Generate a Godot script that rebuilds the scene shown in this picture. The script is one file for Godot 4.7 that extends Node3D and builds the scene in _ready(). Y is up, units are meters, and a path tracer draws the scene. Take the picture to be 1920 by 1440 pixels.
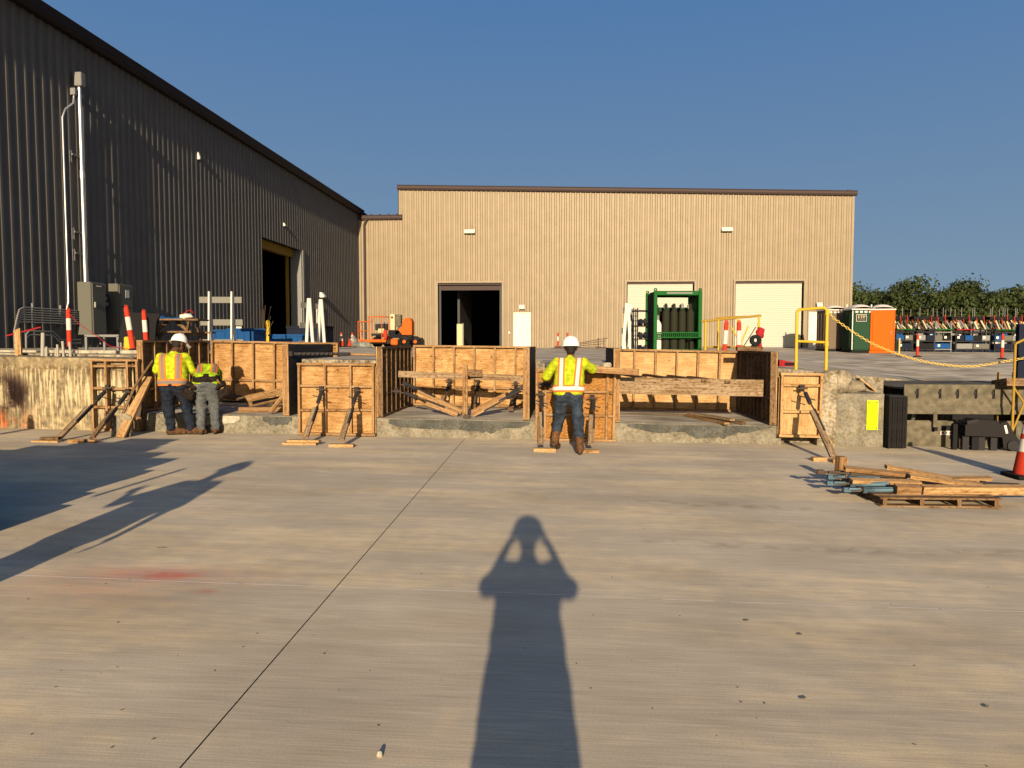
extends Node3D
# Concrete dock under construction: formwork boxes, three workers, a dark warehouse on one side and a tan one behind.
# x runs along the dock, -z towards the tan building, metres. The yard and the platform slope gently for drainage.

const SUN_DIR := Vector3(-0.048, -0.249, -0.967)
const DOCK_Z := -12.1
const BACK_Z := -14.5
const WALL_X := -13.0
const FACADE_Z := -46.0

var rng := RandomNumberGenerator.new()
var mats := {}
var meshes := {}
var used := {}

# ---------------------------------------------------------------- heights
func yard_y(x: float) -> float:
	return -0.012 * x

func pit_y(x: float) -> float:
	return 0.31 - 0.012 * x

func up_y(x: float, z: float) -> float:
	var b := clampf((z + 46.0) / 12.0, 0.0, 1.0)
	var y := 1.27 + b * (-0.0175 * x - 0.032)
	var d := clampf((z + 24.0) / 8.0, 0.0, 1.0)
	if x > 3.6:
		y -= 0.085 * minf(x - 3.6, 4.5) * d
	return y

# ---------------------------------------------------------------- naming
func numbered(called: String) -> String:
	var n: int = used.get(called, 0)
	used[called] = n + 1
	return called if n == 0 else "%s_%03d" % [called, n]

func tag(o: Node, label: String, category: String, group := "") -> Node:
	o.set_meta("label", label)
	o.set_meta("category", category)
	if group != "":
		o.set_meta("group", group)
	return o

func thing(called: String, label: String, category: String, at := Vector3.ZERO, turn := 0.0, group := "") -> Node3D:
	var o := Node3D.new()
	o.name = numbered(called)
	add_child(o)
	o.position = at
	o.rotation.y = turn
	tag(o, label, category, group)
	return o

func put(parent: Node, called: String, mesh: Mesh, m: Material, xf := Transform3D.IDENTITY) -> MeshInstance3D:
	var o := MeshInstance3D.new()
	o.name = numbered(called) if parent == self else called
	o.mesh = mesh
	o.material_override = m
	o.transform = xf
	parent.add_child(o, true)
	return o

# ---------------------------------------------------------------- mesh buffer
class Buf:
	var v := PackedVector3Array()
	var n := PackedVector3Array()
	var u := PackedVector2Array()
	var c := PackedColorArray()
	var col := Color.WHITE
	func vert(p: Vector3, nn: Vector3, uv := Vector2.ZERO) -> void:
		v.append(p); n.append(nn); u.append(uv); c.append(col)
	# points run counter-clockwise seen from outside
	func quad(a: Vector3, b: Vector3, d: Vector3, e: Vector3, ua := Vector2.ZERO, ub := Vector2(1, 0), ud := Vector2(1, 1), ue := Vector2(0, 1)) -> void:
		var nn := (b - a).cross(e - a)
		if nn.length_squared() < 1e-14:
			nn = (d - b).cross(e - b)
		nn = nn.normalized()
		vert(a, nn, ua); vert(d, nn, ud); vert(b, nn, ub)
		vert(a, nn, ua); vert(e, nn, ue); vert(d, nn, ud)
	func tri(a: Vector3, b: Vector3, d: Vector3) -> void:
		var nn := (b - a).cross(d - a).normalized()
		vert(a, nn); vert(d, nn); vert(b, nn)
	func squad(a: Array, b: Array, d: Array, e: Array) -> void:
		for p in [a, d, b, a, e, d]:
			vert(p[0], p[1], p[2])
	func done() -> ArrayMesh:
		var arr := []
		arr.resize(Mesh.ARRAY_MAX)
		arr[Mesh.ARRAY_VERTEX] = v
		arr[Mesh.ARRAY_NORMAL] = n
		arr[Mesh.ARRAY_TEX_UV] = u
		arr[Mesh.ARRAY_COLOR] = c
		var m := ArrayMesh.new()
		m.add_surface_from_arrays(Mesh.PRIMITIVE_TRIANGLES, arr)
		return m
	func box(ctr: Vector3, s: Vector3, bs := Basis.IDENTITY, off := Vector2.ZERO) -> void:
		var h := s * 0.5
		var long_axis := s.max_axis_index()
		for ax in 3:
			for sg in [-1.0, 1.0]:
				var a := (ax + 1) % 3
				var b := (ax + 2) % 3
				var nv := Vector3.ZERO; nv[ax] = sg
				var av := Vector3.ZERO; av[a] = h[a] * sg
				var bv := Vector3.ZERO; bv[b] = h[b]
				var o := nv * h[ax]
				var ps := [o - av - bv, o + av - bv, o + av + bv, o - av + bv]
				var us := []
				var ua := a if (a == long_axis or (b != long_axis and s[a] >= s[b])) else b
				var vb := b if ua == a else a
				for p in ps:
					us.append(Vector2(p[ua] / 2.4, (p[vb] + ax * 0.11) / 0.3) + off)
				quad(ctr + bs * ps[0], ctr + bs * ps[1], ctr + bs * ps[2], ctr + bs * ps[3], us[0], us[1], us[2], us[3])
	# box with chamfered edges
	func cbox(ctr: Vector3, s: Vector3, ch: float, bs := Basis.IDENTITY) -> void:
		var h := s * 0.5
		var f := func(sx: float, sy: float, sz: float, ax: int) -> Vector3:
			var p := Vector3(sx * (h.x - ch), sy * (h.y - ch), sz * (h.z - ch))
			p[ax] += ch * [sx, sy, sz][ax]
			return ctr + bs * p
		for ax in 3:
			var a := (ax + 1) % 3
			var b := (ax + 2) % 3
			for sg in [-1.0, 1.0]:
				var ps := []
				for q in [[-1.0, -1.0], [1.0, -1.0], [1.0, 1.0], [-1.0, 1.0]]:
					var s3 := [0.0, 0.0, 0.0]
					s3[ax] = sg; s3[a] = q[0] * sg; s3[b] = q[1]
					ps.append(f.call(s3[0], s3[1], s3[2], ax))
				quad(ps[0], ps[1], ps[2], ps[3])
			for s1 in [-1.0, 1.0]:
				for s2 in [-1.0, 1.0]:
					# edge along ax between faces a (s1) and b (s2)
					var e := func(t: float, face: int) -> Vector3:
						var s3 := [0.0, 0.0, 0.0]
						s3[ax] = t; s3[a] = s1; s3[b] = s2
						return f.call(s3[0], s3[1], s3[2], face)
					var w: float = s1 * s2
					quad(e.call(-w, a), e.call(w, a), e.call(w, b), e.call(-w, b)) if false else quad(e.call(w, a), e.call(w, b), e.call(-w, b), e.call(-w, a))
		for sx in [-1.0, 1.0]:
			for sy in [-1.0, 1.0]:
				for sz in [-1.0, 1.0]:
					var p0: Vector3 = f.call(sx, sy, sz, 0)
					var p1: Vector3 = f.call(sx, sy, sz, 1)
					var p2: Vector3 = f.call(sx, sy, sz, 2)
					if sx * sy * sz > 0: tri(p0, p1, p2)
					else: tri(p0, p2, p1)
	func tube(pts: Array, radii: Array, sides := 8, caps := true) -> void:
		var rings := []
		var ref := Vector3.UP
		var d0: Vector3 = (pts[1] - pts[0]).normalized()
		if absf(d0.y) > 0.9: ref = Vector3.RIGHT
		var along := 0.0
		for i in pts.size():
			var d: Vector3
			if i == 0: d = pts[1] - pts[0]
			elif i == pts.size() - 1: d = pts[i] - pts[i - 1]
			else: d = (pts[i + 1] - pts[i]).normalized() + (pts[i] - pts[i - 1]).normalized()
			d = d.normalized()
			if i > 0: along += (pts[i] as Vector3).distance_to(pts[i - 1])
			var x := d.cross(ref).normalized()
			var y := x.cross(d).normalized()
			ref = y
			var r: float = radii[i] if i < radii.size() else radii[radii.size() - 1]
			var ring := []
			for k in sides + 1:
				var a := TAU * k / sides
				var nn := x * cos(a) + y * sin(a)
				ring.append([pts[i] + nn * r, nn, Vector2(along / 2.4, float(k) / sides)])
			rings.append(ring)
		for i in pts.size() - 1:
			for k in sides:
				squad(rings[i][k + 1], rings[i][k], rings[i + 1][k], rings[i + 1][k + 1])
		if caps:
			for e in [0, pts.size() - 1]:
				for k in sides:
					if e == 0: tri(pts[e], rings[e][k][0], rings[e][k + 1][0])
					else: tri(pts[e], rings[e][k + 1][0], rings[e][k][0])
	func lathe(prof: Array, sides := 20, xf := Transform3D.IDENTITY) -> void:
		for i in prof.size() - 1:
			var p: Vector2 = prof[i]
			var q: Vector2 = prof[i + 1]
			var d := q - p
			var nn2 := Vector2(d.y, -d.x).normalized()
			for k in sides:
				var a := TAU * k / sides
				var b := TAU * (k + 1) / sides
				var mk := func(pt: Vector2, t: float) -> Array:
					return [xf * Vector3(pt.x * cos(t), pt.y, -pt.x * sin(t)), (xf.basis * Vector3(nn2.x * cos(t), nn2.y, -nn2.x * sin(t))).normalized(), Vector2(t / TAU, pt.y)]
				squad(mk.call(p, a), mk.call(p, b), mk.call(q, b), mk.call(q, a))
	# polygon in the xy plane (counter-clockwise seen from +z) given thickness along z
	func prism(poly: PackedVector2Array, z0: float, z1: float, xf := Transform3D.IDENTITY) -> void:
		var ids := Geometry2D.triangulate_polygon(poly)
		for i in range(0, ids.size(), 3):
			var a := poly[ids[i]]; var b := poly[ids[i + 1]]; var d := poly[ids[i + 2]]
			if (b - a).cross(d - a) < 0.0:
				var t := b; b = d; d = t
			tri(xf * Vector3(a.x, a.y, z1), xf * Vector3(b.x, b.y, z1), xf * Vector3(d.x, d.y, z1))
			tri(xf * Vector3(a.x, a.y, z0), xf * Vector3(d.x, d.y, z0), xf * Vector3(b.x, b.y, z0))
		for i in poly.size():
			var a := poly[i]; var b := poly[(i + 1) % poly.size()]
			quad(xf * Vector3(a.x, a.y, z0), xf * Vector3(b.x, b.y, z0), xf * Vector3(b.x, b.y, z1), xf * Vector3(a.x, a.y, z1))

# ---------------------------------------------------------------- shape shorthands
func box_mesh(s: Vector3, variant := 0) -> ArrayMesh:
	var key := "b%.3f_%.3f_%.3f_%d" % [s.x, s.y, s.z, variant]
	if not meshes.has(key):
		var b := Buf.new()
		b.box(Vector3.ZERO, s, Basis.IDENTITY, Vector2(variant * 0.37, variant * 0.23))
		meshes[key] = b.done()
	return meshes[key]

func bx(parent: Node, called: String, ctr: Vector3, s: Vector3, m: Material, bs := Basis.IDENTITY) -> MeshInstance3D:
	return put(parent, called, box_mesh(s, rng.randi() % 4), m, Transform3D(bs, ctr))

func cbx(parent: Node, called: String, ctr: Vector3, s: Vector3, ch: float, m: Material, bs := Basis.IDENTITY) -> MeshInstance3D:
	var key := "c%.3f_%.3f_%.3f_%.3f" % [s.x, s.y, s.z, ch]
	if not meshes.has(key):
		var b := Buf.new()
		b.cbox(Vector3.ZERO, s, ch)
		meshes[key] = b.done()
	return put(parent, called, meshes[key], m, Transform3D(bs, ctr))

# a board from a to b: w is its width seen along the hint direction, t its thickness along the hint
func board(parent: Node, called: String, a: Vector3, b: Vector3, w: float, t: float, m: Material, hint := Vector3.UP) -> MeshInstance3D:
	var d := (b - a)
	var l := snappedf(d.length(), 0.01)
	var x := d.normalized()
	var z := (hint - x * hint.dot(x)).normalized()
	var y := z.cross(x)
	return put(parent, called, box_mesh(Vector3(l, w, t), rng.randi() % 4), m, Transform3D(Basis(x, y, z), (a + b) * 0.5))

func pipe(parent: Node, called: String, pts: Array, r: float, m: Material, sides := 8) -> MeshInstance3D:
	var b := Buf.new()
	b.tube(pts, [r], sides)
	return put(parent, called, b.done(), m)

func lathe(parent: Node, called: String, prof: Array, m: Material, at := Vector3.ZERO, sides := 20, bs := Basis.IDENTITY) -> MeshInstance3D:
	var b := Buf.new()
	b.lathe(prof, sides)
	return put(parent, called, b.done(), m, Transform3D(bs, at))

func rot(ax: Vector3, deg: float) -> Basis:
	return Basis(ax, deg_to_rad(deg))

func lettering(parent: Node, called: String, txt: String, height: float, at: Vector3, m: Material, bs := Basis.IDENTITY) -> MeshInstance3D:
	var t := TextMesh.new()
	var f := SystemFont.new()
	f.font_names = PackedStringArray(["Droid Serif"])
	f.font_weight = 700
	t.font = f
	t.text = txt
	t.font_size = 48
	t.pixel_size = height / 36.0
	t.depth = 0.006
	return put(parent, called, t, m, Transform3D(bs, at))

# ---------------------------------------------------------------- materials
func lin(r: float, g: float, b: float) -> Color:
	return Color(r, g, b).linear_to_srgb()

func mat(called: String, c: Color, rough := 0.8, metal := 0.0, tx: Texture2D = null) -> StandardMaterial3D:
	if mats.has(called):
		return mats[called]
	var m := StandardMaterial3D.new()
	m.albedo_color = c
	m.roughness = rough
	m.metallic = metal
	m.metallic_specular = 0.5 if metal > 0.3 else 0.22
	if tx: m.albedo_texture = tx
	mats[called] = m
	return m

func noise(freq: float, octaves := 4, seed_ := 1, kind := FastNoiseLite.TYPE_SIMPLEX_SMOOTH) -> FastNoiseLite:
	var n := FastNoiseLite.new()
	n.noise_type = kind
	n.frequency = freq
	n.seed = seed_
	n.fractal_octaves = octaves
	return n

# noise as bytes, w x h, stretched by sx, sy
func noise_bytes(w: int, h: int, freq: float, octaves: int, seed_: int, sx := 1.0, sy := 1.0) -> PackedByteArray:
	var n := noise(freq, octaves, seed_)
	var iw := maxi(4, int(w / sx))
	var ih := maxi(4, int(h / sy))
	var im := n.get_seamless_image(iw, ih)
	if iw != w or ih != h:
		im.resize(w, h, Image.INTERPOLATE_CUBIC)
	im.convert(Image.FORMAT_L8)
	return im.get_data()

func tex_rgb(w: int, h: int, data: PackedByteArray) -> ImageTexture:
	var im := Image.create_from_data(w, h, false, Image.FORMAT_RGB8, data)
	im.generate_mipmaps()
	return ImageTexture.create_from_image(im)

func bump_tex(w: int, h: int, data: PackedByteArray, strength: float) -> ImageTexture:
	var im := Image.create_from_data(w, h, false, Image.FORMAT_L8, data)
	im.convert(Image.FORMAT_RGBA8)
	im.bump_map_to_normal_map(strength)
	im.generate_mipmaps()
	return ImageTexture.create_from_image(im)

func cl8(x: float) -> int:
	return clampi(int(x), 0, 255)

# yard concrete: x -12..10, z -13..-1 ; broom streaks, mottling, tyre scuffs, red chalk dust
func yard_texture() -> ImageTexture:
	var w := 1760
	var h := 960
	var a := noise_bytes(w, h, 0.006, 5, 11)
	var b := noise_bytes(w, h, 0.03, 3, 12, 6.0, 1.0)
	var c := noise_bytes(w, h, 0.11, 2, 13, 14.0, 1.0)
	var d := noise_bytes(w, h, 0.013, 4, 14, 2.5, 1.0)
	var e := noise_bytes(w, h, 0.05, 4, 15)
	var d2 := noise_bytes(w, h, 0.012, 5, 16, 4.0, 1.0)
	var out := PackedByteArray()
	out.resize(w * h * 3)
	var i := 0
	for y in h:
		var z := -13.0 + 12.0 * y / h
		for x in w:
			var wx := -12.0 + 22.0 * x / w
			var k := 228.0 + (a[i] - 128) * 0.13 + (b[i] - 128) * 0.05 + (c[i] - 128) * 0.05
			var grime := clampf((d[i] - 130) / 90.0, 0.0, 1.0) * 0.45
			var r := k * (1.0 - 0.08 * grime)
			var g := k * (0.985 - 0.10 * grime)
			var bl := k * (0.955 - 0.13 * grime)
			# sandy dust in ragged patches
			var dust := clampf((0.4 * d2[i] + 0.2 * e[i] + 0.15 * b[i] - 84.0) / 44.0, 0.0, 1.0)
			r = lerpf(r * 0.96, 240.0 * r / 228.0, dust)
			g = lerpf(g * 0.96, 232.0 * g / 225.0, dust)
			bl = lerpf(bl * 0.955, 212.0 * bl / 218.0, dust)
			# red chalk dust
			var q := Vector2((wx + 2.72) / 0.21, (z + 4.76) / 0.085).length_squared()
			var q2 := Vector2((wx + 2.27) / 0.07, (z + 4.46) / 0.04).length_squared()
			var q3 := Vector2((wx + 3.05) / 0.55, (z + 4.5) / 0.30).length_squared()
			var q4 := Vector2((wx + 2.7) / 0.55, (z + 4.78) / 0.16).length_squared()
			if q < 9.0 or q2 < 9.0 or q3 < 6.0 or q4 < 6.0:
				var grain := 0.35 + 1.3 * e[i] / 255.0
				var s := clampf((0.36 * exp(-q) + 0.26 * exp(-q2) + 0.10 * exp(-q3) + 0.12 * exp(-q4)) * grain, 0.0, 0.85)
				r *= 1.0 - 0.02 * s
				g *= 1.0 - 0.62 * s
				bl *= 1.0 - 0.62 * s
			# tyre scuffs curving across the right side
			if wx > 0.6 and z < -3.0:
				var rad := Vector2(wx - 2.2, z + 14.5).length()
				var t := minf(absf(rad - 8.6), absf(rad - 7.1))
				if t < 0.17:
					var f := clampf((e[i] - 95) / 90.0, 0.0, 1.0) * (1.0 - t / 0.17) * 0.13
					r *= 1.0 - f; g *= 1.0 - f; bl *= 1.0 - f
			out[i * 3] = cl8(r)
			out[i * 3 + 1] = cl8(g)
			out[i * 3 + 2] = cl8(bl)
			i += 1
	return tex_rgb(w, h, out)

func concrete_texture(w: int, h: int, s: int, amp: float, warm: float, stretch := 1.0) -> ImageTexture:
	var a := noise_bytes(w, h, 0.008, 5, s)
	var b := noise_bytes(w, h, 0.06, 4, s + 1, stretch, 1.0)
	var d := noise_bytes(w, h, 0.02, 4, s + 2, stretch, 1.0)
	var out := PackedByteArray()
	out.resize(w * h * 3)
	for i in w * h:
		var k := 208.0 + ((a[i] - 128) * 0.3 + (b[i] - 128) * 0.3) * amp
		var st := clampf((d[i] - 150) / 60.0, 0.0, 1.0) * warm
		out[i * 3] = cl8(k * (1.0 - 0.12 * st))
		out[i * 3 + 1] = cl8(k * (0.99 - 0.16 * st))
		out[i * 3 + 2] = cl8(k * (0.96 - 0.25 * st))
	return tex_rgb(w, h, out)

# old dock wall: lime runs down the face, dirt along the top, tar and rust at the far end. u along 6 m, v down 1.4 m
func drip_texture() -> ImageTexture:
	var w := 1024
	var h := 256
	var a := noise_bytes(w, h, 0.012, 4, 31)
	var b := noise_bytes(w, h, 0.11, 3, 32, 1.0, 16.0)
	var d := noise_bytes(w, h, 0.05, 4, 33)
	var lw := noise_bytes(w, h, 0.02, 3, 34, 1.0, 6.0)
	var out := PackedByteArray()
	out.resize(w * h * 3)
	var i := 0
	for y in h:
		var v := float(y) / h
		for x in w:
			var u := float(x) / w
			var k := 150.0 + (a[i] - 128) * 0.35 + (d[i] - 128) * 0.3
			var r := k * 1.0
			var g := k * 0.93
			var bl := k * 0.78
			var run := clampf((b[i] - 130) / 20.0, 0.0, 1.0) * clampf(1.5 - v * (0.7 + lw[i] / 190.0), 0.0, 1.0) * clampf((v - 0.05) * 9.0, 0.0, 1.0)
			r = lerpf(r, 232.0, run * 0.75); g = lerpf(g, 220.0, run * 0.75); bl = lerpf(bl, 190.0, run * 0.75)
			var top := clampf((d[i] - 100.0) / 80.0, 0.0, 1.0) * clampf(1.0 - absf(v - 0.12) * 11.0, 0.0, 1.0)
			r *= 1.0 - 0.4 * top; g *= 1.0 - 0.45 * top; bl *= 1.0 - 0.5 * top
			# tar blotch near u = 0.22 and rust round it
			var q := Vector2((u - 0.63) / 0.055, (v - 0.42) / 0.2).length_squared()
			var tar := clampf((a[i] * 0.7 + d[i] * 0.3 - 70) / 70.0, 0.0, 1.0) * exp(-q * q * 0.6)
			r *= 1.0 - 0.8 * tar; g *= 1.0 - 0.85 * tar; bl *= 1.0 - 0.82 * tar
			var q2 := Vector2((u - 0.615) / 0.06, (v - 0.72) / 0.14).length_squared()
			var rust := clampf((a[i] - 80) / 80.0, 0.0, 1.0) * exp(-q2)
			g *= 1.0 - 0.4 * rust; bl *= 1.0 - 0.55 * rust
			out[i * 3] = cl8(r); out[i * 3 + 1] = cl8(g); out[i * 3 + 2] = cl8(bl)
			i += 1
	return tex_rgb(w, h, out)

# rotary-cut plywood: cathedral grain bands, a few knots
func ply_texture(s: int, knots: int, contrast: float) -> ImageTexture:
	var w := 512
	var h := 512
	var a := noise_bytes(w, h, 0.007, 3, s, 2.2, 1.0)
	var b := noise_bytes(w, h, 0.05, 3, s + 1, 8.0, 1.0)
	var d := noise_bytes(w, h, 0.006, 3, s + 2)
	var r := RandomNumberGenerator.new()
	r.seed = s
	var ks := []
	for k in knots:
		ks.append(Vector3(r.randf() * w, r.randf() * h, r.randf_range(5, 10)))
	var out := PackedByteArray()
	out.resize(w * h * 3)
	var i := 0
	for y in h:
		for x in w:
			var f := a[i] / 255.0
			var band := sin(f * 62.0 + y * 0.055)
			band = band * band * band
			var k := 1.0 - contrast * (0.13 * maxf(band, 0.0) + 0.10 * (b[i] - 128) / 128.0 + 0.10 * (d[i] - 128) / 128.0)
			var cr := 226.0 * k
			var cg := 221.0 * pow(k, 1.35)
			var cb := 210.0 * pow(k, 1.9)
			for p in ks:
				var dx: float = x - p.x
				var dy: float = (y - p.y) * 1.5
				var q: float = (dx * dx + dy * dy) / (p.z * p.z)
				if q < 4.0:
					var t := exp(-q * 1.1) * 0.75
					cr *= 1.0 - t * 0.75; cg *= 1.0 - t * 0.85; cb *= 1.0 - t * 0.9
			out[i * 3] = cl8(cr); out[i * 3 + 1] = cl8(cg); out[i * 3 + 2] = cl8(cb)
			i += 1
	return tex_rgb(w, h, out)

# strand board: flakes in every direction
func osb_texture() -> ImageTexture:
	var w := 512
	var h := 512
	var im := Image.create(w, h, false, Image.FORMAT_RGB8)
	im.fill(Color(0.84, 0.80, 0.72))
	var r := RandomNumberGenerator.new()
	r.seed = 5
	for k in 5200:
		var t := r.randf_range(0.62, 1.0)
		var x := r.randi_range(0, w)
		var y := r.randi_range(0, h)
		var hor := r.randf() < 0.75
		var cc := Color(0.92 * t, 0.88 * pow(t, 1.3), 0.80 * pow(t, 1.8))
		im.fill_rect(Rect2i(x, y, r.randi_range(10, 30) if hor else r.randi_range(2, 5), r.randi_range(2, 5) if hor else r.randi_range(8, 20)), cc)
	im.generate_mipmaps()
	return ImageTexture.create_from_image(im)

# sawn lumber, u along 2.4 m, v over 0.3 m
func lumber_texture(s: int, dirt: float) -> ImageTexture:
	var w := 512
	var h := 128
	var a := noise_bytes(w, h, 0.09, 3, s, 18.0, 1.0)
	var b := noise_bytes(w, h, 0.012, 4, s + 1, 3.0, 1.0)
	var d := noise_bytes(w, h, 0.05, 4, s + 2)
	var r := RandomNumberGenerator.new()
	r.seed = s
	var ks := []
	for k in 7:
		ks.append(Vector3(r.randf() * w, r.randf() * h, r.randf_range(2.0, 4.0)))
	var out := PackedByteArray()
	out.resize(w * h * 3)
	var i := 0
	for y in h:
		for x in w:
			var k := 1.0 - 0.17 * (a[i] - 110) / 128.0 - 0.12 * (b[i] - 128) / 128.0
			var gr := clampf((d[i] - 140) / 60.0, 0.0, 1.0) * dirt
			k *= 1.0 - 0.35 * gr
			var cr := 220.0 * k
			var cg := 216.0 * pow(k, 1.25)
			var cb := 208.0 * pow(k, 1.6)
			for p in ks:
				var dx: float = (x - p.x) * 0.6
				var dy: float = y - p.y
				var q: float = (dx * dx + dy * dy) / (p.z * p.z)
				if q < 4.0:
					var t := exp(-q) * 0.6
					cr *= 1.0 - t * 0.8; cg *= 1.0 - t * 0.9; cb *= 1.0 - t
			out[i * 3] = cl8(cr); out[i * 3 + 1] = cl8(cg); out[i * 3 + 2] = cl8(cb)
			i += 1
	return tex_rgb(w, h, out)

func cloth_texture(s: int, amp: float) -> ImageTexture:
	var w := 256
	var a := noise_bytes(w, w, 0.02, 4, s)
	var b := noise_bytes(w, w, 0.2, 2, s + 1)
	var out := PackedByteArray()
	out.resize(w * w * 3)
	for i in w * w:
		var k := 215.0 + amp * ((a[i] - 128) * 0.45 + (b[i] - 128) * 0.22)
		for j in 3:
			out[i * 3 + j] = cl8(k)
	return tex_rgb(w, w, out)

# faint vertical dirt streaks on coated sheet metal
func sheet_texture(s: int) -> ImageTexture:
	var w := 256
	var a := noise_bytes(w, w, 0.05, 3, s, 1.0, 10.0)
	var b := noise_bytes(w, w, 0.015, 4, s + 1)
	var out := PackedByteArray()
	out.resize(w * w * 3)
	for i in w * w:
		var k := 228.0 + (a[i] - 128) * 0.05 + (b[i] - 128) * 0.07
		for j in 3:
			out[i * 3 + j] = cl8(k)
	return tex_rgb(w, w, out)

func tri(m: StandardMaterial3D, s: float) -> StandardMaterial3D:
	m.uv1_triplanar = true
	m.uv1_world_triplanar = true
	m.uv1_scale = Vector3.ONE * s
	return m

func make_materials() -> void:
	var conc := concrete_texture(512, 512, 41, 0.8, 0.7)
	tri(mat("concrete", lin(0.20, 0.185, 0.15), 0.95, 0, conc), 0.6)
	tri(mat("concrete_rough", lin(0.25, 0.22, 0.17), 0.95, 0, concrete_texture(512, 512, 51, 1.5, 1.3)), 0.5)
	tri(mat("concrete_wet", lin(0.085, 0.088, 0.085), 0.9, 0, conc), 0.7)
	tri(mat("concrete_white", lin(0.40, 0.37, 0.31), 0.9, 0, conc), 1.3)
	tri(mat("slab", lin(0.46, 0.42, 0.36), 0.9, 0, concrete_texture(1024, 1024, 61, 1.3, 1.3, 5.0)), 0.08)
	var yard := mat("yard", lin(0.595, 0.53, 0.43), 0.88, 0, yard_texture())
	yard.normal_enabled = false
	var broom := noise_bytes(512, 512, 0.25, 2, 71, 26.0, 1.0)
	var broom2 := noise_bytes(512, 512, 0.3, 3, 72)
	var db := PackedByteArray()
	db.resize(512 * 512 * 3)
	for i in 512 * 512:
		var k := 236.0 + (broom[i] - 128) * 0.15 + (broom2[i] - 128) * 0.12
		for j in 3: db[i * 3 + j] = cl8(k)
	yard.detail_enabled = true
	yard.detail_uv_layer = BaseMaterial3D.DETAIL_UV_2
	yard.detail_blend_mode = BaseMaterial3D.BLEND_MODE_MUL
	yard.detail_albedo = tex_rgb(512, 512, db)
	mat("drip", lin(0.46, 0.43, 0.37), 0.9, 0, drip_texture())
	mat("joint", lin(0.05, 0.045, 0.04), 0.95)
	mat("chalk", lin(0.62, 0.58, 0.52), 0.95)
	tri(mat("field", lin(0.07, 0.09, 0.03), 0.95, 0, conc), 0.05)
	var lum := lumber_texture(81, 0.4)
	mat("lumber", lin(0.26, 0.162, 0.083), 0.85, 0, lum)
	mat("lumber_pale", lin(0.35, 0.225, 0.11), 0.85, 0, lum)
	mat("lumber_old", lin(0.16, 0.105, 0.062), 0.9, 0, lumber_texture(91, 0.7))
	mat("lumber_grey", lin(0.235, 0.175, 0.115), 0.9, 0, lumber_texture(95, 0.55))
	for a in [["ply", 101, 3, 1.25, Color(0.305, 0.183, 0.080)], ["ply_knotty", 111, 13, 1.2, Color(0.35, 0.218, 0.10)], ["ply_pale", 121, 2, 0.8, Color(0.37, 0.245, 0.122)]]:
		var p := mat(a[0], lin(a[4].r, a[4].g, a[4].b), 0.75, 0, ply_texture(a[1], a[2], a[3]))
		p.uv1_scale = Vector3(2.0, 0.25, 1)
	var osb := mat("osb", lin(0.33, 0.19, 0.073), 0.85, 0, osb_texture())
	osb.uv1_scale = Vector3(2.6, 0.33, 1)
	mat("liner", lin(0.05, 0.053, 0.058), 0.85, 0, lum)
	mat("steel_dark", lin(0.018, 0.017, 0.018), 0.8, 0.0)
	mat("steel_rust", lin(0.05, 0.035, 0.027), 0.85, 0.0)
	mat("steel_blue", lin(0.07, 0.12, 0.155), 0.8, 0.0, cloth_texture(130, 2.0))
	mat("galv", lin(0.55, 0.55, 0.53), 0.38, 0.85)
	mat("galv_dull", lin(0.13, 0.13, 0.125), 0.7, 0.0)
	var tan_tx := sheet_texture(141)
	tri(mat("tan", lin(0.196, 0.150, 0.089), 0.5, 0, tan_tx), 0.25)
	mats.tan.metallic_specular = 0.36
	tri(mat("dark_sheet", lin(0.105, 0.099, 0.090), 0.6, 0, tan_tx), 0.25)
	mat("trim", lin(0.038, 0.026, 0.024), 0.6, 0.0)
	mat("trim_dark", lin(0.016, 0.013, 0.015), 0.6)
	mat("white_paint", lin(0.42, 0.40, 0.35), 0.8)
	mat("grey_paint", lin(0.12, 0.118, 0.105), 0.85)
	mat("door_white", lin(0.31, 0.295, 0.245), 0.8)
	mat("cream", lin(0.34, 0.29, 0.17), 0.8)
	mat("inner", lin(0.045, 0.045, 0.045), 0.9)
	mat("black", lin(0.008, 0.008, 0.009), 0.85)
	mat("rubber", lin(0.013, 0.012, 0.012), 0.9, 0, cloth_texture(150, 2.5))
	mat("orange", lin(0.34, 0.066, 0.008), 0.75)
	mat("post_orange", lin(0.30, 0.026, 0.012), 0.8)
	mat("band", lin(0.38, 0.35, 0.31), 0.8)
	mat("red", lin(0.20, 0.010, 0.013), 0.8)
	mat("yellow", lin(0.36, 0.24, 0.022), 0.75)
	mat("ochre", lin(0.20, 0.125, 0.02), 0.8)
	mat("chain_yellow", lin(0.40, 0.29, 0.075), 0.8)
	mat("lime_plate", lin(0.42, 0.50, 0.004), 0.8)
	mat("blue_bin", lin(0.006, 0.040, 0.125), 0.8)
	mat("navy", lin(0.007, 0.010, 0.02), 0.85)
	mat("cabinet", lin(0.075, 0.075, 0.062), 0.7)
	mat("green_cage", lin(0.006, 0.062, 0.012), 0.75)
	mat("bottle", lin(0.014, 0.015, 0.009), 0.8)
	tri(mat("olive", lin(0.115, 0.10, 0.068), 0.75, 0.0, cloth_texture(160, 0.7)), 1.2)
	mat("toilet_green", lin(0.011, 0.034, 0.018), 0.75)
	mat("toilet_orange", lin(0.36, 0.066, 0.003), 0.75)
	mat("toilet_grey", lin(0.10, 0.075, 0.052), 0.75)
	mat("toilet_roof", lin(0.40, 0.38, 0.34), 0.75)
	mat("pvc", lin(0.22, 0.205, 0.17), 0.8)
	var wrap := mat("wrap", Color(0.42, 0.45, 0.43, 0.45), 0.3)
	wrap.transparency = BaseMaterial3D.TRANSPARENCY_ALPHA
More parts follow.
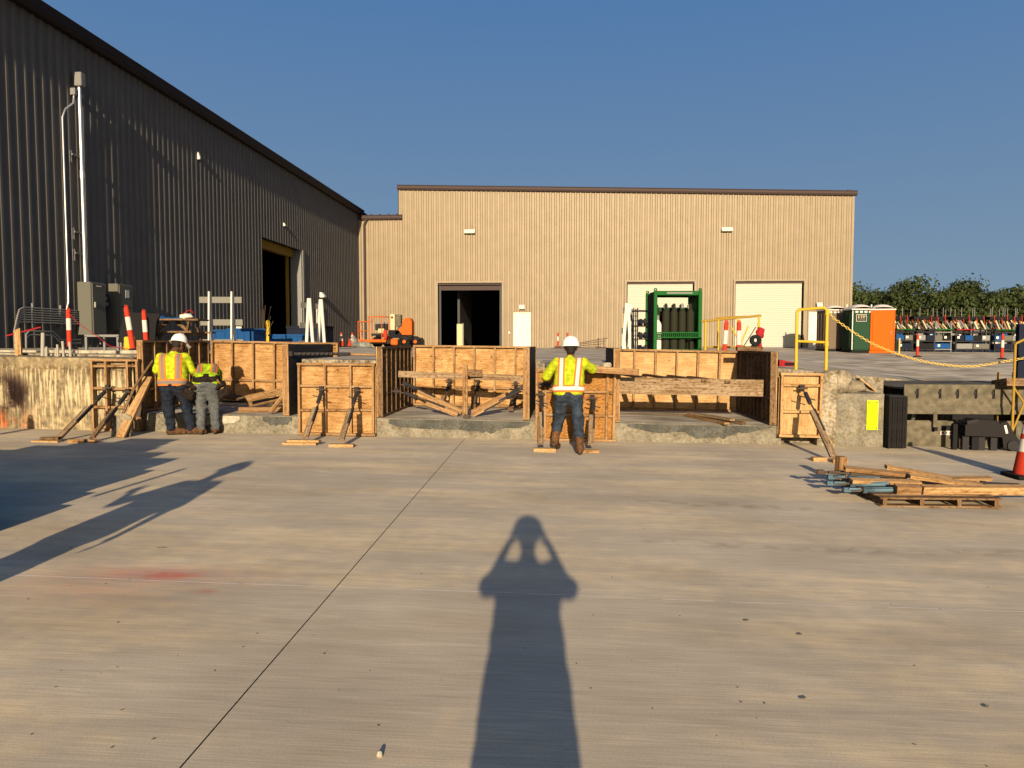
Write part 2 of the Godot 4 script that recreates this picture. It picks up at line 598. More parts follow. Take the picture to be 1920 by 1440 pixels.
	# people
	var ct := cloth_texture(170, 1.0)
	tri(mat("lime", lin(0.28, 0.42, 0.012), 0.9, 0, ct), 2.0)
	tri(mat("lime_vest", lin(0.36, 0.43, 0.014), 0.9, 0, ct), 2.0)
	mat("vest_orange", lin(0.42, 0.11, 0.02), 0.9)
	mat("reflect_grey", lin(0.13, 0.105, 0.09), 0.85)
	mat("reflect_white", lin(0.42, 0.39, 0.35), 0.85)
	tri(mat("denim_dark", lin(0.012, 0.016, 0.026), 0.95, 0, cloth_texture(180, 1.4)), 1.6)
	tri(mat("denim", lin(0.026, 0.036, 0.052), 0.95, 0, cloth_texture(181, 1.6)), 1.6)
	tri(mat("denim_pale", lin(0.085, 0.092, 0.094), 0.95, 0, cloth_texture(182, 1.0)), 1.6)
	mat("skin", lin(0.07, 0.032, 0.018), 0.7)
	mat("hair", lin(0.012, 0.010, 0.009), 0.7)
	mat("hat", lin(0.46, 0.45, 0.43), 0.6)
	tri(mat("leather", lin(0.105, 0.052, 0.024), 0.85, 0, cloth_texture(183, 2.5)), 3.0)
	tri(mat("belt_leather", lin(0.016, 0.011, 0.008), 0.85, 0, cloth_texture(184, 2.5)), 3.0)
	mat("sole", lin(0.03, 0.025, 0.02), 0.9)
	var leaf := mat("leaf", Color.WHITE, 0.75)
	leaf.vertex_color_use_as_albedo = true
	mat("bark", lin(0.06, 0.045, 0.03), 0.9)
	var lit := mat("bay_light", lin(0.9, 0.9, 0.85), 0.5)
	lit.emission_enabled = true
	lit.emission = Color(1.0, 0.97, 0.9)
	lit.emission_energy_multiplier = 1.2

func mt(n: String) -> Material:
	return mats[n]

# ---------------------------------------------------------------- setting
func structure(called: String, mesh: Mesh, m: Material) -> MeshInstance3D:
	var o := put(self, called, mesh, m)
	o.set_meta("kind", "structure")
	return o

func joint_x(z: float) -> float:
	return -1.366 + 0.0247 * z

func yard_half(side: int) -> ArrayMesh:
	var v := PackedVector3Array(); var n := PackedVector3Array(); var u := PackedVector2Array(); var u2 := PackedVector2Array()
	var zs := [60.0, 20.0, 4.0, 0.0, -3.0, -6.0, -9.0, -12.6]
	var far := 90.0 * side
	for i in zs.size() - 1:
		var za: float = zs[i]
		var zb: float = zs[i + 1]
		var a := Vector3(joint_x(za) + side * 0.0035, 0, za)
		var b := Vector3(joint_x(zb) + side * 0.0035, 0, zb)
		var c := Vector3(far, 0, za)
		var d := Vector3(far, 0, zb)
		var q := [a, c, d, b] if side > 0 else [c, a, b, d]
		for k in [0, 2, 1, 0, 3, 2]:
			var p: Vector3 = q[k]
			p.y = yard_y(p.x)
			v.append(p); n.append(Vector3.UP)
			u.append(Vector2((p.x + 12.0) / 22.0, (p.z + 13.0) / 12.0))
			u2.append(Vector2(p.x / 2.2, p.z / 1.7))
	var arr := []
	arr.resize(Mesh.ARRAY_MAX)
	arr[Mesh.ARRAY_VERTEX] = v; arr[Mesh.ARRAY_NORMAL] = n; arr[Mesh.ARRAY_TEX_UV] = u; arr[Mesh.ARRAY_TEX_UV2] = u2
	var m := ArrayMesh.new()
	m.add_surface_from_arrays(Mesh.PRIMITIVE_TRIANGLES, arr)
	return m

func slab_patch(b: Buf, sk: Buf, x0: float, x1: float, z0: float, z1: float, nx: int, nz: int, skirts := "f") -> void:
	# z0 is the near edge (larger z), z1 the far one
	for i in nx:
		for j in nz:
			var xa := lerpf(x0, x1, float(i) / nx); var xb := lerpf(x0, x1, float(i + 1) / nx)
			var za := lerpf(z0, z1, float(j) / nz); var zb := lerpf(z0, z1, float(j + 1) / nz)
			b.quad(Vector3(xa, up_y(xa, za), za), Vector3(xb, up_y(xb, za), za), Vector3(xb, up_y(xb, zb), zb), Vector3(xa, up_y(xa, zb), zb))
	if "f" in skirts:
		for i in nx:
			var xa := lerpf(x0, x1, float(i) / nx); var xb := lerpf(x0, x1, float(i + 1) / nx)
			sk.quad(Vector3(xa, -0.6, z0), Vector3(xb, -0.6, z0), Vector3(xb, up_y(xb, z0), z0), Vector3(xa, up_y(xa, z0), z0))
	for s in [["l", x0], ["r", x1]]:
		if s[0] in skirts:
			var x: float = s[1]
			var p := [Vector3(x, -0.6, z1), Vector3(x, -0.6, z0), Vector3(x, up_y(x, z0), z0), Vector3(x, up_y(x, z1), z1)]
			if s[0] == "l": sk.quad(p[0], p[1], p[2], p[3])
			else: sk.quad(p[1], p[0], p[3], p[2])

func build_setting() -> void:
	structure("yard", yard_half(-1), mt("yard"))
	structure("yard", yard_half(1), mt("yard"))
	var b := Buf.new()
	for i in 20:
		var za := 6.0 - i
		var zb := za - 1.0
		b.quad(Vector3(joint_x(za) - 0.02, 0.005, za), Vector3(joint_x(za) + 0.02, 0.005, za), Vector3(joint_x(zb) + 0.02, 0.005, zb), Vector3(joint_x(zb) - 0.02, 0.005, zb))
	var jm := structure("yard_joint_filler", b.done(), mt("joint"))
	jm.position.y = -0.012 * -1.5 - 0.019
	# snapped chalk line
	b = Buf.new()
	var r := RandomNumberGenerator.new()
	r.seed = 4
	var x := -3.72
	while x < 8.0:
		var l := r.randf_range(0.25, 0.9)
		var z := -4.62 + 0.008 * sin(x * 1.7)
		b.quad(Vector3(x, yard_y(x) + 0.004, z + 0.003), Vector3(x + l, yard_y(x + l) + 0.004, z + 0.003), Vector3(x + l, yard_y(x + l) + 0.004, z - 0.003), Vector3(x, yard_y(x) + 0.004, z - 0.003))
		x += l + r.randf_range(0.0, 0.12)
	structure("yard_chalk_line", b.done(), mt("chalk"))
	# raised platform behind the dock edge
	b = Buf.new()
	var sk := Buf.new()
	slab_patch(b, sk, -60, -7.35, -12.6, BACK_Z - 0.12, 16, 3, "f")
	slab_patch(b, sk, -4.5, -3.2, -12.35, BACK_Z - 0.12, 2, 3, "flr")
	slab_patch(b, sk, -0.46, 0.74, -12.35, BACK_Z - 0.12, 2, 3, "flr")
	slab_patch(b, sk, 3.42, 4.3, -12.42, BACK_Z - 0.12, 2, 3, "flr")
	slab_patch(b, sk, 4.3, 5.35, -12.95, BACK_Z - 0.12, 3, 3, "flr")
	slab_patch(b, sk, 8.0, 60, -12.2, BACK_Z - 0.12, 12, 3, "fl")
	slab_patch(b, sk, -60, 140, BACK_Z - 0.12, -26, 100, 8, "f")
	slab_patch(b, sk, -60, 140, -26, -50, 40, 12, "")
	slab_patch(b, sk, -60, 140, -50, -100, 20, 4, "")
	structure("dock_platform", b.done(), mt("slab"))
	structure("dock_platform_edge", sk.done(), mt("concrete_rough"))
	b = Buf.new()
	b.quad(Vector3(-900, -0.75, 100), Vector3(900, -0.75, 100), Vector3(900, -0.75, -900), Vector3(-900, -0.75, -900))
	structure("ground", b.done(), mt("field"))
	# pit floors with their low front sills
	for p in [[-7.35, -4.48], [-3.2, -0.44], [0.72, 3.44]]:
		b = Buf.new()
		var xa: float = p[0]; var xb: float = p[1]
		var ya := pit_y(xa); var yb := pit_y(xb)
		var zf := DOCK_Z - 0.02
		b.quad(Vector3(xa, ya, zf - 0.03), Vector3(xb, yb, zf - 0.03), Vector3(xb, yb, BACK_Z - 0.2), Vector3(xa, ya, BACK_Z - 0.2))
		structure("pit_floor", b.done(), mt("slab"))
		b = Buf.new()
		b.quad(Vector3(xa, ya - 0.012, zf), Vector3(xb, yb - 0.012, zf), Vector3(xb, yb, zf - 0.03), Vector3(xa, ya, zf - 0.03))
		b.quad(Vector3(xa, -0.3, zf), Vector3(xb, -0.3, zf), Vector3(xb, yb - 0.012, zf), Vector3(xa, ya - 0.012, zf))
		structure("pit_sill", b.done(), mt("concrete"))
	# patched and wet-looking mortar on the sills: slightly proud slabs with ragged outlines
	var blot := [[-2.95, 0.05, -0.6, 0.115, "concrete_wet"], [-1.75, -0.02, -1.0, 0.17, "concrete_wet"], [1.9, -0.11, 2.75, 0.2, "concrete_wet"], [1.0, 0.02, 3.3, 0.06, "concrete_wet"], [-6.3, 0.0, -5.5, 0.12, "concrete_white"], [-5.1, 0.03, -4.6, 0.08, "concrete_wet"]]
	var nb := 0
	for q in blot:
		var poly := PackedVector2Array()
		var x0: float = q[0]; var x1: float = q[2]
		var top := pit_y((x0 + x1) * 0.5) - 0.02
		var low: float = top - 0.09 - q[3] * 0.6
		for i in 13:
			var t := float(i) / 12
			var edge := low + (r.randf() - 0.5) * 0.05 + 0.09 * pow(absf(t - 0.5) * 2.0, 3.0)
			poly.append(Vector2(lerpf(x0, x1, t), edge))
		poly.append(Vector2(x1, pit_y(x1) - 0.02))
		poly.append(Vector2(x0, pit_y(x0) - 0.02))
		b = Buf.new()
		nb += 1
		b.prism(poly, DOCK_Z - 0.03, DOCK_Z - 0.014 + nb * 0.003)
		structure("pit_sill_mortar", b.done(), mt(q[4]))

# ---------------------------------------------------------------- buildings
# one rib of the sheeting: flat, then a broad trapezoid rib with rounded bends
const RIB := [Vector2(0, 0), Vector2(0.115, 0), Vector2(0.130, 0.004), Vector2(0.165, 0.038), Vector2(0.180, 0.042), Vector2(0.240, 0.042), Vector2(0.255, 0.038), Vector2(0.290, 0.004), Vector2(0.3048, 0)]

func rib(s: float) -> float:
	var t := fposmod(s, 0.3048)
	for i in RIB.size() - 1:
		if t < RIB[i + 1].x:
			return lerpf(RIB[i].y, RIB[i + 1].y, (t - RIB[i].x) / (RIB[i + 1].x - RIB[i].x))
	return 0.0

# one sheet of ribbed cladding between s0 and s1; holes = [[sa, sb, ya, yb]]
func sheet(s0: float, s1: float, y0: float, top: Callable, holes: Array) -> ArrayMesh:
	var cuts := [s0, s1]
	var k := floorf(s0 / 0.3048) * 0.3048
	while k < s1 + 0.31:
		for q in RIB:
			var o: float = q.x
			if k + o > s0 + 0.001 and k + o < s1 - 0.001: cuts.append(k + o)
		k += 0.3048
	for h in holes:
		for e in [h[0], h[1]]:
			if e > s0 + 0.001 and e < s1 - 0.001: cuts.append(e)
	cuts.sort()
	var b := Buf.new()
	for i in cuts.size() - 1:
		var a: float = cuts[i]; var c: float = cuts[i + 1]
		if c - a < 0.0005: continue
		var spans := [[y0, -1.0]]
		for h in holes:
			if (a + c) * 0.5 > h[0] and (a + c) * 0.5 < h[1]:
				spans = [[h[3], -1.0]]
				if h[2] > y0 + 0.05: spans.append([y0, h[2]])
		for sp in spans:
			var ta: float = sp[1] if sp[1] > 0 else top.call(a)
			var tc: float = sp[1] if sp[1] > 0 else top.call(c)
			var ra := rib(a + 0.00001); var rc := rib(c - 0.00001)
			b.quad(Vector3(a, sp[0], ra), Vector3(c, sp[0], rc), Vector3(c, tc, rc), Vector3(a, ta, ra))
	return b.done()

func clad(parent: Node, s0: float, s1: float, y0: float, top: Callable, holes: Array, m: Material) -> void:
	var s := s0
	while s < s1 - 0.05:
		var e := minf(s + 0.9144, s1)
		put(parent, "wall_panel", sheet(s + 0.001, e - 0.001, y0, top, holes), m)
		s = e

# inner wall behind the cladding: pieces round the holes, one mesh
func liner(parent: Node, s0: float, s1: float, y0: float, y1: float, holes: Array, m: Material, thick := 0.12) -> void:
	var b := Buf.new()
	var hs := holes.duplicate()
	hs.sort_custom(func(p, q): return p[0] < q[0])
	var s := s0
	for h in hs:
		if h[0] > s: b.box(Vector3((s + h[0]) * 0.5, (y0 + y1) * 0.5, -0.02 - thick * 0.5), Vector3(h[0] - s, y1 - y0, thick))
		b.box(Vector3((h[0] + h[1]) * 0.5, (h[3] + y1) * 0.5, -0.02 - thick * 0.5), Vector3(h[1] - h[0], y1 - h[3], thick))
		s = h[1]
	b.box(Vector3((s + s1) * 0.5, (y0 + y1) * 0.5, -0.02 - thick * 0.5), Vector3(s1 - s, y1 - y0, thick))
	put(parent, "inner_wall", b.done(), m)

func roll_door(parent: Node, x0: float, x1: float, y0: float, y1: float, z: float) -> void:
	var d := Node3D.new()
	d.name = "roller_door"
	parent.add_child(d, true)
	var n := int((y1 - y0) / 0.11)
	var hgt := (y1 - y0) / n
	var b := Buf.new()
	var prof := PackedVector2Array()
	for k in 7:
		var t := k / 6.0
		prof.append(Vector2(0.022 * sin(PI * t), t * hgt))
	for k in 6:
		var p := prof[k]; var q := prof[k + 1]
		b.quad(Vector3(x0, p.y, p.x), Vector3(x1, p.y, p.x), Vector3(x1, q.y, q.x), Vector3(x0, q.y, q.x))
	var slat := b.done()
	for k in n:
		put(d, "slat", slat, mt("door_white"), Transform3D(Basis.IDENTITY, Vector3(0, y0 + k * hgt, z)))
	bx(d, "bottom_bar", Vector3((x0 + x1) * 0.5, y0 + 0.03, z + 0.03), Vector3(x1 - x0, 0.07, 0.04), mt("galv_dull"))

func frame_trim(parent: Node, x0: float, x1: float, y0: float, y1: float, m: Material, z := 0.03) -> void:
	bx(parent, "door_trim", Vector3((x0 + x1) * 0.5, y1 + 0.05, z), Vector3(x1 - x0 + 0.2, 0.1, 0.16), m)
	for x in [x0 - 0.05, x1 + 0.05]:
		bx(parent, "door_trim", Vector3(x, (y0 + y1) * 0.5, z), Vector3(0.1, y1 - y0, 0.16), m)

func steel_door(parent: Node, x0: float, x1: float, y0: float, y1: float) -> void:
	var d := cbx(parent, "entry_door", Vector3((x0 + x1) * 0.5, (y0 + y1) * 0.5, 0.035), Vector3(x1 - x0 - 0.04, y1 - y0 - 0.02, 0.05), 0.006, mt("white_paint"))
	var w := x1 - x0
	var lv := Buf.new()
	lv.box(Vector3(-w * 0.38, -0.08, 0.045), Vector3(0.06, 0.2, 0.02))
	lv.box(Vector3(-w * 0.34, -0.08, 0.07), Vector3(0.13, 0.025, 0.025))
	put(d, "door_handle", lv.done(), mt("galv"))
	for k in 3:
		bx(d, "hinge", Vector3(w * 0.49, -0.8 + k * 0.8, 0.03), Vector3(0.03, 0.11, 0.03), mt("galv_dull"))
	for x in [x0, x1]:
		bx(parent, "door_frame", Vector3(x, (y0 + y1) * 0.5, 0.03), Vector3(0.07, y1 - y0, 0.09), mt("white_paint"))
	bx(parent, "door_frame", Vector3((x0 + x1) * 0.5, y1 + 0.035, 0.03), Vector3(x1 - x0 + 0.07, 0.07, 0.09), mt("white_paint"))

func wall_pack(at: Vector3, w: float, h: float, label: String, facing := 0.0, deep := 1.0) -> void:
	var t := thing("wall_lamp", label, "lamp", at, facing, "unlit lamps on the building walls")
	var poly := PackedVector2Array([Vector2(0, -h * 0.5), Vector2(0.24 * deep, -h * 0.5), Vector2(0.27 * deep, -h * 0.3), Vector2(0.12 * deep, h * 0.5), Vector2(0, h * 0.5)])
	var b := Buf.new()
	b.prism(poly, -w * 0.5, w * 0.5, Transform3D(Basis(Vector3(0, 0, 1), Vector3.UP, Vector3(-1, 0, 0)), Vector3.ZERO))
	put(t, "housing", b.done(), mt("white_paint"))
	bx(t, "lens", Vector3(0, -h * 0.5 - 0.008, 0.12 * deep), Vector3(w * 0.85, 0.016, 0.18 * deep), mt("galv_dull"))

func build_tan() -> void:
	var t := thing("tan_warehouse", "tan ribbed metal warehouse with brown roof trim at the back of the yard", "building", Vector3(0, 0, FACADE_Z))
	var top := func(x: float) -> float: return 9.35 if x < -10.36 else 11.18 - 0.0273 * (x + 10.4)
	var holes := [[-8.0, -4.0, 1.27, 5.29], [3.65, 7.72, 1.27, 5.29], [10.15, 14.2, 1.27, 5.29], [-3.25, -2.24, 1.27, 3.38], [14.56, 15.42, 1.27, 3.36]]
	clad(t, -12.95, -10.36, 1.25, top, [], mt("tan"))
	clad(t, -10.36, 16.95, 1.25, top, holes, mt("tan"))
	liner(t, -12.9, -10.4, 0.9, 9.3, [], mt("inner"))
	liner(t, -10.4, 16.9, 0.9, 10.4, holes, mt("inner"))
	# corner trims
	bx(t, "corner_trim", Vector3(16.96, 5.85, -0.02), Vector3(0.14, 9.2, 0.16), mt("tan"))
	bx(t, "corner_trim", Vector3(-10.37, 10.25, 0.0), Vector3(0.08, 1.8, 0.12), mt("tan"))
	bx(t, "corner_trim", Vector3(-12.9, 5.3, 0.05), Vector3(0.12, 8.1, 0.12), mt("tan"))
	# roof edge: gutter with a rolled lip
	var prof := PackedVector2Array([Vector2(0, -0.12), Vector2(0.16, -0.12), Vector2(0.22, -0.02), Vector2(0.20, 0.1), Vector2(0.24, 0.16), Vector2(0, 0.18)])
	var gut := func(x0: float, x1: float, y0: float, y1: float, called: String) -> void:
		var b := Buf.new()
		var bs := Basis(Vector3(0, 0, 1), Vector3.UP, Vector3((x1 - x0), y1 - y0, 0).normalized())
		b.prism(prof, 0, x1 - x0, Transform3D(bs, Vector3(x0, y0, 0)))
		put(t, called, b.done(), mt("trim"))
	gut.call(-10.5, 3.2, 11.17, 10.80, "roof_gutter")
	gut.call(3.203, 17.15, 10.80, 10.41, "roof_gutter")
	gut.call(-12.95, -10.2, 9.34, 9.34, "roof_gutter")
	var rf := Buf.new()
	rf.quad(Vector3(-10.4, 11.3, 0.1), Vector3(17, 10.55, 0.1), Vector3(17, 10.75, -34), Vector3(-10.4, 11.5, -34))
	rf.quad(Vector3(-12.95, 9.48, 0.1), Vector3(-10.3, 9.48, 0.1), Vector3(-10.3, 9.9, -34), Vector3(-12.95, 9.9, -34))
	put(t, "roof", rf.done(), mt("trim"))
	for k in 4:
		bx(t, "roof_seam", Vector3(-12.2 + k * 0.55, 9.55, -0.4), Vector3(0.05, 0.08, 1.0), mt("trim"))
	var shell := Buf.new()
	shell.box(Vector3(16.8, 5.2, -17.1), Vector3(0.2, 11.0, 33.9))
	shell.box(Vector3(-10.45, 5.2, -17.1), Vector3(0.2, 12.0, 33.6))
	shell.box(Vector3(2, 5.2, -34), Vector3(30, 12, 0.2))
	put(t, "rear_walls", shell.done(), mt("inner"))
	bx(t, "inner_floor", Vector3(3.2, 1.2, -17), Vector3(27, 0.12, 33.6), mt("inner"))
	# doors
	roll_door(t, 3.72, 7.65, 1.27, 5.29, -0.12)
	roll_door(t, 10.22, 14.13, 1.27, 5.29, -0.12)
	for h in [holes[0], holes[1], holes[2]]:
		frame_trim(t, h[0], h[1], 1.27, h[3], mt("tan"))
		bx(t, "door_header", Vector3((h[0] + h[1]) * 0.5, h[3] - 0.06, -0.06), Vector3(h[1] - h[0] - 0.02, 0.12, 0.1), mt("trim"))
	steel_door(t, -3.25, -2.24, 1.27, 3.38)
	steel_door(t, 14.56, 15.42, 1.27, 3.36)
	# open doorway: raised curtain, hall seen behind it
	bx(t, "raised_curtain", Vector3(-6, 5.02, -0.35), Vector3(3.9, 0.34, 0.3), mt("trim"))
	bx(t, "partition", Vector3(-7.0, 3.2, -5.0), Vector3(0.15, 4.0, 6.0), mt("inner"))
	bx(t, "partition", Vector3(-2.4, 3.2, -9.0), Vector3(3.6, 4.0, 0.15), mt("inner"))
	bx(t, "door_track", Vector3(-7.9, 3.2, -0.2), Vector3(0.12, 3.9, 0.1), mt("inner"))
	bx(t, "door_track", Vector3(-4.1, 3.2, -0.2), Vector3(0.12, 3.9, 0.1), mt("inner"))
	# downpipe in the corner
	pipe(t, "downpipe", [Vector3(-12.45, 9.25, 0.15), Vector3(-12.6, 8.9, 0.13), Vector3(-12.6, 1.5, 0.13), Vector3(-12.5, 1.32, 0.3)], 0.07, mt("trim"))
	bx(t, "key_switch", Vector3(-3.55, 2.2, 0.06), Vector3(0.1, 0.14, 0.08), mt("white_paint"))
	wall_pack(Vector3(-5.99, 8.43, FACADE_Z + 0.03), 0.66, 0.24, "white box lamp on tan wall above the open doorway")
	wall_pack(Vector3(9.6, 8.39, FACADE_Z + 0.03), 0.66, 0.24, "white box lamp on tan wall between the two white roller doors")
	wall_pack(Vector3(-2.75, 3.78, FACADE_Z + 0.03), 0.32, 0.26, "small white lamp over the entry door by the open doorway")
	wall_pack(Vector3(15.1, 3.85, FACADE_Z + 0.03), 0.32, 0.26, "small white lamp over the entry door behind the portable toilets")
	var c := thing("cream_cabinet", "tall cream cabinet standing just inside the open doorway of tan warehouse", "cabinet", Vector3(-6.75, 1.27, FACADE_Z - 0.9))
	cbx(c, "case", Vector3(0, 0.75, 0), Vector3(0.36, 1.5, 0.5), 0.02, mt("cream"))
	bx(c, "side_rail", Vector3(0.21, 0.77, 0.1), Vector3(0.07, 1.54, 0.2), mt("galv_dull"))
	bx(c, "door_panel", Vector3(-0.02, 0.75, 0.256), Vector3(0.28, 1.36, 0.012), mt("cream"))

func build_dark() -> void:
	var t := thing("dark_warehouse", "long dark grey ribbed metal warehouse with open doorway along the yard", "building", Vector3(WALL_X, 0, 0), PI / 2)
	var top := func(_s: float) -> float: return 9.62
	# local x is -z of the world, local z points to the yard
	var holes := [[31.0, 35.85, 1.2, 6.1], [37.85, 38.8, 1.2, 3.45]]
	clad(t, 6.0, 46.0, 1.2, top, holes, mt("dark_sheet"))
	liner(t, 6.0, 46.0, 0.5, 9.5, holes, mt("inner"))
	var b := Buf.new()
	var prof := PackedVector2Array([Vector2(0.02, 0), Vector2(0.2, 0), Vector2(0.3, 0.1), Vector2(0.3, 0.2), Vector2(0.36, 0.28), Vector2(0.02, 0.34)])
	b.prism(prof, 0, 40.2, Transform3D(Basis(Vector3(0, 0, 1), Vector3.UP, Vector3(1, 0, 0)), Vector3(6.0, 9.55, 0)))
	put(t, "roof_gutter", b.done(), mt("trim_dark"))
	var rf := Buf.new()
	rf.quad(Vector3(6, 9.86, 0.1), Vector3(70, 9.86, 0.1), Vector3(70, 10.9, -30), Vector3(6, 10.9, -30))
	put(t, "roof", rf.done(), mt("trim"))
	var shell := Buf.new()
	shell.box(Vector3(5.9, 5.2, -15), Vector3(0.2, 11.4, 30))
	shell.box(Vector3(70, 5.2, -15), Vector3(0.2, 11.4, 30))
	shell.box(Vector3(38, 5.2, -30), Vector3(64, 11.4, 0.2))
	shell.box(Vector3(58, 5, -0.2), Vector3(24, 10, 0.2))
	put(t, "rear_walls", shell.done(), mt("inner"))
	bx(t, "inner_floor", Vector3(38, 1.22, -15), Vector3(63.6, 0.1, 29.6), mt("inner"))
	# open doorway with pale far jamb and ochre guides
	bx(t, "door_jamb", Vector3(35.8, 3.7, -0.25), Vector3(0.1, 4.8, 0.55), mt("galv_dull"))
	bx(t, "door_jamb", Vector3(31.05, 3.7, -0.3), Vector3(0.1, 4.8, 0.5), mt("dark_sheet"))
	bx(t, "door_guide", Vector3(35.55, 3.6, -0.62), Vector3(0.14, 4.6, 0.12), mt("ochre"))
	bx(t, "raised_curtain", Vector3(33.4, 5.95, -0.5), Vector3(4.7, 0.36, 0.3), mt("ochre"))
	bx(t, "jamb_trim", Vector3(35.98, 3.7, 0.05), Vector3(0.22, 4.85, 0.05), mt("galv_dull"))
	# entry door further down
	cbx(t, "entry_door", Vector3(38.32, 2.36, -0.02), Vector3(0.9, 2.1, 0.05), 0.006, mt("galv_dull"))
	for x in [37.85, 38.8]:
		bx(t, "door_frame", Vector3(x, 2.38, 0.03), Vector3(0.08, 2.15, 0.1), mt("white_paint"))
	bx(t, "door_frame", Vector3(38.32, 3.48, 0.03), Vector3(1.03, 0.08, 0.1), mt("white_paint"))
	wall_pack(Vector3(WALL_X + 0.03, 4.1, -38.5), 0.32, 0.26, "small lamp over the entry door of the dark warehouse", PI / 2)
	wall_pack(Vector3(WALL_X + 0.03, 8.15, -25.6), 0.09, 0.24, "little pale lamp high on the dark ribbed wall", PI / 2, 0.4)
	wall_pack(Vector3(WALL_X + 0.03, 7.0, -33.5), 0.12, 0.14, "small grey lamp above the dark warehouse doorway", PI / 2, 0.4)
	# two lit lamps deep in the hall
	for q in [[Vector3(-16.2, 5.75, -35.5), "ceiling lamp glowing in the dark hall, upper of two"], [Vector3(-18.5, 4.4, -40.5), "ceiling lamp glowing in the dark hall, lower of two"]]:
		var l := thing("bay_lamp", q[1], "lamp", q[0], 0.0, "lit lamps inside the dark warehouse")
		cbx(l, "housing", Vector3(0, 0.09, 0), Vector3(0.9, 0.1, 0.34), 0.02, mt("galv_dull"))
		for k in [-0.22, 0.22]:
			bx(l, "lamp_tube", Vector3(k, 0.0, 0), Vector3(0.32, 0.05, 0.26), mt("bay_light"))
		pipe(l, "hanger", [Vector3(0, 0.14, 0), Vector3(0, 5.0 - q[0].y + 4.9, 0)], 0.01, mt("galv_dull"), 5)
		var o := OmniLight3D.new()
		o.light_energy = 0.12
		o.light_color = Color(1, 0.97, 0.9)
		o.omni_range = 30.0
		o.omni_attenuation = 2.0
		o.shadow_enabled = true
		o.light_size = 0.3
		o.position = Vector3(0, -0.08, 0)
		l.add_child(o)

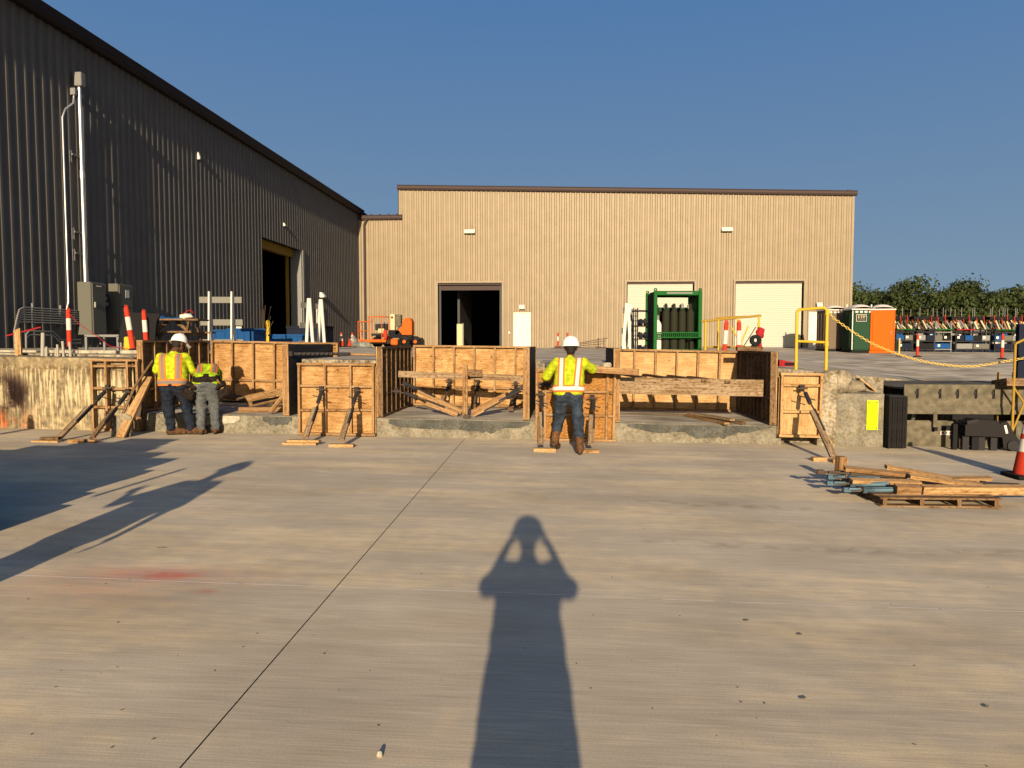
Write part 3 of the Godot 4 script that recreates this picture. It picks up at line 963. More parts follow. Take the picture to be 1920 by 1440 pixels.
func wall_services() -> void:
	var X := WALL_X + 0.05
	# big riser pipe with weather box
	var t := thing("riser_pipe", "thick galvanised riser pipe with grey box on top of the dark wall", "pipe", Vector3(X, 3.2, -19.05))
	pipe(t, "pipe", [Vector3(0.12, 0, 0), Vector3(0.12, 5.1, 0)], 0.046, mt("galv"), 12)
	for y in [0.75, 1.3, 3.3]:
		var c := bx(t, "clamp", Vector3(0.06, y, 0.12), Vector3(0.08, 0.05, 0.42), mt("galv_dull"))
		bx(c, "strut", Vector3(-0.02, -0.05, 0.2), Vector3(0.04, 0.3, 0.04), mt("galv"))
	cbx(t, "weather_box", Vector3(0.14, 5.3, 0), Vector3(0.2, 0.36, 0.2), 0.02, mt("galv_dull"))
	lathe(t, "coupling", [Vector2(0, 2.75), Vector2(0.058, 2.75), Vector2(0.058, 2.95), Vector2(0, 2.95)], mt("galv"), Vector3(0.12, 0, 0), 12)
	t = thing("conduit_pipe", "thin galvanised conduit bending up to the riser box on the dark wall", "pipe", Vector3(X, 1.45, -18.45))
	pipe(t, "conduit", [Vector3(0.06, 0.9, 0.15), Vector3(0.06, 1.2, 0.02), Vector3(0.06, 5.9, 0.02), Vector3(0.06, 6.15, -0.1), Vector3(0.06, 6.4, -0.42), Vector3(0.06, 6.6, -0.46)], 0.022, mt("galv"), 8)
	cbx(t, "junction_box", Vector3(0.06, 6.7, -0.46), Vector3(0.14, 0.18, 0.12), 0.01, mt("galv_dull"))
	# cabinets stand out from the wall, fronts towards the yard and sides towards the camera
	t = thing("electric_cabinet", "tall grey electrical cabinet under the riser pipe", "cabinet", Vector3(X, 1.8, -19.1))
	cbx(t, "case", Vector3(0.22, 0.7, 0), Vector3(0.42, 1.4, 0.62), 0.015, mt("cabinet"))
	var d := cbx(t, "door", Vector3(0.445, 0.7, 0), Vector3(0.03, 1.34, 0.56), 0.01, mt("cabinet"))
	bx(d, "handle", Vector3(0.025, 0.1, 0.2), Vector3(0.03, 0.14, 0.03), mt("galv"))
	bx(d, "maker_plate", Vector3(0.018, 0.6, 0.0), Vector3(0.005, 0.03, 0.2), mt("galv"))
	t = thing("electric_cabinet", "grey electrical cabinet with a paper notice beside the meter", "cabinet", Vector3(X, 1.95, -20.4))
	cbx(t, "case", Vector3(0.2, 0.65, 0), Vector3(0.38, 1.3, 0.7), 0.015, mt("cabinet"))
	d = cbx(t, "door", Vector3(0.405, 0.65, 0), Vector3(0.03, 1.24, 0.64), 0.01, mt("cabinet"))
	bx(d, "notice", Vector3(0.018, 0.38, -0.05), Vector3(0.005, 0.22, 0.18), mt("white_paint"))
	bx(d, "seam", Vector3(0.017, 0.0, 0.0), Vector3(0.006, 0.012, 0.6), mt("black"))
	t = thing("electric_meter", "small dark meter box between the two electrical cabinets", "meter", Vector3(X, 2.55, -19.72))
	cbx(t, "case", Vector3(0.16, 0.2, 0), Vector3(0.2, 0.34, 0.3), 0.01, mt("steel_dark"))
	bx(t, "window", Vector3(0.262, 0.27, 0.05), Vector3(0.01, 0.1, 0.14), mt("galv_dull"))
	bx(t, "window", Vector3(0.262, 0.11, 0.0), Vector3(0.01, 0.08, 0.16), mt("galv_dull"))
	for z in [-0.08, 0.08]:
		pipe(t, "conduit", [Vector3(0.1, -1.0, z), Vector3(0.1, 0.03, z)], 0.022, mt("galv_dull"), 6)
	# bundle of conduits along the wall, sweeping down at the near end
	t = thing("conduit_rack", "bundle of parallel grey conduits running along the foot of dark wall", "conduits", Vector3(X, 1.45, -17.0))
	for k in 7:
		var y := 0.98 - k * 0.058
		var e := 0.42 + k * 0.02
		pipe(t, "conduit", [Vector3(0.08, -0.1, e), Vector3(0.08, y - 0.22, e), Vector3(0.08, y - 0.06, e - 0.07), Vector3(0.08, y, e - 0.22), Vector3(0.08, y, -1.75)], 0.02, mt("galv_dull"), 7)
	for k in 2:
		var y := 0.42 - k * 0.09
		pipe(t, "conduit", [Vector3(0.1, -0.05, 0.2), Vector3(0.1, y - 0.08, 0.18), Vector3(0.1, y, 0.08), Vector3(0.1, y, -0.75), Vector3(0.1, y - 0.2, -1.05), Vector3(0.1, y - 0.2, -1.8)], 0.02, mt("galv_dull"), 7)
	for z in [-0.15, -1.15]:
		bx(t, "strut", Vector3(0.04, 0.8, z), Vector3(0.04, 0.6, 0.045), mt("galv_dull"))

# ---------------------------------------------------------------- formwork
# local x along the panel, y up, +z towards the studs
func form_panel(called: String, label: String, at: Vector3, turn: float, tilt: float, w: float, h: float, studs: Array, rails: Array, ply: String, wood: String, group := "timber form panels of the dock pits") -> Node3D:
	var t := thing(called, label, "form panel", at, turn, group)
	t.rotation.z = tilt
	var wm := mt(wood)
	if ply != "": bx(t, "plywood_sheet", Vector3(w * 0.5, h * 0.5, -0.008), Vector3(w, h, 0.016), mt(ply))
	if ply != "": bx(t, "form_liner", Vector3(w * 0.5, h * 0.5, -0.019), Vector3(w - 0.004, h - 0.004, 0.006), mt("liner"))
	bx(t, "top_plate", Vector3(w * 0.5, h - 0.019, 0.045), Vector3(w, 0.038, 0.088), wm)
	bx(t, "bottom_plate", Vector3(w * 0.5, 0.019, 0.045), Vector3(w, 0.038, 0.088), wm)
	for i in studs.size():
		var s: float = studs[i]
		bx(t, "stud", Vector3(clampf(s, 0.021, w - 0.021), h * 0.5, 0.045 + (i % 2) * 0.001), Vector3(0.038, h - 0.078, 0.086), wm, rot(Vector3(0, 0, 1), rng.randf_range(-0.3, 0.3)))
	for r in rails:
		for i in studs.size() - 1:
			var a: float = studs[i] + 0.022
			var b: float = studs[i + 1] - 0.022
			bx(t, "blocking", Vector3((a + b) * 0.5, r + rng.randf_range(-0.006, 0.006), 0.04), Vector3(b - a, 0.038, 0.076), wm)
	return t

func spaced(w: float, step: float) -> Array:
	var out := [0.021]
	var n := int(round(w / step))
	for i in range(1, n): out.append(w * i / n)
	out.append(w - 0.021)
	return out

# adjustable brace: timber below, steel turnbuckle above, on a foot block
func brace(label: String, top: Vector3, foot: Vector3, wood := "lumber_grey", share := 0.58, group := "adjustable form braces") -> Node3D:
	var t := thing("form_brace", label, "brace", foot, 0.0, group)
	var d := top - foot
	var hint := Vector3(0, 0, 1)
	var st := d.normalized()
	var side := st.cross(hint).normalized()
	board(t, "timber", st * 0.03, d * share, 0.089, 0.038, mt(wood), st.cross(side))
	# steel: channel, threaded rod, turnbuckle, head plate
	var off := side * 0.035
	board(t, "channel", d * (share - 0.28) + off, d * (share + 0.02) + off, 0.05, 0.028, mt("steel_dark"), side)
	pipe(t, "threaded_rod", [d * (share + 0.02) + off, d * 0.95], 0.014, mt("steel_rust"), 6)
	var m := d * ((share + 1.0) * 0.5) + off * 0.5
	var tb := pipe(t, "turnbuckle", [m - st * 0.13, m - st * 0.11, m + st * 0.11, m + st * 0.13], 0.034, mt("steel_dark"), 8)
	pipe(tb, "handle", [m + Vector3(-0.11, 0.03, 0.02), m + Vector3(0.11, -0.03, 0.02)], 0.009, mt("steel_dark"), 5)
	bx(t, "head_plate", d * 0.965 , Vector3(0.07, 0.09, 0.05), mt("steel_dark"))
	pipe(t, "pin", [d * 0.955 + Vector3(-0.08, 0, 0.02), d * 0.955 + Vector3(0.08, 0, 0.02)], 0.012, mt("steel_rust"), 6)
	return t

func loose_board(label: String, a: Vector3, b: Vector3, w: float, tk: float, wood: String, hint := Vector3.UP, called := "loose_board", group := "loose boards round the forms") -> MeshInstance3D:
	var o := board(self, called, a, b, w, tk, mt(wood), hint)
	tag(o, label, "board", group)
	return o

func block(label: String, ctr: Vector3, s: Vector3, wood: String, turn := 0.0) -> void:
	var o := bx(self, "foot_block", ctr, s, mt(wood), rot(Vector3.UP, turn))
	tag(o, label, "wood block", "wood blocks under the braces")

func build_forms() -> void:
	var K := -0.0175
	# pit one
	form_panel("pit_formwork", "shaded form panel on the side of the first pit behind the white-hatted worker", Vector3(-7.26, 0.42, DOCK_Z), PI / 2, 0.0, 2.36, 1.22, spaced(2.36, 0.42), [0.38, 0.78], "ply", "lumber")
	form_panel("pit_formwork", "lit plywood form panel at the back of the first pit beside the bent worker", Vector3(-7.14, 0.44, BACK_Z), 0, K, 2.6, 1.2, spaced(2.6, 0.41), [0.42], "ply", "lumber")
	form_panel("pit_formwork", "form panel with dark outer face between the first pit and the small front panel", Vector3(-4.66, 0.37, BACK_Z + 0.04), -PI / 2, 0.0, 2.36, 1.2, spaced(2.36, 0.42), [0.4, 0.8], "ply", "lumber")
	# pit two
	form_panel("pit_formwork", "dark shaded form panel on the left side of the middle pit", Vector3(-3.13, 0.36, DOCK_Z), PI / 2, 0.0, 2.36, 1.17, spaced(2.36, 0.36), [0.37, 0.74], "ply", "lumber_old")
	form_panel("pit_formwork", "wide lit plywood panel with knots at the back of the middle pit", Vector3(-3.02, 0.36, BACK_Z), 0, -0.012, 2.42, 1.19, spaced(2.42, 0.4), [0.36], "ply_knotty", "lumber")
	form_panel("pit_formwork", "narrow edge-on form panel between the middle pit and the reaching worker", Vector3(-0.62, 0.33, BACK_Z + 0.04), -PI / 2, 0.0, 2.36, 1.19, spaced(2.36, 0.42), [0.4, 0.8], "ply", "lumber")
	# pit three
	form_panel("pit_formwork", "edge-on form panel with grey outer face next to the reaching worker", Vector3(0.78, 0.31, DOCK_Z), PI / 2, 0.0, 2.36, 1.19, spaced(2.36, 0.42), [0.4, 0.8], "ply", "lumber")
	form_panel("pit_formwork", "wide pale plywood panel at the back of the pit with the long beam", Vector3(0.89, 0.31, BACK_Z), 0, K, 2.42, 1.17, spaced(2.42, 0.4), [0.36], "ply_pale", "lumber")
	form_panel("pit_formwork", "dark studded form panel closing the pit with the long beam", Vector3(3.34, 0.28, BACK_Z + 0.04), -PI / 2, 0.0, 2.36, 1.17, spaced(2.36, 0.27), [0.42], "ply", "lumber_old")
	# front faces of the piers
	form_panel("front_formwork", "square plywood front form with two steel braces between two pits", Vector3(-4.46, 0.06, DOCK_Z + 0.03), 0, -0.004, 1.31, 1.2, [0.03, 0.47, 0.9, 1.28], [0.42, 0.82], "ply", "lumber", "front forms of the dock piers")
	form_panel("front_formwork", "strand board front form in front of the reaching worker", Vector3(-0.51, 0.01, DOCK_Z + 0.03), 0, -0.012, 1.3, 1.16, [0.03, 0.16, 0.63, 1.16, 1.27], [0.42, 0.8], "osb", "lumber", "front forms of the dock piers")
	form_panel("front_formwork", "narrow ochre plywood front form beside the concrete pier", Vector3(3.37, 0.10, DOCK_Z + 0.03), 0, -0.01, 0.66, 1.02, [0.03, 0.63], [0.4, 0.83], "ply_pale", "lumber_pale", "front forms of the dock piers")
	form_panel("front_formwork", "timber frame form against the stained dock wall beside the shovel", Vector3(-8.05, 0.10, DOCK_Z + 0.03), 0, 0.0, 0.86, 1.22, [0.03, 0.28, 0.66, 0.83], [0.4, 0.72, 1.1], "", "lumber", "front forms of the dock piers")
	var pf := thing("corner_post", "short dark post under the end of the first pit's side panel", "post", Vector3(-7.22, 0.06, DOCK_Z + 0.06))
	bx(pf, "timber", Vector3(0, 0.33, 0), Vector3(0.14, 0.56, 0.1), mt("lumber_old"))
	bx(pf, "cleat", Vector3(0, 0.42, 0.06), Vector3(0.15, 0.26, 0.03), mt("steel_rust"))
	# braces in front of the panels
	brace("grey brace leaning on the frame form, farther from the shovel", Vector3(-7.7, 0.87, -11.98), Vector3(-7.62, 0.13, -10.72) + Vector3(-0.12, 0, 0), "lumber_grey")
	brace("brown brace leaning on the frame form, closer to the shovel", Vector3(-7.36, 0.8, -11.98), Vector3(-7.2, 0.13, -10.7), "lumber_old")
	block("flat wood pieces under the grey brace", Vector3(-7.85, 0.105, -10.62), Vector3(0.42, 0.03, 0.1), "lumber_pale")
	block("dark wood wedge lying on the flat pieces under the grey brace", Vector3(-7.82, 0.145, -10.66), Vector3(0.26, 0.04, 0.09), "lumber_old", 12)
	block("pale wood block under the brown brace", Vector3(-7.36, 0.115, -10.62), Vector3(0.24, 0.05, 0.1), "lumber_pale", 6)
	block("short wood block beside the foot of the brown brace", Vector3(-7.13, 0.11, -10.66), Vector3(0.11, 0.045, 0.1), "lumber_pale", -4)
	brace("left brace of the square front form", Vector3(-4.03, 0.86, -11.98), Vector3(-3.97, 0.13, -10.97), "lumber_grey")
	brace("right brace of the square front form", Vector3(-3.44, 0.85, -11.98), Vector3(-3.36, 0.12, -10.8), "lumber_grey")
	block("lower pale board under the left brace of the square form", Vector3(-4.02, 0.07, -10.9), Vector3(0.52, 0.035, 0.11), "lumber_pale", 1)
	block("upper pale board under the left brace of the square form", Vector3(-3.97, 0.106, -10.93), Vector3(0.5, 0.035, 0.1), "lumber_pale", -2)
	block("pale board under the right brace of the square form", Vector3(-3.34, 0.065, -10.78), Vector3(0.37, 0.045, 0.1), "lumber_pale", 2)
	brace("upright brace left of the reaching worker", Vector3(-0.42, 0.8, -11.98), Vector3(-0.37, 0.09, -10.86), "lumber_grey")
	brace("upright brace right of the reaching worker's legs", Vector3(0.42, 0.74, -11.98), Vector3(0.36, 0.09, -10.85), "lumber_grey")
	block("pale board under the brace left of the reaching worker", Vector3(-0.31, 0.03, -10.78), Vector3(0.32, 0.055, 0.1), "lumber_pale")
	block("pale board under the brace right of the reaching worker", Vector3(0.33, 0.02, -10.78), Vector3(0.3, 0.04, 0.1), "lumber_pale")
	brace("long brace of the narrow ochre form", Vector3(3.69, 0.92, -11.98), Vector3(3.68, 0.0, -10.42), "lumber_grey", 0.62)
	block("pale block under the long brace of the narrow form", Vector3(3.72, -0.02, -10.36), Vector3(0.2, 0.05, 0.1), "lumber_pale", 5)
	block("pale block next to the foot of the long brace", Vector3(3.5, -0.015, -10.5), Vector3(0.2, 0.055, 0.09), "lumber_pale", 9)
	# shovel and leaning board beside the frame form
	var sh := thing("shovel", "square shovel with mortar-caked blade leaning on the frame form", "shovel", Vector3(-7.13, 0.09, -11.4))
	var bl := Buf.new()
	bl.prism(PackedVector2Array([Vector2(-0.16, 0), Vector2(0.16, 0), Vector2(0.155, 0.32), Vector2(0.06, 0.37), Vector2(-0.06, 0.37), Vector2(-0.155, 0.32)]), -0.008, 0.012, Transform3D(rot(Vector3.RIGHT, -10), Vector3(0, 0, 0.05)))
	put(sh, "blade", bl.done(), mt("concrete_rough"))
	pipe(sh, "shaft", [Vector3(0, 0.36, -0.02), Vector3(0.08, 0.8, -0.25), Vector3(0.2, 1.2, -0.58)], 0.022, mt("lumber_old"), 8)
	loose_board("long pale board leaning on the corner of first pit", Vector3(-7.05, 0.09, -11.2), Vector3(-6.98, 1.02, -11.93), 0.14, 0.038, "lumber_pale", Vector3(0, 0.6, 1), "leaning_board")
	# clutter inside pit one
	brace("brace inside the first pit against its back panel", Vector3(-5.1, 1.0, -14.38), Vector3(-5.5, 0.42, -13.55), "lumber_old", 0.6, "braces inside the pits")
	var pit1 := [
		[Vector3(-5.55, 0.62, -12.5), Vector3(-4.85, 0.78, -13.1), 0.15, "lumber_pale", "broad pale board propped in the first pit beside the bent worker"],
		[Vector3(-5.6, 0.5, -12.7), Vector3(-4.72, 0.68, -13.3), 0.09, "lumber", "narrow board under the broad pale one in the first pit"],
		[Vector3(-5.05, 0.40, -12.28), Vector3(-4.74, 0.93, -12.7), 0.07, "lumber", "thin stick leaning on the end post of the first pit"],
		[Vector3(-6.3, 0.72, -12.5), Vector3(-5.55, 0.56, -12.9), 0.1, "lumber_old", "dark board behind the bent worker's tool belt"],
		[Vector3(-5.7, 0.42, -12.5), Vector3(-4.8, 0.41, -12.8), 0.1, "lumber", "board lying flat on the floor of the first pit"],
		[Vector3(-6.6, 0.62, -12.3), Vector3(-6.1, 0.48, -12.6), 0.14, "lumber_old", "dark board end between the two workers"]]
	for p in pit1:
		loose_board(p[4], p[0], p[1], p[2], 0.04, p[3], Vector3(0, 0.75, 0.66))
	# pier one: plank and steel strap on top of the front form
	loose_board("pale plank lying across the pier behind the square form", Vector3(-4.05, 1.40, -12.55), Vector3(-3.06, 1.385, -12.3), 0.035, 0.11, "lumber", Vector3(0, 0.1, 1))
	var sp := thing("steel_strap", "perforated dark steel strap lying from the first pit's end post to the plank", "strap", Vector3(-4.66, 1.36, -12.16))
	bx(sp, "bar", Vector3(0.5, 0.05, -0.1), Vector3(1.0, 0.045, 0.05), mt("steel_dark"), rot(Vector3.UP, 7))
	for k in 9:
		pipe(sp, "bolt", [Vector3(0.2 + k * 0.075, 0.05, -0.12 + k * -0.008 + 0.05), Vector3(0.2 + k * 0.075, 0.05, -0.04 + k * -0.008 + 0.05)], 0.014, mt("steel_rust"), 6)
	cbx(sp, "end_bracket", Vector3(0.02, 0.05, 0.0), Vector3(0.13, 0.09, 0.1), 0.012, mt("steel_dark"))
	# pit two: horizontal plank, pairs of crossing braces, post and sledge hammer
	loose_board("long weathered plank spanning the middle pit at waist height", Vector3(-2.98, 1.04, -13.0), Vector3(-0.72, 0.98, -12.75), 0.11, 0.038, "lumber_grey", Vector3(0, 0.05, 1))
	brace("upper left of the crossing braces in the middle pit", Vector3(-2.95, 0.86, -13.2), Vector3(-1.78, 0.38, -12.72), "lumber", 0.74, "braces inside the pits")
	brace("lower left of the crossing braces in the middle pit", Vector3(-3.0, 0.77, -12.75), Vector3(-1.82, 0.36, -12.5), "lumber", 0.5, "braces inside the pits")
	brace("upper right of the crossing braces in the middle pit", Vector3(-0.68, 0.88, -12.9), Vector3(-1.66, 0.37, -12.72), "lumber", 0.62, "braces inside the pits")
	brace("lower right of the crossing braces in the middle pit", Vector3(-0.68, 0.86, -12.6), Vector3(-1.62, 0.355, -12.48), "lumber", 0.5, "braces inside the pits")
	brace("short upright steel brace left of the post in the middle pit", Vector3(-2.28, 0.88, -14.38), Vector3(-2.35, 0.38, -13.7), "lumber_old", 0.4, "braces inside the pits")
	brace("upright steel brace right of the post in the middle pit", Vector3(-0.98, 0.82, -14.38), Vector3(-1.0, 0.37, -13.3), "lumber_old", 0.4, "braces inside the pits")
	brace("steel brace directly behind the post in the middle pit", Vector3(-1.72, 0.9, -14.38), Vector3(-1.7, 0.38, -13.4), "lumber_old", 0.4, "braces inside the pits")
	var po := thing("prop_post", "upright pale timber prop in the middle pit with a crosspiece", "post", Vector3(-1.74, pit_y(-1.74), -12.66))
	bx(po, "timber", Vector3(0, 0.44, 0), Vector3(0.085, 0.88, 0.07), mt("lumber"))
	bx(po, "crosspiece", Vector3(0.16, 0.74, -0.06), Vector3(0.26, 0.12, 0.05), mt("lumber_old"))
	var hm := thing("sledge_hammer", "sledge hammer standing on its head in front of the timber prop", "hammer", Vector3(-1.66, pit_y(-1.66), -12.26))
	lathe(hm, "handle", [Vector2(0, 0.05), Vector2(0.017, 0.05), Vector2(0.019, 0.4), Vector2(0.022, 0.8), Vector2(0, 0.82)], mt("lumber"), Vector3(0, 0, 0), 10)
	cbx(hm, "head", Vector3(0, 0.035, 0.0), Vector3(0.11, 0.07, 0.07), 0.012, mt("steel_rust"))
	# pit three: deep beam on cross sticks, boards on the floor
	var bm := board(self, "long_beam", Vector3(0.84, 0.895, -12.24), Vector3(3.2, 0.855, -12.34), 0.27, 0.045, mt("lumber_grey"), Vector3(0, 0, 1))
	tag(bm, "long deep weathered beam set on edge across the right pit", "beam")
	var n := 0
	for q in [[1.28, "first"], [1.78, "second"], [2.24, "third"], [2.62, "fourth"]]:
		loose_board("%s cross stick behind the long beam counted from the reaching worker" % q[1], Vector3(q[0], 1.02 - 0.02 * n, -12.24), Vector3(q[0] - 0.28, 1.0 - 0.02 * n, -14.4), 0.09, 0.038, "lumber_old", Vector3.UP, "cross_stick", "cross sticks behind the beam")
		n += 1
	loose_board("loose board on the pit floor nearest the dark side panel", Vector3(2.25, pit_y(2.3) + 0.03, -13.3), Vector3(2.85, pit_y(2.8) + 0.025, -12.12), 0.09, 0.038, "lumber_old")
	loose_board("loose board overhanging the sill of the right pit", Vector3(2.12, pit_y(2.2) + 0.025, -13.35), Vector3(2.56, pit_y(2.5) + 0.025, -12.02), 0.09, 0.038, "lumber")
	loose_board("middle one of three boards on the floor of the right pit", Vector3(2.18, pit_y(2.2) + 0.06, -13.4), Vector3(2.7, pit_y(2.5) + 0.062, -12.25), 0.09, 0.036, "lumber_grey")
	loose_board("small wood block lying on top of the dark side panel", Vector3(3.05, 1.49, -13.6), Vector3(3.5, 1.485, -13.6), 0.12, 0.07, "lumber_old")
	# the plank the worker holds
	loose_board("brown plank held by the worker across the strand board form", Vector3(0.12, 1.2, -11.62), Vector3(1.14, 1.13, -11.78), 0.10, 0.035, "lumber", Vector3(0, 0.1, 1), "held_plank")
	# thin steel waler left of the worker, plus grey chips on the slab edge
	var wl := thing("steel_waler", "short steel clamp bar fixed across the strand board form", "clamp", Vector3(-0.44, 0.92, -11.96))
	bx(wl, "bar", Vector3(0.3, 0, 0), Vector3(0.5, 0.06, 0.03), mt("steel_dark"))
	lathe(wl, "eye", [Vector2(0.018, -0.02), Vector2(0.045, -0.02), Vector2(0.045, 0.02), Vector2(0.018, 0.02), Vector2(0.018, -0.02)], mt("steel_rust"), Vector3(0.02, 0, 0), 12, rot(Vector3.RIGHT, 90))
	for q in [[-0.36, 0.26], [-0.05, 0.34], [0.22, 0.2], [0.6, 0.14]]:
		var ch := cbx(self, "mortar_lump", Vector3(q[0] + q[1] * 0.5, 1.225, -12.33), Vector3(q[1], 0.085, 0.1), 0.02, mt("concrete_wet") if q[0] < 0.5 else mt("concrete_white"), rot(Vector3.UP, rng.randf_range(-6, 6)))
		tag(ch, ["blue-grey mortar lump on slab edge by the panel end", "longest blue-grey mortar lump on slab edge beside worker", "small mortar lump on slab edge behind the worker", "white mortar lump on slab edge by the grey panel"][[-0.36, -0.05, 0.22, 0.6].find(q[0])], "mortar", "mortar lumps on the slab edge")

# ---------------------------------------------------------------- dock wall, pier and leveller
func lump(parent: Node, called: String, ctr: Vector3, s: Vector3, seed_: int, m: Material) -> MeshInstance3D:
	var sp := SphereMesh.new()
	sp.radial_segments = 14; sp.rings = 8; sp.radius = 0.5; sp.height = 1.0
	var arr := sp.get_mesh_arrays()
	var vs: PackedVector3Array = arr[Mesh.ARRAY_VERTEX]
	var nz := noise(1.6, 3, seed_)
	for i in vs.size():
		var p := vs[i]
		vs[i] = p * (1.0 + 0.55 * nz.get_noise_3d(p.x * 1.3, p.y * 1.3, p.z * 1.3)) * s
	arr[Mesh.ARRAY_VERTEX] = vs
	var st := SurfaceTool.new()
	var am := ArrayMesh.new()
	am.add_surface_from_arrays(Mesh.PRIMITIVE_TRIANGLES, arr)
	st.create_from(am, 0)
	st.generate_normals()
	return put(parent, called, st.commit(), m, Transform3D(Basis.IDENTITY, ctr))

func build_dock() -> void:
	var t := thing("dock_wall", "old concrete dock wall streaked with white runs and dark tar", "wall", Vector3(-7.35, 0, DOCK_Z))
	# local x negative: the wall runs away from the forms
	var b := Buf.new()
	var n := 24
	for i in n:
		var xa := -12.0 + 12.0 * i / n; var xb := -12.0 + 12.0 * (i + 1) / n
		var ya := up_y(xa - 7.35, -12.5) - 0.05; var yb := up_y(xb - 7.35, -12.5) - 0.05
		var ua := (xa + 12.0) / 12.0 * 2.0; var ub := (xb + 12.0) / 12.0 * 2.0
		b.quad(Vector3(xa, -0.2, 0), Vector3(xb, -0.2, 0), Vector3(xb, yb - 0.2, 0), Vector3(xa, ya - 0.2, 0), Vector2(ua, 1), Vector2(ub, 1), Vector2(ub, 0.14), Vector2(ua, 0.14))
		b.quad(Vector3(xa, ya - 0.2, 0), Vector3(xb, yb - 0.2, 0), Vector3(xb, yb - 0.19, -0.015), Vector3(xa, ya - 0.19, -0.015), Vector2(ua, 0.14), Vector2(ub, 0.14), Vector2(ub, 0.13), Vector2(ua, 0.13))
		b.quad(Vector3(xa, ya - 0.19, -0.015), Vector3(xb, yb - 0.19, -0.015), Vector3(xb, yb, -0.015), Vector3(xa, ya, -0.015), Vector2(ua, 0.13), Vector2(ub, 0.13), Vector2(ub, 0.0), Vector2(ua, 0.0))
	put(t, "wall_face", b.done(), mt("drip"))
	b = Buf.new()
	for i in n:
		var xa := -12.0 + 12.0 * i / n; var xb := -12.0 + 12.0 * (i + 1) / n
		var ya := up_y(xa - 7.35, -12.5) - 0.05; var yb := up_y(xb - 7.35, -12.5) - 0.05
		b.quad(Vector3(xa, ya, -0.015), Vector3(xb, yb, -0.015), Vector3(xb, yb + 0.02, -0.55), Vector3(xa, ya + 0.02, -0.55))
	b.quad(Vector3(0, -0.2, 0), Vector3(0, -0.2, -0.5), Vector3(0, 1.34, -0.5), Vector3(0, 1.34, 0))
	put(t, "wall_top", b.done(), mt("concrete_rough"))
	var cb := thing("concrete_curb", "low broken white curb along the platform edge below the dark wall", "curb", Vector3(-9.2, up_y(-9.2, -13.4), -13.4))
	for k in 5:
		cbx(cb, "curb_stone", Vector3(-1.9 + k * 0.78, 0.02, 0.06 * (k % 2)), Vector3(0.72, 0.07, 0.16), 0.015, mt("concrete_white"), rot(Vector3.UP, rng.randf_range(-2, 2)))
	# pier at the right of the forms: chipped upper part, lower block with marker plate
	t = thing("concrete_pier", "chipped concrete pier beside the narrow ochre form", "pier", Vector3(4.13, 0, DOCK_Z))
	b = Buf.new()
	b.cbox(Vector3(0.02, 0.46, -0.2), Vector3(0.3, 1.3, 0.42), 0.018)
	put(t, "pier_body", b.done(), mt("concrete_rough"))
	lump(t, "broken_concrete", Vector3(0.27, 0.95, -0.28), Vector3(0.44, 0.42, 0.34), 3, mt("concrete_rough"))
	lump(t, "broken_concrete", Vector3(0.52, 0.86, -0.36), Vector3(0.36, 0.28, 0.36), 8, mt("concrete_rough"))
	lump(t, "broken_concrete", Vector3(0.1, 1.09, -0.2), Vector3(0.24, 0.14, 0.26), 12, mt("concrete_rough"))
	t = thing("concrete_block", "smooth grey concrete block with a lime marker plate", "block", Vector3(4.65, 0, DOCK_Z))
	cbx(t, "block_body", Vector3(0, 0.29, -0.38), Vector3(0.74, 1.0, 0.78), 0.012, mt("concrete"))
	bx(t, "formed_edge", Vector3(-0.395, 0.28, 0.0), Vector3(0.04, 0.94, 0.03), mt("concrete_rough"))
	t = thing("marker_plate", "bright lime reflective plate bolted to the concrete block", "plate", Vector3(4.835, 0.215, DOCK_Z + 0.018))
	cbx(t, "plate", Vector3(0, 0.235, 0), Vector3(0.175, 0.47, 0.014), 0.003, mt("lime_plate"))
	for x in [-0.062, 0.062]:
		for y in [0.03, 0.44]:
			lathe(t, "bolt", [Vector2(0, 0.006), Vector2(0.012, 0.006), Vector2(0.012, 0), Vector2(0.012, -0.004)], mt("steel_rust"), Vector3(x, y, 0.009), 8, rot(Vector3.RIGHT, 90))
	var sc := thing("wood_scrap", "small curved plywood scrap lying against the broken pier", "scrap", Vector3(4.9, 0.79, DOCK_Z - 0.45))
	bx(sc, "scrap", Vector3(0, 0.12, 0), Vector3(0.32, 0.02, 0.2), mt("lumber_pale"), rot(Vector3(0, 0, 1), -38))
	# rubber bumper
	t = thing("dock_bumper", "black scuffed rubber dock bumper beside the concrete block", "bumper", Vector3(5.17, -0.05, DOCK_Z + 0.02))
	for k in 7:
		cbx(t, "rubber_pad", Vector3(-0.115 + k * 0.0385, 0.4, 0.0), Vector3(0.036, 0.8, 0.3 + 0.01 * (k % 2)), 0.006, mt("rubber"))
	bx(t, "side_plate", Vector3(-0.145, 0.4, -0.08), Vector3(0.012, 0.82, 0.5), mt("black"))
	bx(t, "top_plate", Vector3(0.0, 0.81, -0.05), Vector3(0.28, 0.014, 0.36), mt("steel_dark"))
	# leveller: standing lip, deck behind, front plates
	t = thing("dock_leveller", "olive steel dock leveller with its slotted lip standing up", "dock leveller", Vector3(5.4, 0, DOCK_Z - 0.2))
	cbx(t, "lip", Vector3(1.27, 0.75, 0.0), Vector3(2.54, 0.36, 0.03), 0.005, mt("olive"))
	cbx(t, "lip_bend", Vector3(1.27, 0.515, 0.02), Vector3(2.54, 0.12, 0.03), 0.005, mt("olive"), rot(Vector3.RIGHT, -9))
	cbx(t, "deck", Vector3(1.27, 0.86, -1.24), Vector3(2.54, 0.03, 2.3), 0.005, mt("olive"))
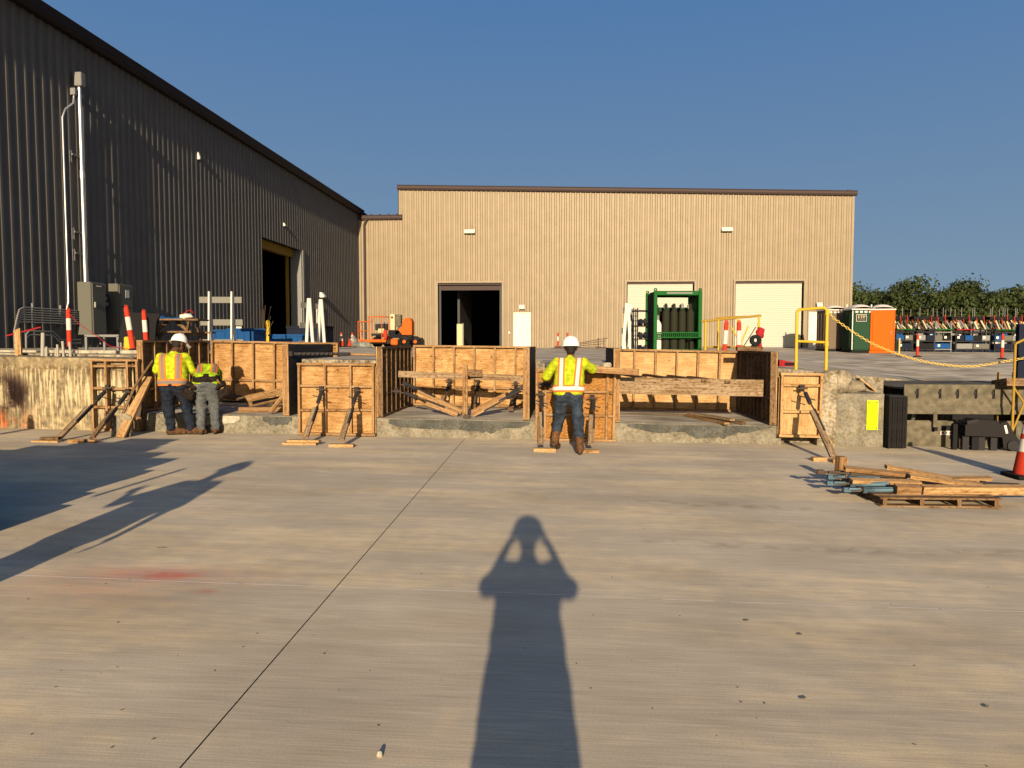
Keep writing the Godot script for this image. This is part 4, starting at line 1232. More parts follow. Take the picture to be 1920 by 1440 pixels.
	for x in [0.2, 0.55, 0.82, 1.1, 1.37, 1.7]:
		var lg := cbx(t, "lip_slot", Vector3(x, 0.78, 0.012), Vector3(0.034, 0.15, 0.016), 0.004, mt("black"))
		bx(lg, "slot_rim", Vector3(0.024, 0.015, 0.006), Vector3(0.012, 0.16, 0.02), mt("olive"))
		bx(lg, "catch", Vector3(-0.014, 0.02, 0.008), Vector3(0.03, 0.05, 0.014), mt("steel_dark"))
	b = Buf.new()
	b.box(Vector3(1.27, 0.2, -2.4), Vector3(2.54, 1.2, 0.05))
	b.box(Vector3(1.27, -0.1, -1.3), Vector3(2.5, 0.05, 2.2))
	put(t, "pit_lining", b.done(), mt("black"))
	# front plate with a notch and a cut-out
	b = Buf.new()
	b.prism(PackedVector2Array([Vector2(0.03, -0.12), Vector2(0.78, -0.12), Vector2(0.78, 0.33), Vector2(0.74, 0.35), Vector2(0.52, 0.35), Vector2(0.52, 0.25), Vector2(0.44, 0.25), Vector2(0.44, 0.33), Vector2(0.4, 0.35), Vector2(0.03, 0.35)]), -0.02, 0.0)
	put(t, "front_plate", b.done(), mt("olive"))
	cbx(t, "bracket", Vector3(0.475, 0.36, 0.03), Vector3(0.06, 0.24, 0.06), 0.006, mt("olive"))
	bx(t, "bracket_foot", Vector3(0.475, 0.22, 0.05), Vector3(0.05, 0.06, 0.08), mt("black"))
	cbx(t, "plate_opening", Vector3(0.68, 0.235, 0.0), Vector3(0.17, 0.075, 0.012), 0.005, mt("black"))
	cbx(t, "side_post", Vector3(0.83, 0.17, 0.03), Vector3(0.06, 0.54, 0.08), 0.006, mt("olive"))
	b = Buf.new()
	b.box(Vector3(1.9, 0.13, -0.01), Vector3(1.25, 0.44, 0.02))
	put(t, "front_plate", b.done(), mt("olive"))
	pipe(t, "ram", [Vector3(0.33, 0.2, -0.5), Vector3(0.33, 0.46, -0.3)], 0.03, mt("galv"), 8)
	# warning sticker
	t = thing("warning_sticker", "white sticker with red trucks and an arrow on the leveller plate", "sticker", Vector3(6.08, 0.15, DOCK_Z - 0.196))
	bx(t, "paper", Vector3(0, 0, 0), Vector3(0.19, 0.062, 0.004), mt("white_paint"))
	for s in [-1.0, 1.0]:
		bx(t, "truck_mark", Vector3(s * 0.062, 0.006, 0.003), Vector3(0.044, 0.02, 0.003), mt("red"))
		bx(t, "cab_mark", Vector3(s * 0.046, -0.01, 0.003), Vector3(0.014, 0.016, 0.003), mt("black"))
		bx(t, "wheel_mark", Vector3(s * 0.074, -0.01, 0.003), Vector3(0.012, 0.012, 0.003), mt("black"))
	var ar := Buf.new()
	ar.prism(PackedVector2Array([Vector2(-0.004, -0.024), Vector2(0.004, -0.024), Vector2(0.004, 0.004), Vector2(0.014, 0.004), Vector2(0, 0.024), Vector2(-0.014, 0.004), Vector2(-0.004, 0.004)]), 0.002, 0.005)
	put(t, "arrow", ar.done(), mt("black"))
	# trailer restraint: hooded box on short posts with a sloping arm
	t = thing("trailer_restraint", "black steel trailer restraint with a sloping hook arm in front of the leveller", "restraint", Vector3(6.35, -0.08, DOCK_Z + 0.12))
	b = Buf.new()
	b.prism(PackedVector2Array([Vector2(-0.2, 0.24), Vector2(0.36, 0.22), Vector2(0.4, 0.3), Vector2(0.28, 0.47), Vector2(-0.06, 0.5), Vector2(-0.2, 0.4)]), -0.22, 0.1)
	put(t, "hood", b.done(), mt("rubber"))
	bx(t, "hood_plate", Vector3(-0.1, 0.46, 0.104), Vector3(0.16, 0.05, 0.01), mt("steel_dark"), rot(Vector3(0, 0, 1), 12))
	bx(t, "back_plate", Vector3(0.05, 0.5, -0.2), Vector3(0.62, 0.08, 0.06), mt("black"))
	for x in [-0.3, -0.14, 0.0, 0.1, 0.28]:
		cbx(t, "post", Vector3(x, 0.13, -0.02), Vector3(0.07 if x < -0.2 else 0.1, 0.28 if x > -0.2 else 0.56, 0.07), 0.006, mt("black") if x in [0.0, -0.3] else mt("steel_dark"))
	b = Buf.new()
	b.prism(PackedVector2Array([Vector2(0.34, 0.44), Vector2(0.44, 0.46), Vector2(0.56, 0.26), Vector2(0.78, -0.02), Vector2(0.66, -0.03), Vector2(0.4, 0.05)]), -0.06, 0.06)
	put(t, "hook_arm", b.done(), mt("rubber"))
	bx(t, "reflector", Vector3(0.42, 0.34, 0.066), Vector3(0.035, 0.13, 0.008), mt("reflect_white"), rot(Vector3(0, 0, 1), 14))
	lathe(t, "roller", [Vector2(0, -0.05), Vector2(0.08, -0.05), Vector2(0.08, 0.05), Vector2(0, 0.05)], mt("steel_dark"), Vector3(0.52, 0.09, 0.04), 14, rot(Vector3.RIGHT, 90))
	# ochre hand-rail stand at the frame's edge, partly cut off by it
	t = thing("ochre_rail", "worn ochre steel handrail frame with shelf in front of the leveller", "handrail", Vector3(6.91, -0.08, DOCK_Z - 0.02))
	for x in [0.0, 0.23]:
		for z in [0.12, -0.3]:
			pipe(t, "post", [Vector3(x, 0, z), Vector3(x, 1.66 if z > 0 else 1.2, z)], 0.02, mt("ochre"), 8)
		pipe(t, "top_rail", [Vector3(x, 1.66, 0.12), Vector3(x + 0.12, 1.72, 0.12), Vector3(x + 0.5, 1.72, 0.12)], 0.02, mt("ochre"), 8)
	bx(t, "shelf", Vector3(0.2, 1.04, -0.08), Vector3(0.62, 0.12, 0.42), mt("lumber_old"), rot(Vector3.RIGHT, -8))
	pipe(t, "diagonal", [Vector3(0.0, 1.0, 0.1), Vector3(0.5, 0.25, 0.1)], 0.016, mt("ochre"), 6)
	pipe(t, "diagonal", [Vector3(0.23, 0.9, 0.1), Vector3(-0.02, 0.2, 0.1)], 0.016, mt("ochre"), 6)
	pipe(t, "foot_rail", [Vector3(-0.02, 0.06, 0.13), Vector3(0.6, 0.06, 0.13)], 0.02, mt("yellow"), 6)
	bx(self, "navy_panel", Vector3(7.68, 1.36, -13.1), Vector3(0.22, 1.1, 0.1), mt("navy"))
	tag(get_node("navy_panel"), "dark navy board at the picture's edge behind the ochre handrail", "board")
	# yellow hoop rail on the platform edge
	t = thing("guard_hoop", "bright yellow pipe guard hoop at the pier beside narrow form", "guard rail", Vector3(3.8, 1.1, -12.62))
	pipe(t, "hoop", [Vector3(0, 0, 0), Vector3(0, 1.0, 0), Vector3(0.03, 1.04, 0), Vector3(0.37, 1.06, 0.2), Vector3(0.41, 1.02, 0.22), Vector3(0.41, -0.05, 0.22)], 0.026, mt("yellow"), 10)
	pipe(t, "middle_rail", [Vector3(0, 0.52, 0), Vector3(0.41, 0.5, 0.22)], 0.022, mt("yellow"), 8)
	for y in [0.48, 0.98]:
		lathe(t, "collar", [Vector2(0, y - 0.04), Vector2(0.034, y - 0.04), Vector2(0.034, y + 0.04), Vector2(0, y + 0.04)], mt("yellow"), Vector3(0.41, 0, 0.22), 10)
	# plastic chain
	var pts := [Vector3(4.22, 2.1, -12.4), Vector3(4.32, 1.985, -12.4), Vector3(4.86, 1.62, -12.4), Vector3(5.37, 1.40, -12.4), Vector3(5.86, 1.27, -12.4), Vector3(6.35, 1.215, -12.4), Vector3(6.66, 1.235, -12.4), Vector3(6.93, 1.29, -12.38), Vector3(7.3, 1.36, -12.36), Vector3(7.7, 1.5, -12.36)]
	var cv := Curve3D.new()
	for i in pts.size():
		var tan_: Vector3 = (pts[mini(i + 1, pts.size() - 1)] - pts[maxi(i - 1, 0)]) * 0.16
		cv.add_point(pts[i], -tan_, tan_)
	b = Buf.new()
	var l := cv.get_baked_length()
	var k := 0
	var s := 0.0
	while s < l:
		var p := cv.sample_baked(s)
		var d := (cv.sample_baked(minf(s + 0.02, l)) - cv.sample_baked(maxf(s - 0.02, 0))).normalized()
		var side := Vector3(0, 0, 1) if k % 2 == 0 else d.cross(Vector3(0, 0, 1)).normalized()
		side = (side * cos(0.5) + d.cross(side) * sin(0.5)).normalized()
		var ring := []
		for q in 11:
			var a := TAU * q / 10.0
			ring.append(p + d * cos(a) * 0.031 + side * sin(a) * 0.017)
		b.tube(ring, [0.0055], 5, false)
		s += 0.046
		k += 1
	tag(put(self, "plastic_chain", b.done(), mt("chain_yellow")), "yellow plastic chain sagging from the guard hoop to the ochre handrail", "chain")

# ---------------------------------------------------------------- platform and yard objects
func delineator(x: float, z: float, h: float, label: String, lean := Basis.IDENTITY, bands := 1, y := -99.0, group := "orange delineator posts") -> Node3D:
	var t := thing("delineator_post", label, "delineator", Vector3(x, up_y(x, z) if y < -50 else y, z), 0.0, group)
	t.basis = lean
	var r := 0.055 * h
	var a := h * (0.46 if bands == 1 else 0.4)
	lathe(t, "tube", [Vector2(r * 1.05, 0.03), Vector2(r, a)], mt("post_orange"), Vector3.ZERO, 16)
	lathe(t, "white_band", [Vector2(r, a), Vector2(r * 1.02, a), Vector2(r * 1.01, h * 0.74), Vector2(r * 0.98, h * 0.74)], mt("band"), Vector3.ZERO, 16)
	lathe(t, "upper_tube", [Vector2(r * 0.98, h * 0.74), Vector2(r * 0.95, h * 0.9), Vector2(r * 0.75, h * 0.95), Vector2(0.0, h * 0.965)], mt("post_orange"), Vector3.ZERO, 16)
	var hp := []
	for k in 9:
		var g := PI * k / 8.0
		hp.append(Vector3(cos(g) * r * 0.6, h * 0.94 + sin(g) * h * 0.05, 0))
	pipe(t, "handle_loop", hp, r * 0.2, mt("post_orange"), 6)
	lathe(t, "rubber_base", [Vector2(0, 0.0), Vector2(r * 3.2, 0.0), Vector2(r * 3.1, 0.035), Vector2(r * 1.2, 0.06), Vector2(r, 0.07)], mt("rubber"), Vector3.ZERO, 8)
	return t

func traffic_cone(x: float, z: float, h: float, label: String, y: float, bands := true) -> Node3D:
	var t := thing("traffic_cone", label, "cone", Vector3(x, y, z), 0.0, "orange traffic cones")
	var r := 0.2 * h
	cbx(t, "base", Vector3(0, 0.02 * h + 0.01, 0), Vector3(0.52 * h, 0.04 * h + 0.02, 0.52 * h), 0.012, mt("rubber"))
	var rad := func(f: float) -> float: return lerpf(r, 0.045 * h, f)
	var cuts := [[0.05, 0.42, "post_orange", "cone_body"], [0.42, 0.62, "band", "collar"], [0.62, 0.7, "post_orange", "cone_body"], [0.7, 0.84, "band", "collar"], [0.84, 1.0, "post_orange", "cone_tip"]]
	for c in cuts:
		var m: String = c[2] if bands else "post_orange"
		lathe(t, c[3], [Vector2(rad.call(c[0]), c[0] * h), Vector2(rad.call(c[1]), c[1] * h)] + ([Vector2(0.0, h)] if c[1] == 1.0 else []), mt(m), Vector3.ZERO, 24)
	return t

func barricade(x: float, z: float, turn: float, label: String, w := 1.16, h := 1.6) -> void:
	var y := up_y(x, z)
	var t := thing("barricade", label, "barricade", Vector3(x, y, z), turn, "white timber barricades")
	for s in [-0.23, 0.3]:
		for q in [[0.13, 0.0], [-0.13, 0.0]]:
			board(t, "leg", Vector3(s * w, 0.0, q[0]), Vector3(s * w, h, q[0] * 0.12), 0.09, 0.04, mt("white_paint"), Vector3(1, 0, 0))
	for yy in [h * 0.47, h * 0.86]:
		bx(t, "plank", Vector3(0, yy, -(0.045 + 0.11 * (1.0 - yy / h) + 0.03)), Vector3(w, 0.17, 0.022), mt("grey_paint"))
	bx(t, "plank", Vector3(0, 0.2, -0.16), Vector3(w, 0.16, 0.022), mt("grey_paint"))

func bin(x: float, z: float, s: Vector3, label: String, m := "blue_bin", lid := false, y := -99.0) -> Node3D:
	var t := thing("storage_bin", label, "bin", Vector3(x, up_y(x, z) if y < -50 else y, z), 0.0, "blue and dark bins on the platform")
	var wall := 0.03
	bx(t, "floor", Vector3(0, 0.06, 0), Vector3(s.x, 0.04, s.z), mt(m))
	for q in [-1.0, 1.0]:
		bx(t, "side", Vector3(q * (s.x - wall) * 0.5, s.y * 0.5 + 0.06, 0), Vector3(wall, s.y - 0.04, s.z), mt(m))
		bx(t, "end", Vector3(0, s.y * 0.5 + 0.06, q * (s.z - wall) * 0.5), Vector3(s.x - wall * 2.1, s.y - 0.04, wall), mt(m))
		bx(t, "rim", Vector3(0, s.y + 0.04, q * (s.z * 0.5 + 0.012)), Vector3(s.x + 0.05, 0.06, 0.03), mt(m))
		bx(t, "runner", Vector3(q * s.x * 0.38, 0.02, 0), Vector3(0.1, 0.04, s.z * 0.9), mt(m))
	for k in 4:
		bx(t, "side_rib", Vector3((k - 1.5) * s.x * 0.24, s.y * 0.5 + 0.04, s.z * 0.5 + 0.01), Vector3(0.04, s.y - 0.1, 0.03), mt(m))
	if lid:
		bx(t, "lid", Vector3(0, s.y + 0.09, 0), Vector3(s.x + 0.06, 0.05, s.z + 0.06), mt("black"))
	return t

func picnic_table() -> void:
	var x := -9.55
	var z := -17.4
	var t := thing("picnic_table", "dark wooden picnic table in front of the dark warehouse", "picnic table", Vector3(x, up_y(x, z), z), 0.12)
	for k in 5:
		bx(t, "top_plank", Vector3(0, 0.74, -0.3 + k * 0.15), Vector3(1.5, 0.04, 0.138), mt("lumber_old"))
	for s in [-1.0, 1.0]:
		for k in 2:
			bx(t, "bench_plank", Vector3(0, 0.44, s * (0.6 + k * 0.14)), Vector3(1.5, 0.04, 0.13), mt("lumber_old"))
		for q in [-1.0, 1.0]:
			board(t, "leg", Vector3(s * 0.5, 0, q * 0.62), Vector3(s * 0.5, 0.72, q * 0.22), 0.1, 0.04, mt("lumber_old"), Vector3(1, 0, 0))
		bx(t, "cross_beam", Vector3(s * 0.545, 0.4, 0), Vector3(0.04, 0.1, 1.5), mt("lumber_old"))
		board(t, "brace", Vector3(s * 0.48, 0.4, 0), Vector3(s * 0.1, 0.7, 0), 0.08, 0.04, mt("lumber_old"), Vector3(0, 0, 1))
	var y := t.position.y + 0.762
	var tp := thing("folded_tarp", "crumpled blue tarp lying on the picnic table", "tarp", Vector3(x - 0.05, y, z), 0.12)
	lump(tp, "fold", Vector3(0, 0.02, 0), Vector3(0.9, 0.06, 0.4), 21, mt("blue_bin"))
	lump(tp, "fold", Vector3(-0.25, 0.035, 0.05), Vector3(0.4, 0.08, 0.3), 22, mt("blue_bin"))
	var bg := thing("paper_bag", "crumpled white bag with red cord on the picnic table", "bag", Vector3(x + 0.38, y, z + 0.05), 0.0)
	lump(bg, "bag", Vector3(0, 0.06, 0), Vector3(0.32, 0.14, 0.2), 23, mt("white_paint"))
	pipe(bg, "cord", [Vector3(-0.05, 0.1, 0.08), Vector3(0.05, 0.18, 0.06), Vector3(0.12, 0.22, 0.0), Vector3(0.16, 0.14, -0.04)], 0.012, mt("red"), 6)

func cylinder_cage() -> void:
	var x := 3.15
	var z := -22.4
	var t := thing("cylinder_cage", "green steel cage holding gas cylinders in front of the roller door", "gas cage", Vector3(x, up_y(x, z), z), 0.10)
	var w := 1.3; var d := 1.1; var h := 1.9
	for sx in [-1.0, 1.0]:
		for sz in [-1.0, 1.0]:
			cbx(t, "corner_post", Vector3(sx * w * 0.5, h * 0.5, sz * d * 0.5), Vector3(0.1, h, 0.1), 0.01, mt("green_cage"))
			lathe(t, "lifting_eye", [Vector2(0.02, -0.02), Vector2(0.05, -0.02), Vector2(0.05, 0.02), Vector2(0.02, 0.02), Vector2(0.02, -0.02)], mt("green_cage"), Vector3(sx * w * 0.5, h + 0.04, sz * d * 0.5), 10, rot(Vector3.RIGHT, 90))
	for sz in [-1.0, 1.0]:
		cbx(t, "top_beam", Vector3(0, h - 0.06, sz * d * 0.5), Vector3(w - 0.1, 0.12, 0.06), 0.008, mt("green_cage"))
		for y in [0.12, 0.62]:
			cbx(t, "guard_rail", Vector3(0, y + 0.08, sz * d * 0.5), Vector3(w - 0.1, 0.035, 0.05), 0.006, mt("green_cage"))
			cbx(t, "guard_rail", Vector3(0, y - 0.06, sz * d * 0.5), Vector3(w - 0.1, 0.035, 0.05), 0.006, mt("green_cage"))
			var bb := Buf.new()
			for k in 22:
				bb.box(Vector3(-w * 0.46 + k * w * 0.0438, y + 0.01, sz * d * 0.5), Vector3(0.022, 0.12, 0.02))
			put(t, "guard_mesh", bb.done(), mt("green_cage"))
	bx(t, "side_sheet", Vector3(-w * 0.5, h * 0.5, 0), Vector3(0.02, h - 0.1, d - 0.1), mt("steel_dark"))
	for y in [0.2, 0.65, 1.85]:
		bx(t, "side_rail", Vector3(w * 0.5, y, 0), Vector3(0.05, 0.08, d - 0.1), mt("green_cage"))
	bx(t, "rear_sheet", Vector3(0.0, 0.78, -d * 0.5 + 0.03), Vector3(w - 0.1, 1.4, 0.012), mt("toilet_green"))
	bx(t, "side_sheet", Vector3(w * 0.5 - 0.03, 0.95, 0), Vector3(0.012, 1.7, d - 0.12), mt("green_cage"))
	bx(t, "roof_sheet", Vector3(0, h + 0.005, 0), Vector3(w - 0.1, 0.012, d - 0.1), mt("green_cage"))
	bx(t, "floor_plate", Vector3(0, 0.04, 0), Vector3(w, 0.03, d), mt("green_cage"))
	bx(t, "name_strip", Vector3(0.05, h - 0.055, d * 0.5 + 0.032), Vector3(0.75, 0.05, 0.004), mt("galv_dull"))
	var n := 0
	for j in 2:
		for i in 5:
			var c := thing("gas_cylinder", "gas cylinder in the green cage, %s row, number %s from the dark sheet side" % [["front", "rear"][j], ["one", "two", "three", "four", "five"][i]], "gas cylinder", t.position + Vector3(-0.48 + i * 0.235 + j * 0.03, 0.056, 0.3 - j * 0.5), 0.0, "gas cylinders in the cage")
			var white := (i == 0 and j == 0)
			var hh := 1.0 if white else 1.34
			lathe(c, "bottle", [Vector2(0, 0), Vector2(0.1, 0), Vector2(0.112, 0.02), Vector2(0.112, hh - 0.14), Vector2(0.09, hh - 0.06), Vector2(0.045, hh), Vector2(0.04, hh + 0.03), Vector2(0, hh + 0.03)], mt("white_paint") if white else mt("bottle"), Vector3.ZERO, 18)
			lathe(c, "valve_cap", [Vector2(0.045, hh + 0.02), Vector2(0.045, hh + 0.12), Vector2(0.025, hh + 0.16), Vector2(0, hh + 0.16)], mt("galv_dull") if n % 3 == 0 else mt("bottle"), Vector3.ZERO, 12)
			n += 1

func boom_lift() -> void:
	var x := -10.35
	var z := -41.5
	var t := thing("boom_lift", "orange boom lift with open work basket parked by the tan wall", "boom lift", Vector3(x, up_y(x, z), z))
	var o := mt("orange")
	# work basket on the left
	cbx(t, "basket_floor", Vector3(-0.55, 0.36, 0.1), Vector3(1.6, 0.16, 0.8), 0.015, o)
	for p in [[-1.33, 0.48], [-1.33, -0.28], [-0.72, 0.48], [-0.72, -0.28], [0.02, 0.48], [0.22, -0.28]]:
		pipe(t, "rail_post", [Vector3(p[0], 0.4, p[1]), Vector3(p[0], 1.45 if p[0] < -1.0 else 1.72, p[1])], 0.025, o, 7)
	pipe(t, "top_rail", [Vector3(-1.33, 1.45, 0.48), Vector3(-0.72, 1.45, 0.48), Vector3(-0.72, 1.72, 0.48), Vector3(0.05, 1.72, 0.48), Vector3(0.25, 1.72, -0.28)], 0.025, o, 7)
	pipe(t, "top_rail", [Vector3(-1.33, 1.45, 0.48), Vector3(-1.33, 1.45, -0.28), Vector3(-0.72, 1.45, -0.28), Vector3(-0.72, 1.72, -0.28), Vector3(0.22, 1.72, -0.28)], 0.025, o, 7)
	pipe(t, "middle_rail", [Vector3(-1.33, 0.92, -0.28), Vector3(-1.33, 0.92, 0.48), Vector3(-0.72, 0.92, 0.48)], 0.022, o, 7)
	pipe(t, "tool_hook", [Vector3(-1.1, 1.42, 0.48), Vector3(-1.08, 1.3, 0.48), Vector3(-1.08, 0.5, 0.48)], 0.018, mt("steel_rust"), 6)
	# chassis, engine, tanks between basket and turret
	cbx(t, "engine_case", Vector3(-0.22, 1.15, -0.5), Vector3(0.7, 0.36, 0.4), 0.03, mt("steel_dark"))
	cbx(t, "battery_case", Vector3(-0.22, 0.68, -0.45), Vector3(0.62, 0.22, 0.4), 0.03, mt("black"))
	cbx(t, "side_label", Vector3(-0.2, 0.95, -0.28), Vector3(0.36, 0.22, 0.02), 0.004, mt("cream"))
	pipe(t, "engine_tube", [Vector3(-0.6, 1.36, -0.3), Vector3(0.2, 1.38, -0.3)], 0.06, mt("galv_dull"), 10)
	pipe(t, "lower_tube", [Vector3(-0.75, 0.72, -0.2), Vector3(0.1, 0.72, -0.2)], 0.07, mt("steel_dark"), 10)
	cbx(t, "control_box", Vector3(0.55, 1.35, 0.0), Vector3(0.26, 1.05, 0.3), 0.02, mt("cream"))
	lathe(t, "control_dial", [Vector2(0, 0.02), Vector2(0.06, 0.02), Vector2(0.06, 0), Vector2(0.06, -0.01)], mt("black"), Vector3(0.53, 1.68, 0.151), 12, rot(Vector3.RIGHT, 90))
	cbx(t, "hydraulic_block", Vector3(0.85, 1.5, -0.1), Vector3(0.34, 0.7, 0.4), 0.03, mt("olive"))
	cbx(t, "tool_tray", Vector3(0.15, 0.72, 0.2), Vector3(0.2, 0.5, 0.2), 0.02, mt("post_orange"))
	cbx(t, "turret", Vector3(0.8, 0.75, 0.0), Vector3(0.9, 0.45, 0.7), 0.04, mt("black"))
	cbx(t, "chassis", Vector3(0.3, 0.3, -0.2), Vector3(2.2, 0.22, 0.9), 0.03, mt("steel_dark"))
	# counterweight cover with a rounded top
	var poly := PackedVector2Array([Vector2(-0.25, -0.5), Vector2(0.28, -0.5)])
	for k in 9:
		var a := PI * k / 8.0
		poly.append(Vector2(0.02 + cos(a) * 0.26, 0.2 + sin(a) * 0.26))
	poly.append(Vector2(-0.25, 0.0)); poly.append(Vector2(-0.5, -0.2))
	var b := Buf.new()
	b.prism(poly, -0.3, 0.4, Transform3D(Basis.IDENTITY, Vector3(1.42, 1.2, 0)))
	put(t, "engine_cover", b.done(), o)
	var seg := Buf.new()
	seg.cbox(Vector3(1.0, 1.02, 0.25), Vector3(0.22, 0.75, 0.2), 0.03, rot(Vector3(0, 0, 1), -38))
	put(t, "boom_arm", seg.done(), mt("steel_rust"))
	cbx(t, "outrigger", Vector3(0.75, 0.3, 0.55), Vector3(0.4, 0.35, 0.25), 0.05, o)
	for p in [Vector3(1.3, 0.32, 0.45), Vector3(1.75, 0.32, -0.4), Vector3(-0.5, 0.3, -0.6), Vector3(0.1, 0.3, -0.7)]:
		var w := lathe(t, "wheel", [Vector2(0.1, -0.12), Vector2(0.26, -0.12), Vector2(0.32, -0.08), Vector2(0.32, 0.08), Vector2(0.26, 0.12), Vector2(0.1, 0.12)], mt("rubber"), p, 20, rot(Vector3.RIGHT, 90))
		lathe(w, "hub", [Vector2(0, 0.1), Vector2(0.16, 0.1), Vector2(0.16, -0.1), Vector2(0, -0.1)], mt("orange"), Vector3.ZERO, 14)

func toilet(x: float, z: float, m: String, label: String, turn: float, sign := false, vents := true) -> void:
	var t := thing("portable_toilet", label, "portable toilet", Vector3(x, up_y(x, z), z), turn, "portable toilets")
	var w := 1.1; var d := 1.15; var h := 2.02
	cbx(t, "cabin", Vector3(0, 0.1 + h * 0.5, 0), Vector3(w, h, d), 0.03, mt(m))
	cbx(t, "skid", Vector3(0, 0.05, 0), Vector3(w + 0.08, 0.1, d + 0.08), 0.01, mt("black") if m != "toilet_orange" else mt("toilet_orange"))
	var dr := cbx(t, "door", Vector3(0.0, 0.12 + h * 0.46, d * 0.5 + 0.012), Vector3(w * 0.82, h * 0.88, 0.03), 0.01, mt(m))
	bx(dr, "latch", Vector3(w * 0.34, -0.05, 0.025), Vector3(0.05, 0.12, 0.03), mt("galv_dull"))
	for s in [-1.0, 1.0]:
		bx(t, "corner_strip", Vector3(s * (w * 0.5 - 0.03), 0.1 + h * 0.5, d * 0.5 + 0.008), Vector3(0.045, h - 0.1, 0.02), mt("toilet_roof") if m == "toilet_green" else mt(m))
		for k in 3:
			bx(t, "side_rib", Vector3(s * (w * 0.5 + 0.008), 0.1 + h * 0.5, (k - 1) * 0.34), Vector3(0.02, h - 0.3, 0.06), mt(m))
	bx(t, "door_rib", Vector3(0, 1.0, d * 0.5 + 0.03), Vector3(w * 0.7, 0.03, 0.02), mt(m))
	if vents:
		for k in 4:
			bx(t, "vent", Vector3(-0.33 + k * 0.22, h + 0.0, d * 0.5 + 0.032), Vector3(0.14, 0.09, 0.012), mt("toilet_roof"))
	# domed roof
	var b := Buf.new()
	var n := 8
	var f := func(i: int, j: int) -> Vector3:
		var u := float(i) / n * 2.0 - 1.0
		var v := float(j) / n * 2.0 - 1.0
		return Vector3(u * w * 0.52, 0.1 + h + 0.24 * (1.0 - pow(absf(u), 2.6)) * (1.0 - 0.6 * pow(absf(v), 3.0)) + 0.05, v * d * 0.53)
	for i in n:
		for j in n:
			b.quad(f.call(i, j + 1), f.call(i + 1, j + 1), f.call(i + 1, j), f.call(i, j))
	b.box(Vector3(0, 0.1 + h + 0.025, 0), Vector3(w * 1.05, 0.06, d * 1.07))
	put(t, "roof", b.done(), mt("toilet_roof"))
	pipe(t, "vent_pipe", [Vector3(-0.4, h, -0.4), Vector3(-0.4, h + 0.42, -0.4)], 0.04, mt("toilet_roof"), 8)
	if sign:
		var sg := thing("toilet_sign", "small dark sign with pale letters on the green toilet door", "sign", t.position + t.basis * Vector3(-0.1, 1.72, d * 0.5 + 0.05), turn)
		cbx(sg, "board", Vector3(0, 0, -0.008), Vector3(0.5, 0.36, 0.012), 0.003, mt("toilet_roof"))
		cbx(sg, "field", Vector3(0, 0, 0.001), Vector3(0.46, 0.32, 0.01), 0.003, mt("hair"))
		lettering(sg, "letters", "ETP", 0.145, Vector3(0, 0.045, 0.008), mt("cream"))
		bx(sg, "rule", Vector3(0, -0.1, 0.008), Vector3(0.34, 0.03, 0.005), mt("galv_dull"))

func parts_rack(x: float, z: float, kind: int, label: String, y: float) -> void:
	var t := thing("parts_rack", label, "rack", Vector3(x, y, z), 0.0, "equipment racks by the trees")
	var fm: Material = mt("galv_dull") if kind % 5 == 2 else mt("steel_dark")
	var w := 0.92
	for sx in [-1.0, 1.0]:
		for sz in [-1.0, 1.0]:
			bx(t, "upright", Vector3(sx * w * 0.46, 0.75, sz * 0.45), Vector3(0.05, 1.5, 0.05), fm)
	for q in [0.12, 0.55, 1.02]:
		bx(t, "shelf", Vector3(0, q, 0), Vector3(w, 0.05, 1.0), fm)
	bx(t, "deck", Vector3(0, 1.16, 0.1), Vector3(w, 0.05, 1.05), [mt("green_cage"), mt("steel_dark"), mt("green_cage"), mt("red"), mt("steel_dark")][kind % 5])
	bx(t, "hood", Vector3(0, 1.78, -0.3), Vector3(w * 0.9, 0.16, 0.5), mt("black"))
	for k in 5:
		var xx := -0.36 + k * 0.18 + rng.randf_range(-0.02, 0.02)
		var hgt := rng.randf_range(0.18, 0.45)
		board(t, "tilted_arm", Vector3(xx - 0.1, 1.2 + hgt, 0.25), Vector3(xx + rng.randf_range(-0.05, 0.08), 1.19, 0.45), rng.randf_range(0.05, 0.11), 0.03, mt(["cream", "galv_dull", "cream", "steel_rust", "cream", "galv_dull", "lumber"][(k + kind * 2) % 7]), Vector3(0.2, 0.3, 1))
		if (k + kind) % 2 == 0:
			pipe(t, "upright_pin", [Vector3(xx, 1.45, 0.0), Vector3(xx - 0.04, rng.randf_range(1.7, 1.98), -0.02)], 0.018, mt("post_orange"), 6)
		if (k + kind) % 3 == 0:
			pipe(t, "tall_rod", [Vector3(xx + 0.05, 1.2, -0.4), Vector3(xx + 0.05, 2.35, -0.4)], 0.018, mt("galv_dull"), 5)
	for q in [[0.145, 0], [0.575, 1], [0.575, 2]]:
		var s: float = -0.22 if q[1] == 1 else 0.22
		if q[1] == 0: s = 0.0
		var bw := 0.8 if q[1] == 0 else 0.4
		var m: Material = [mt("navy"), mt("black"), mt("blue_bin"), mt("galv_dull"), mt("cabinet")][(kind + q[1] * 2) % 5]
		var tr := cbx(t, "tray", Vector3(s, q[0] + 0.15, 0.1), Vector3(bw, 0.28, 0.8), 0.02, m)
		if (kind + q[1]) % 2 == 0:
			bx(tr, "paper_tag", Vector3(-bw * 0.25, 0.03, 0.404), Vector3(0.12, 0.12, 0.005), mt("white_paint"))

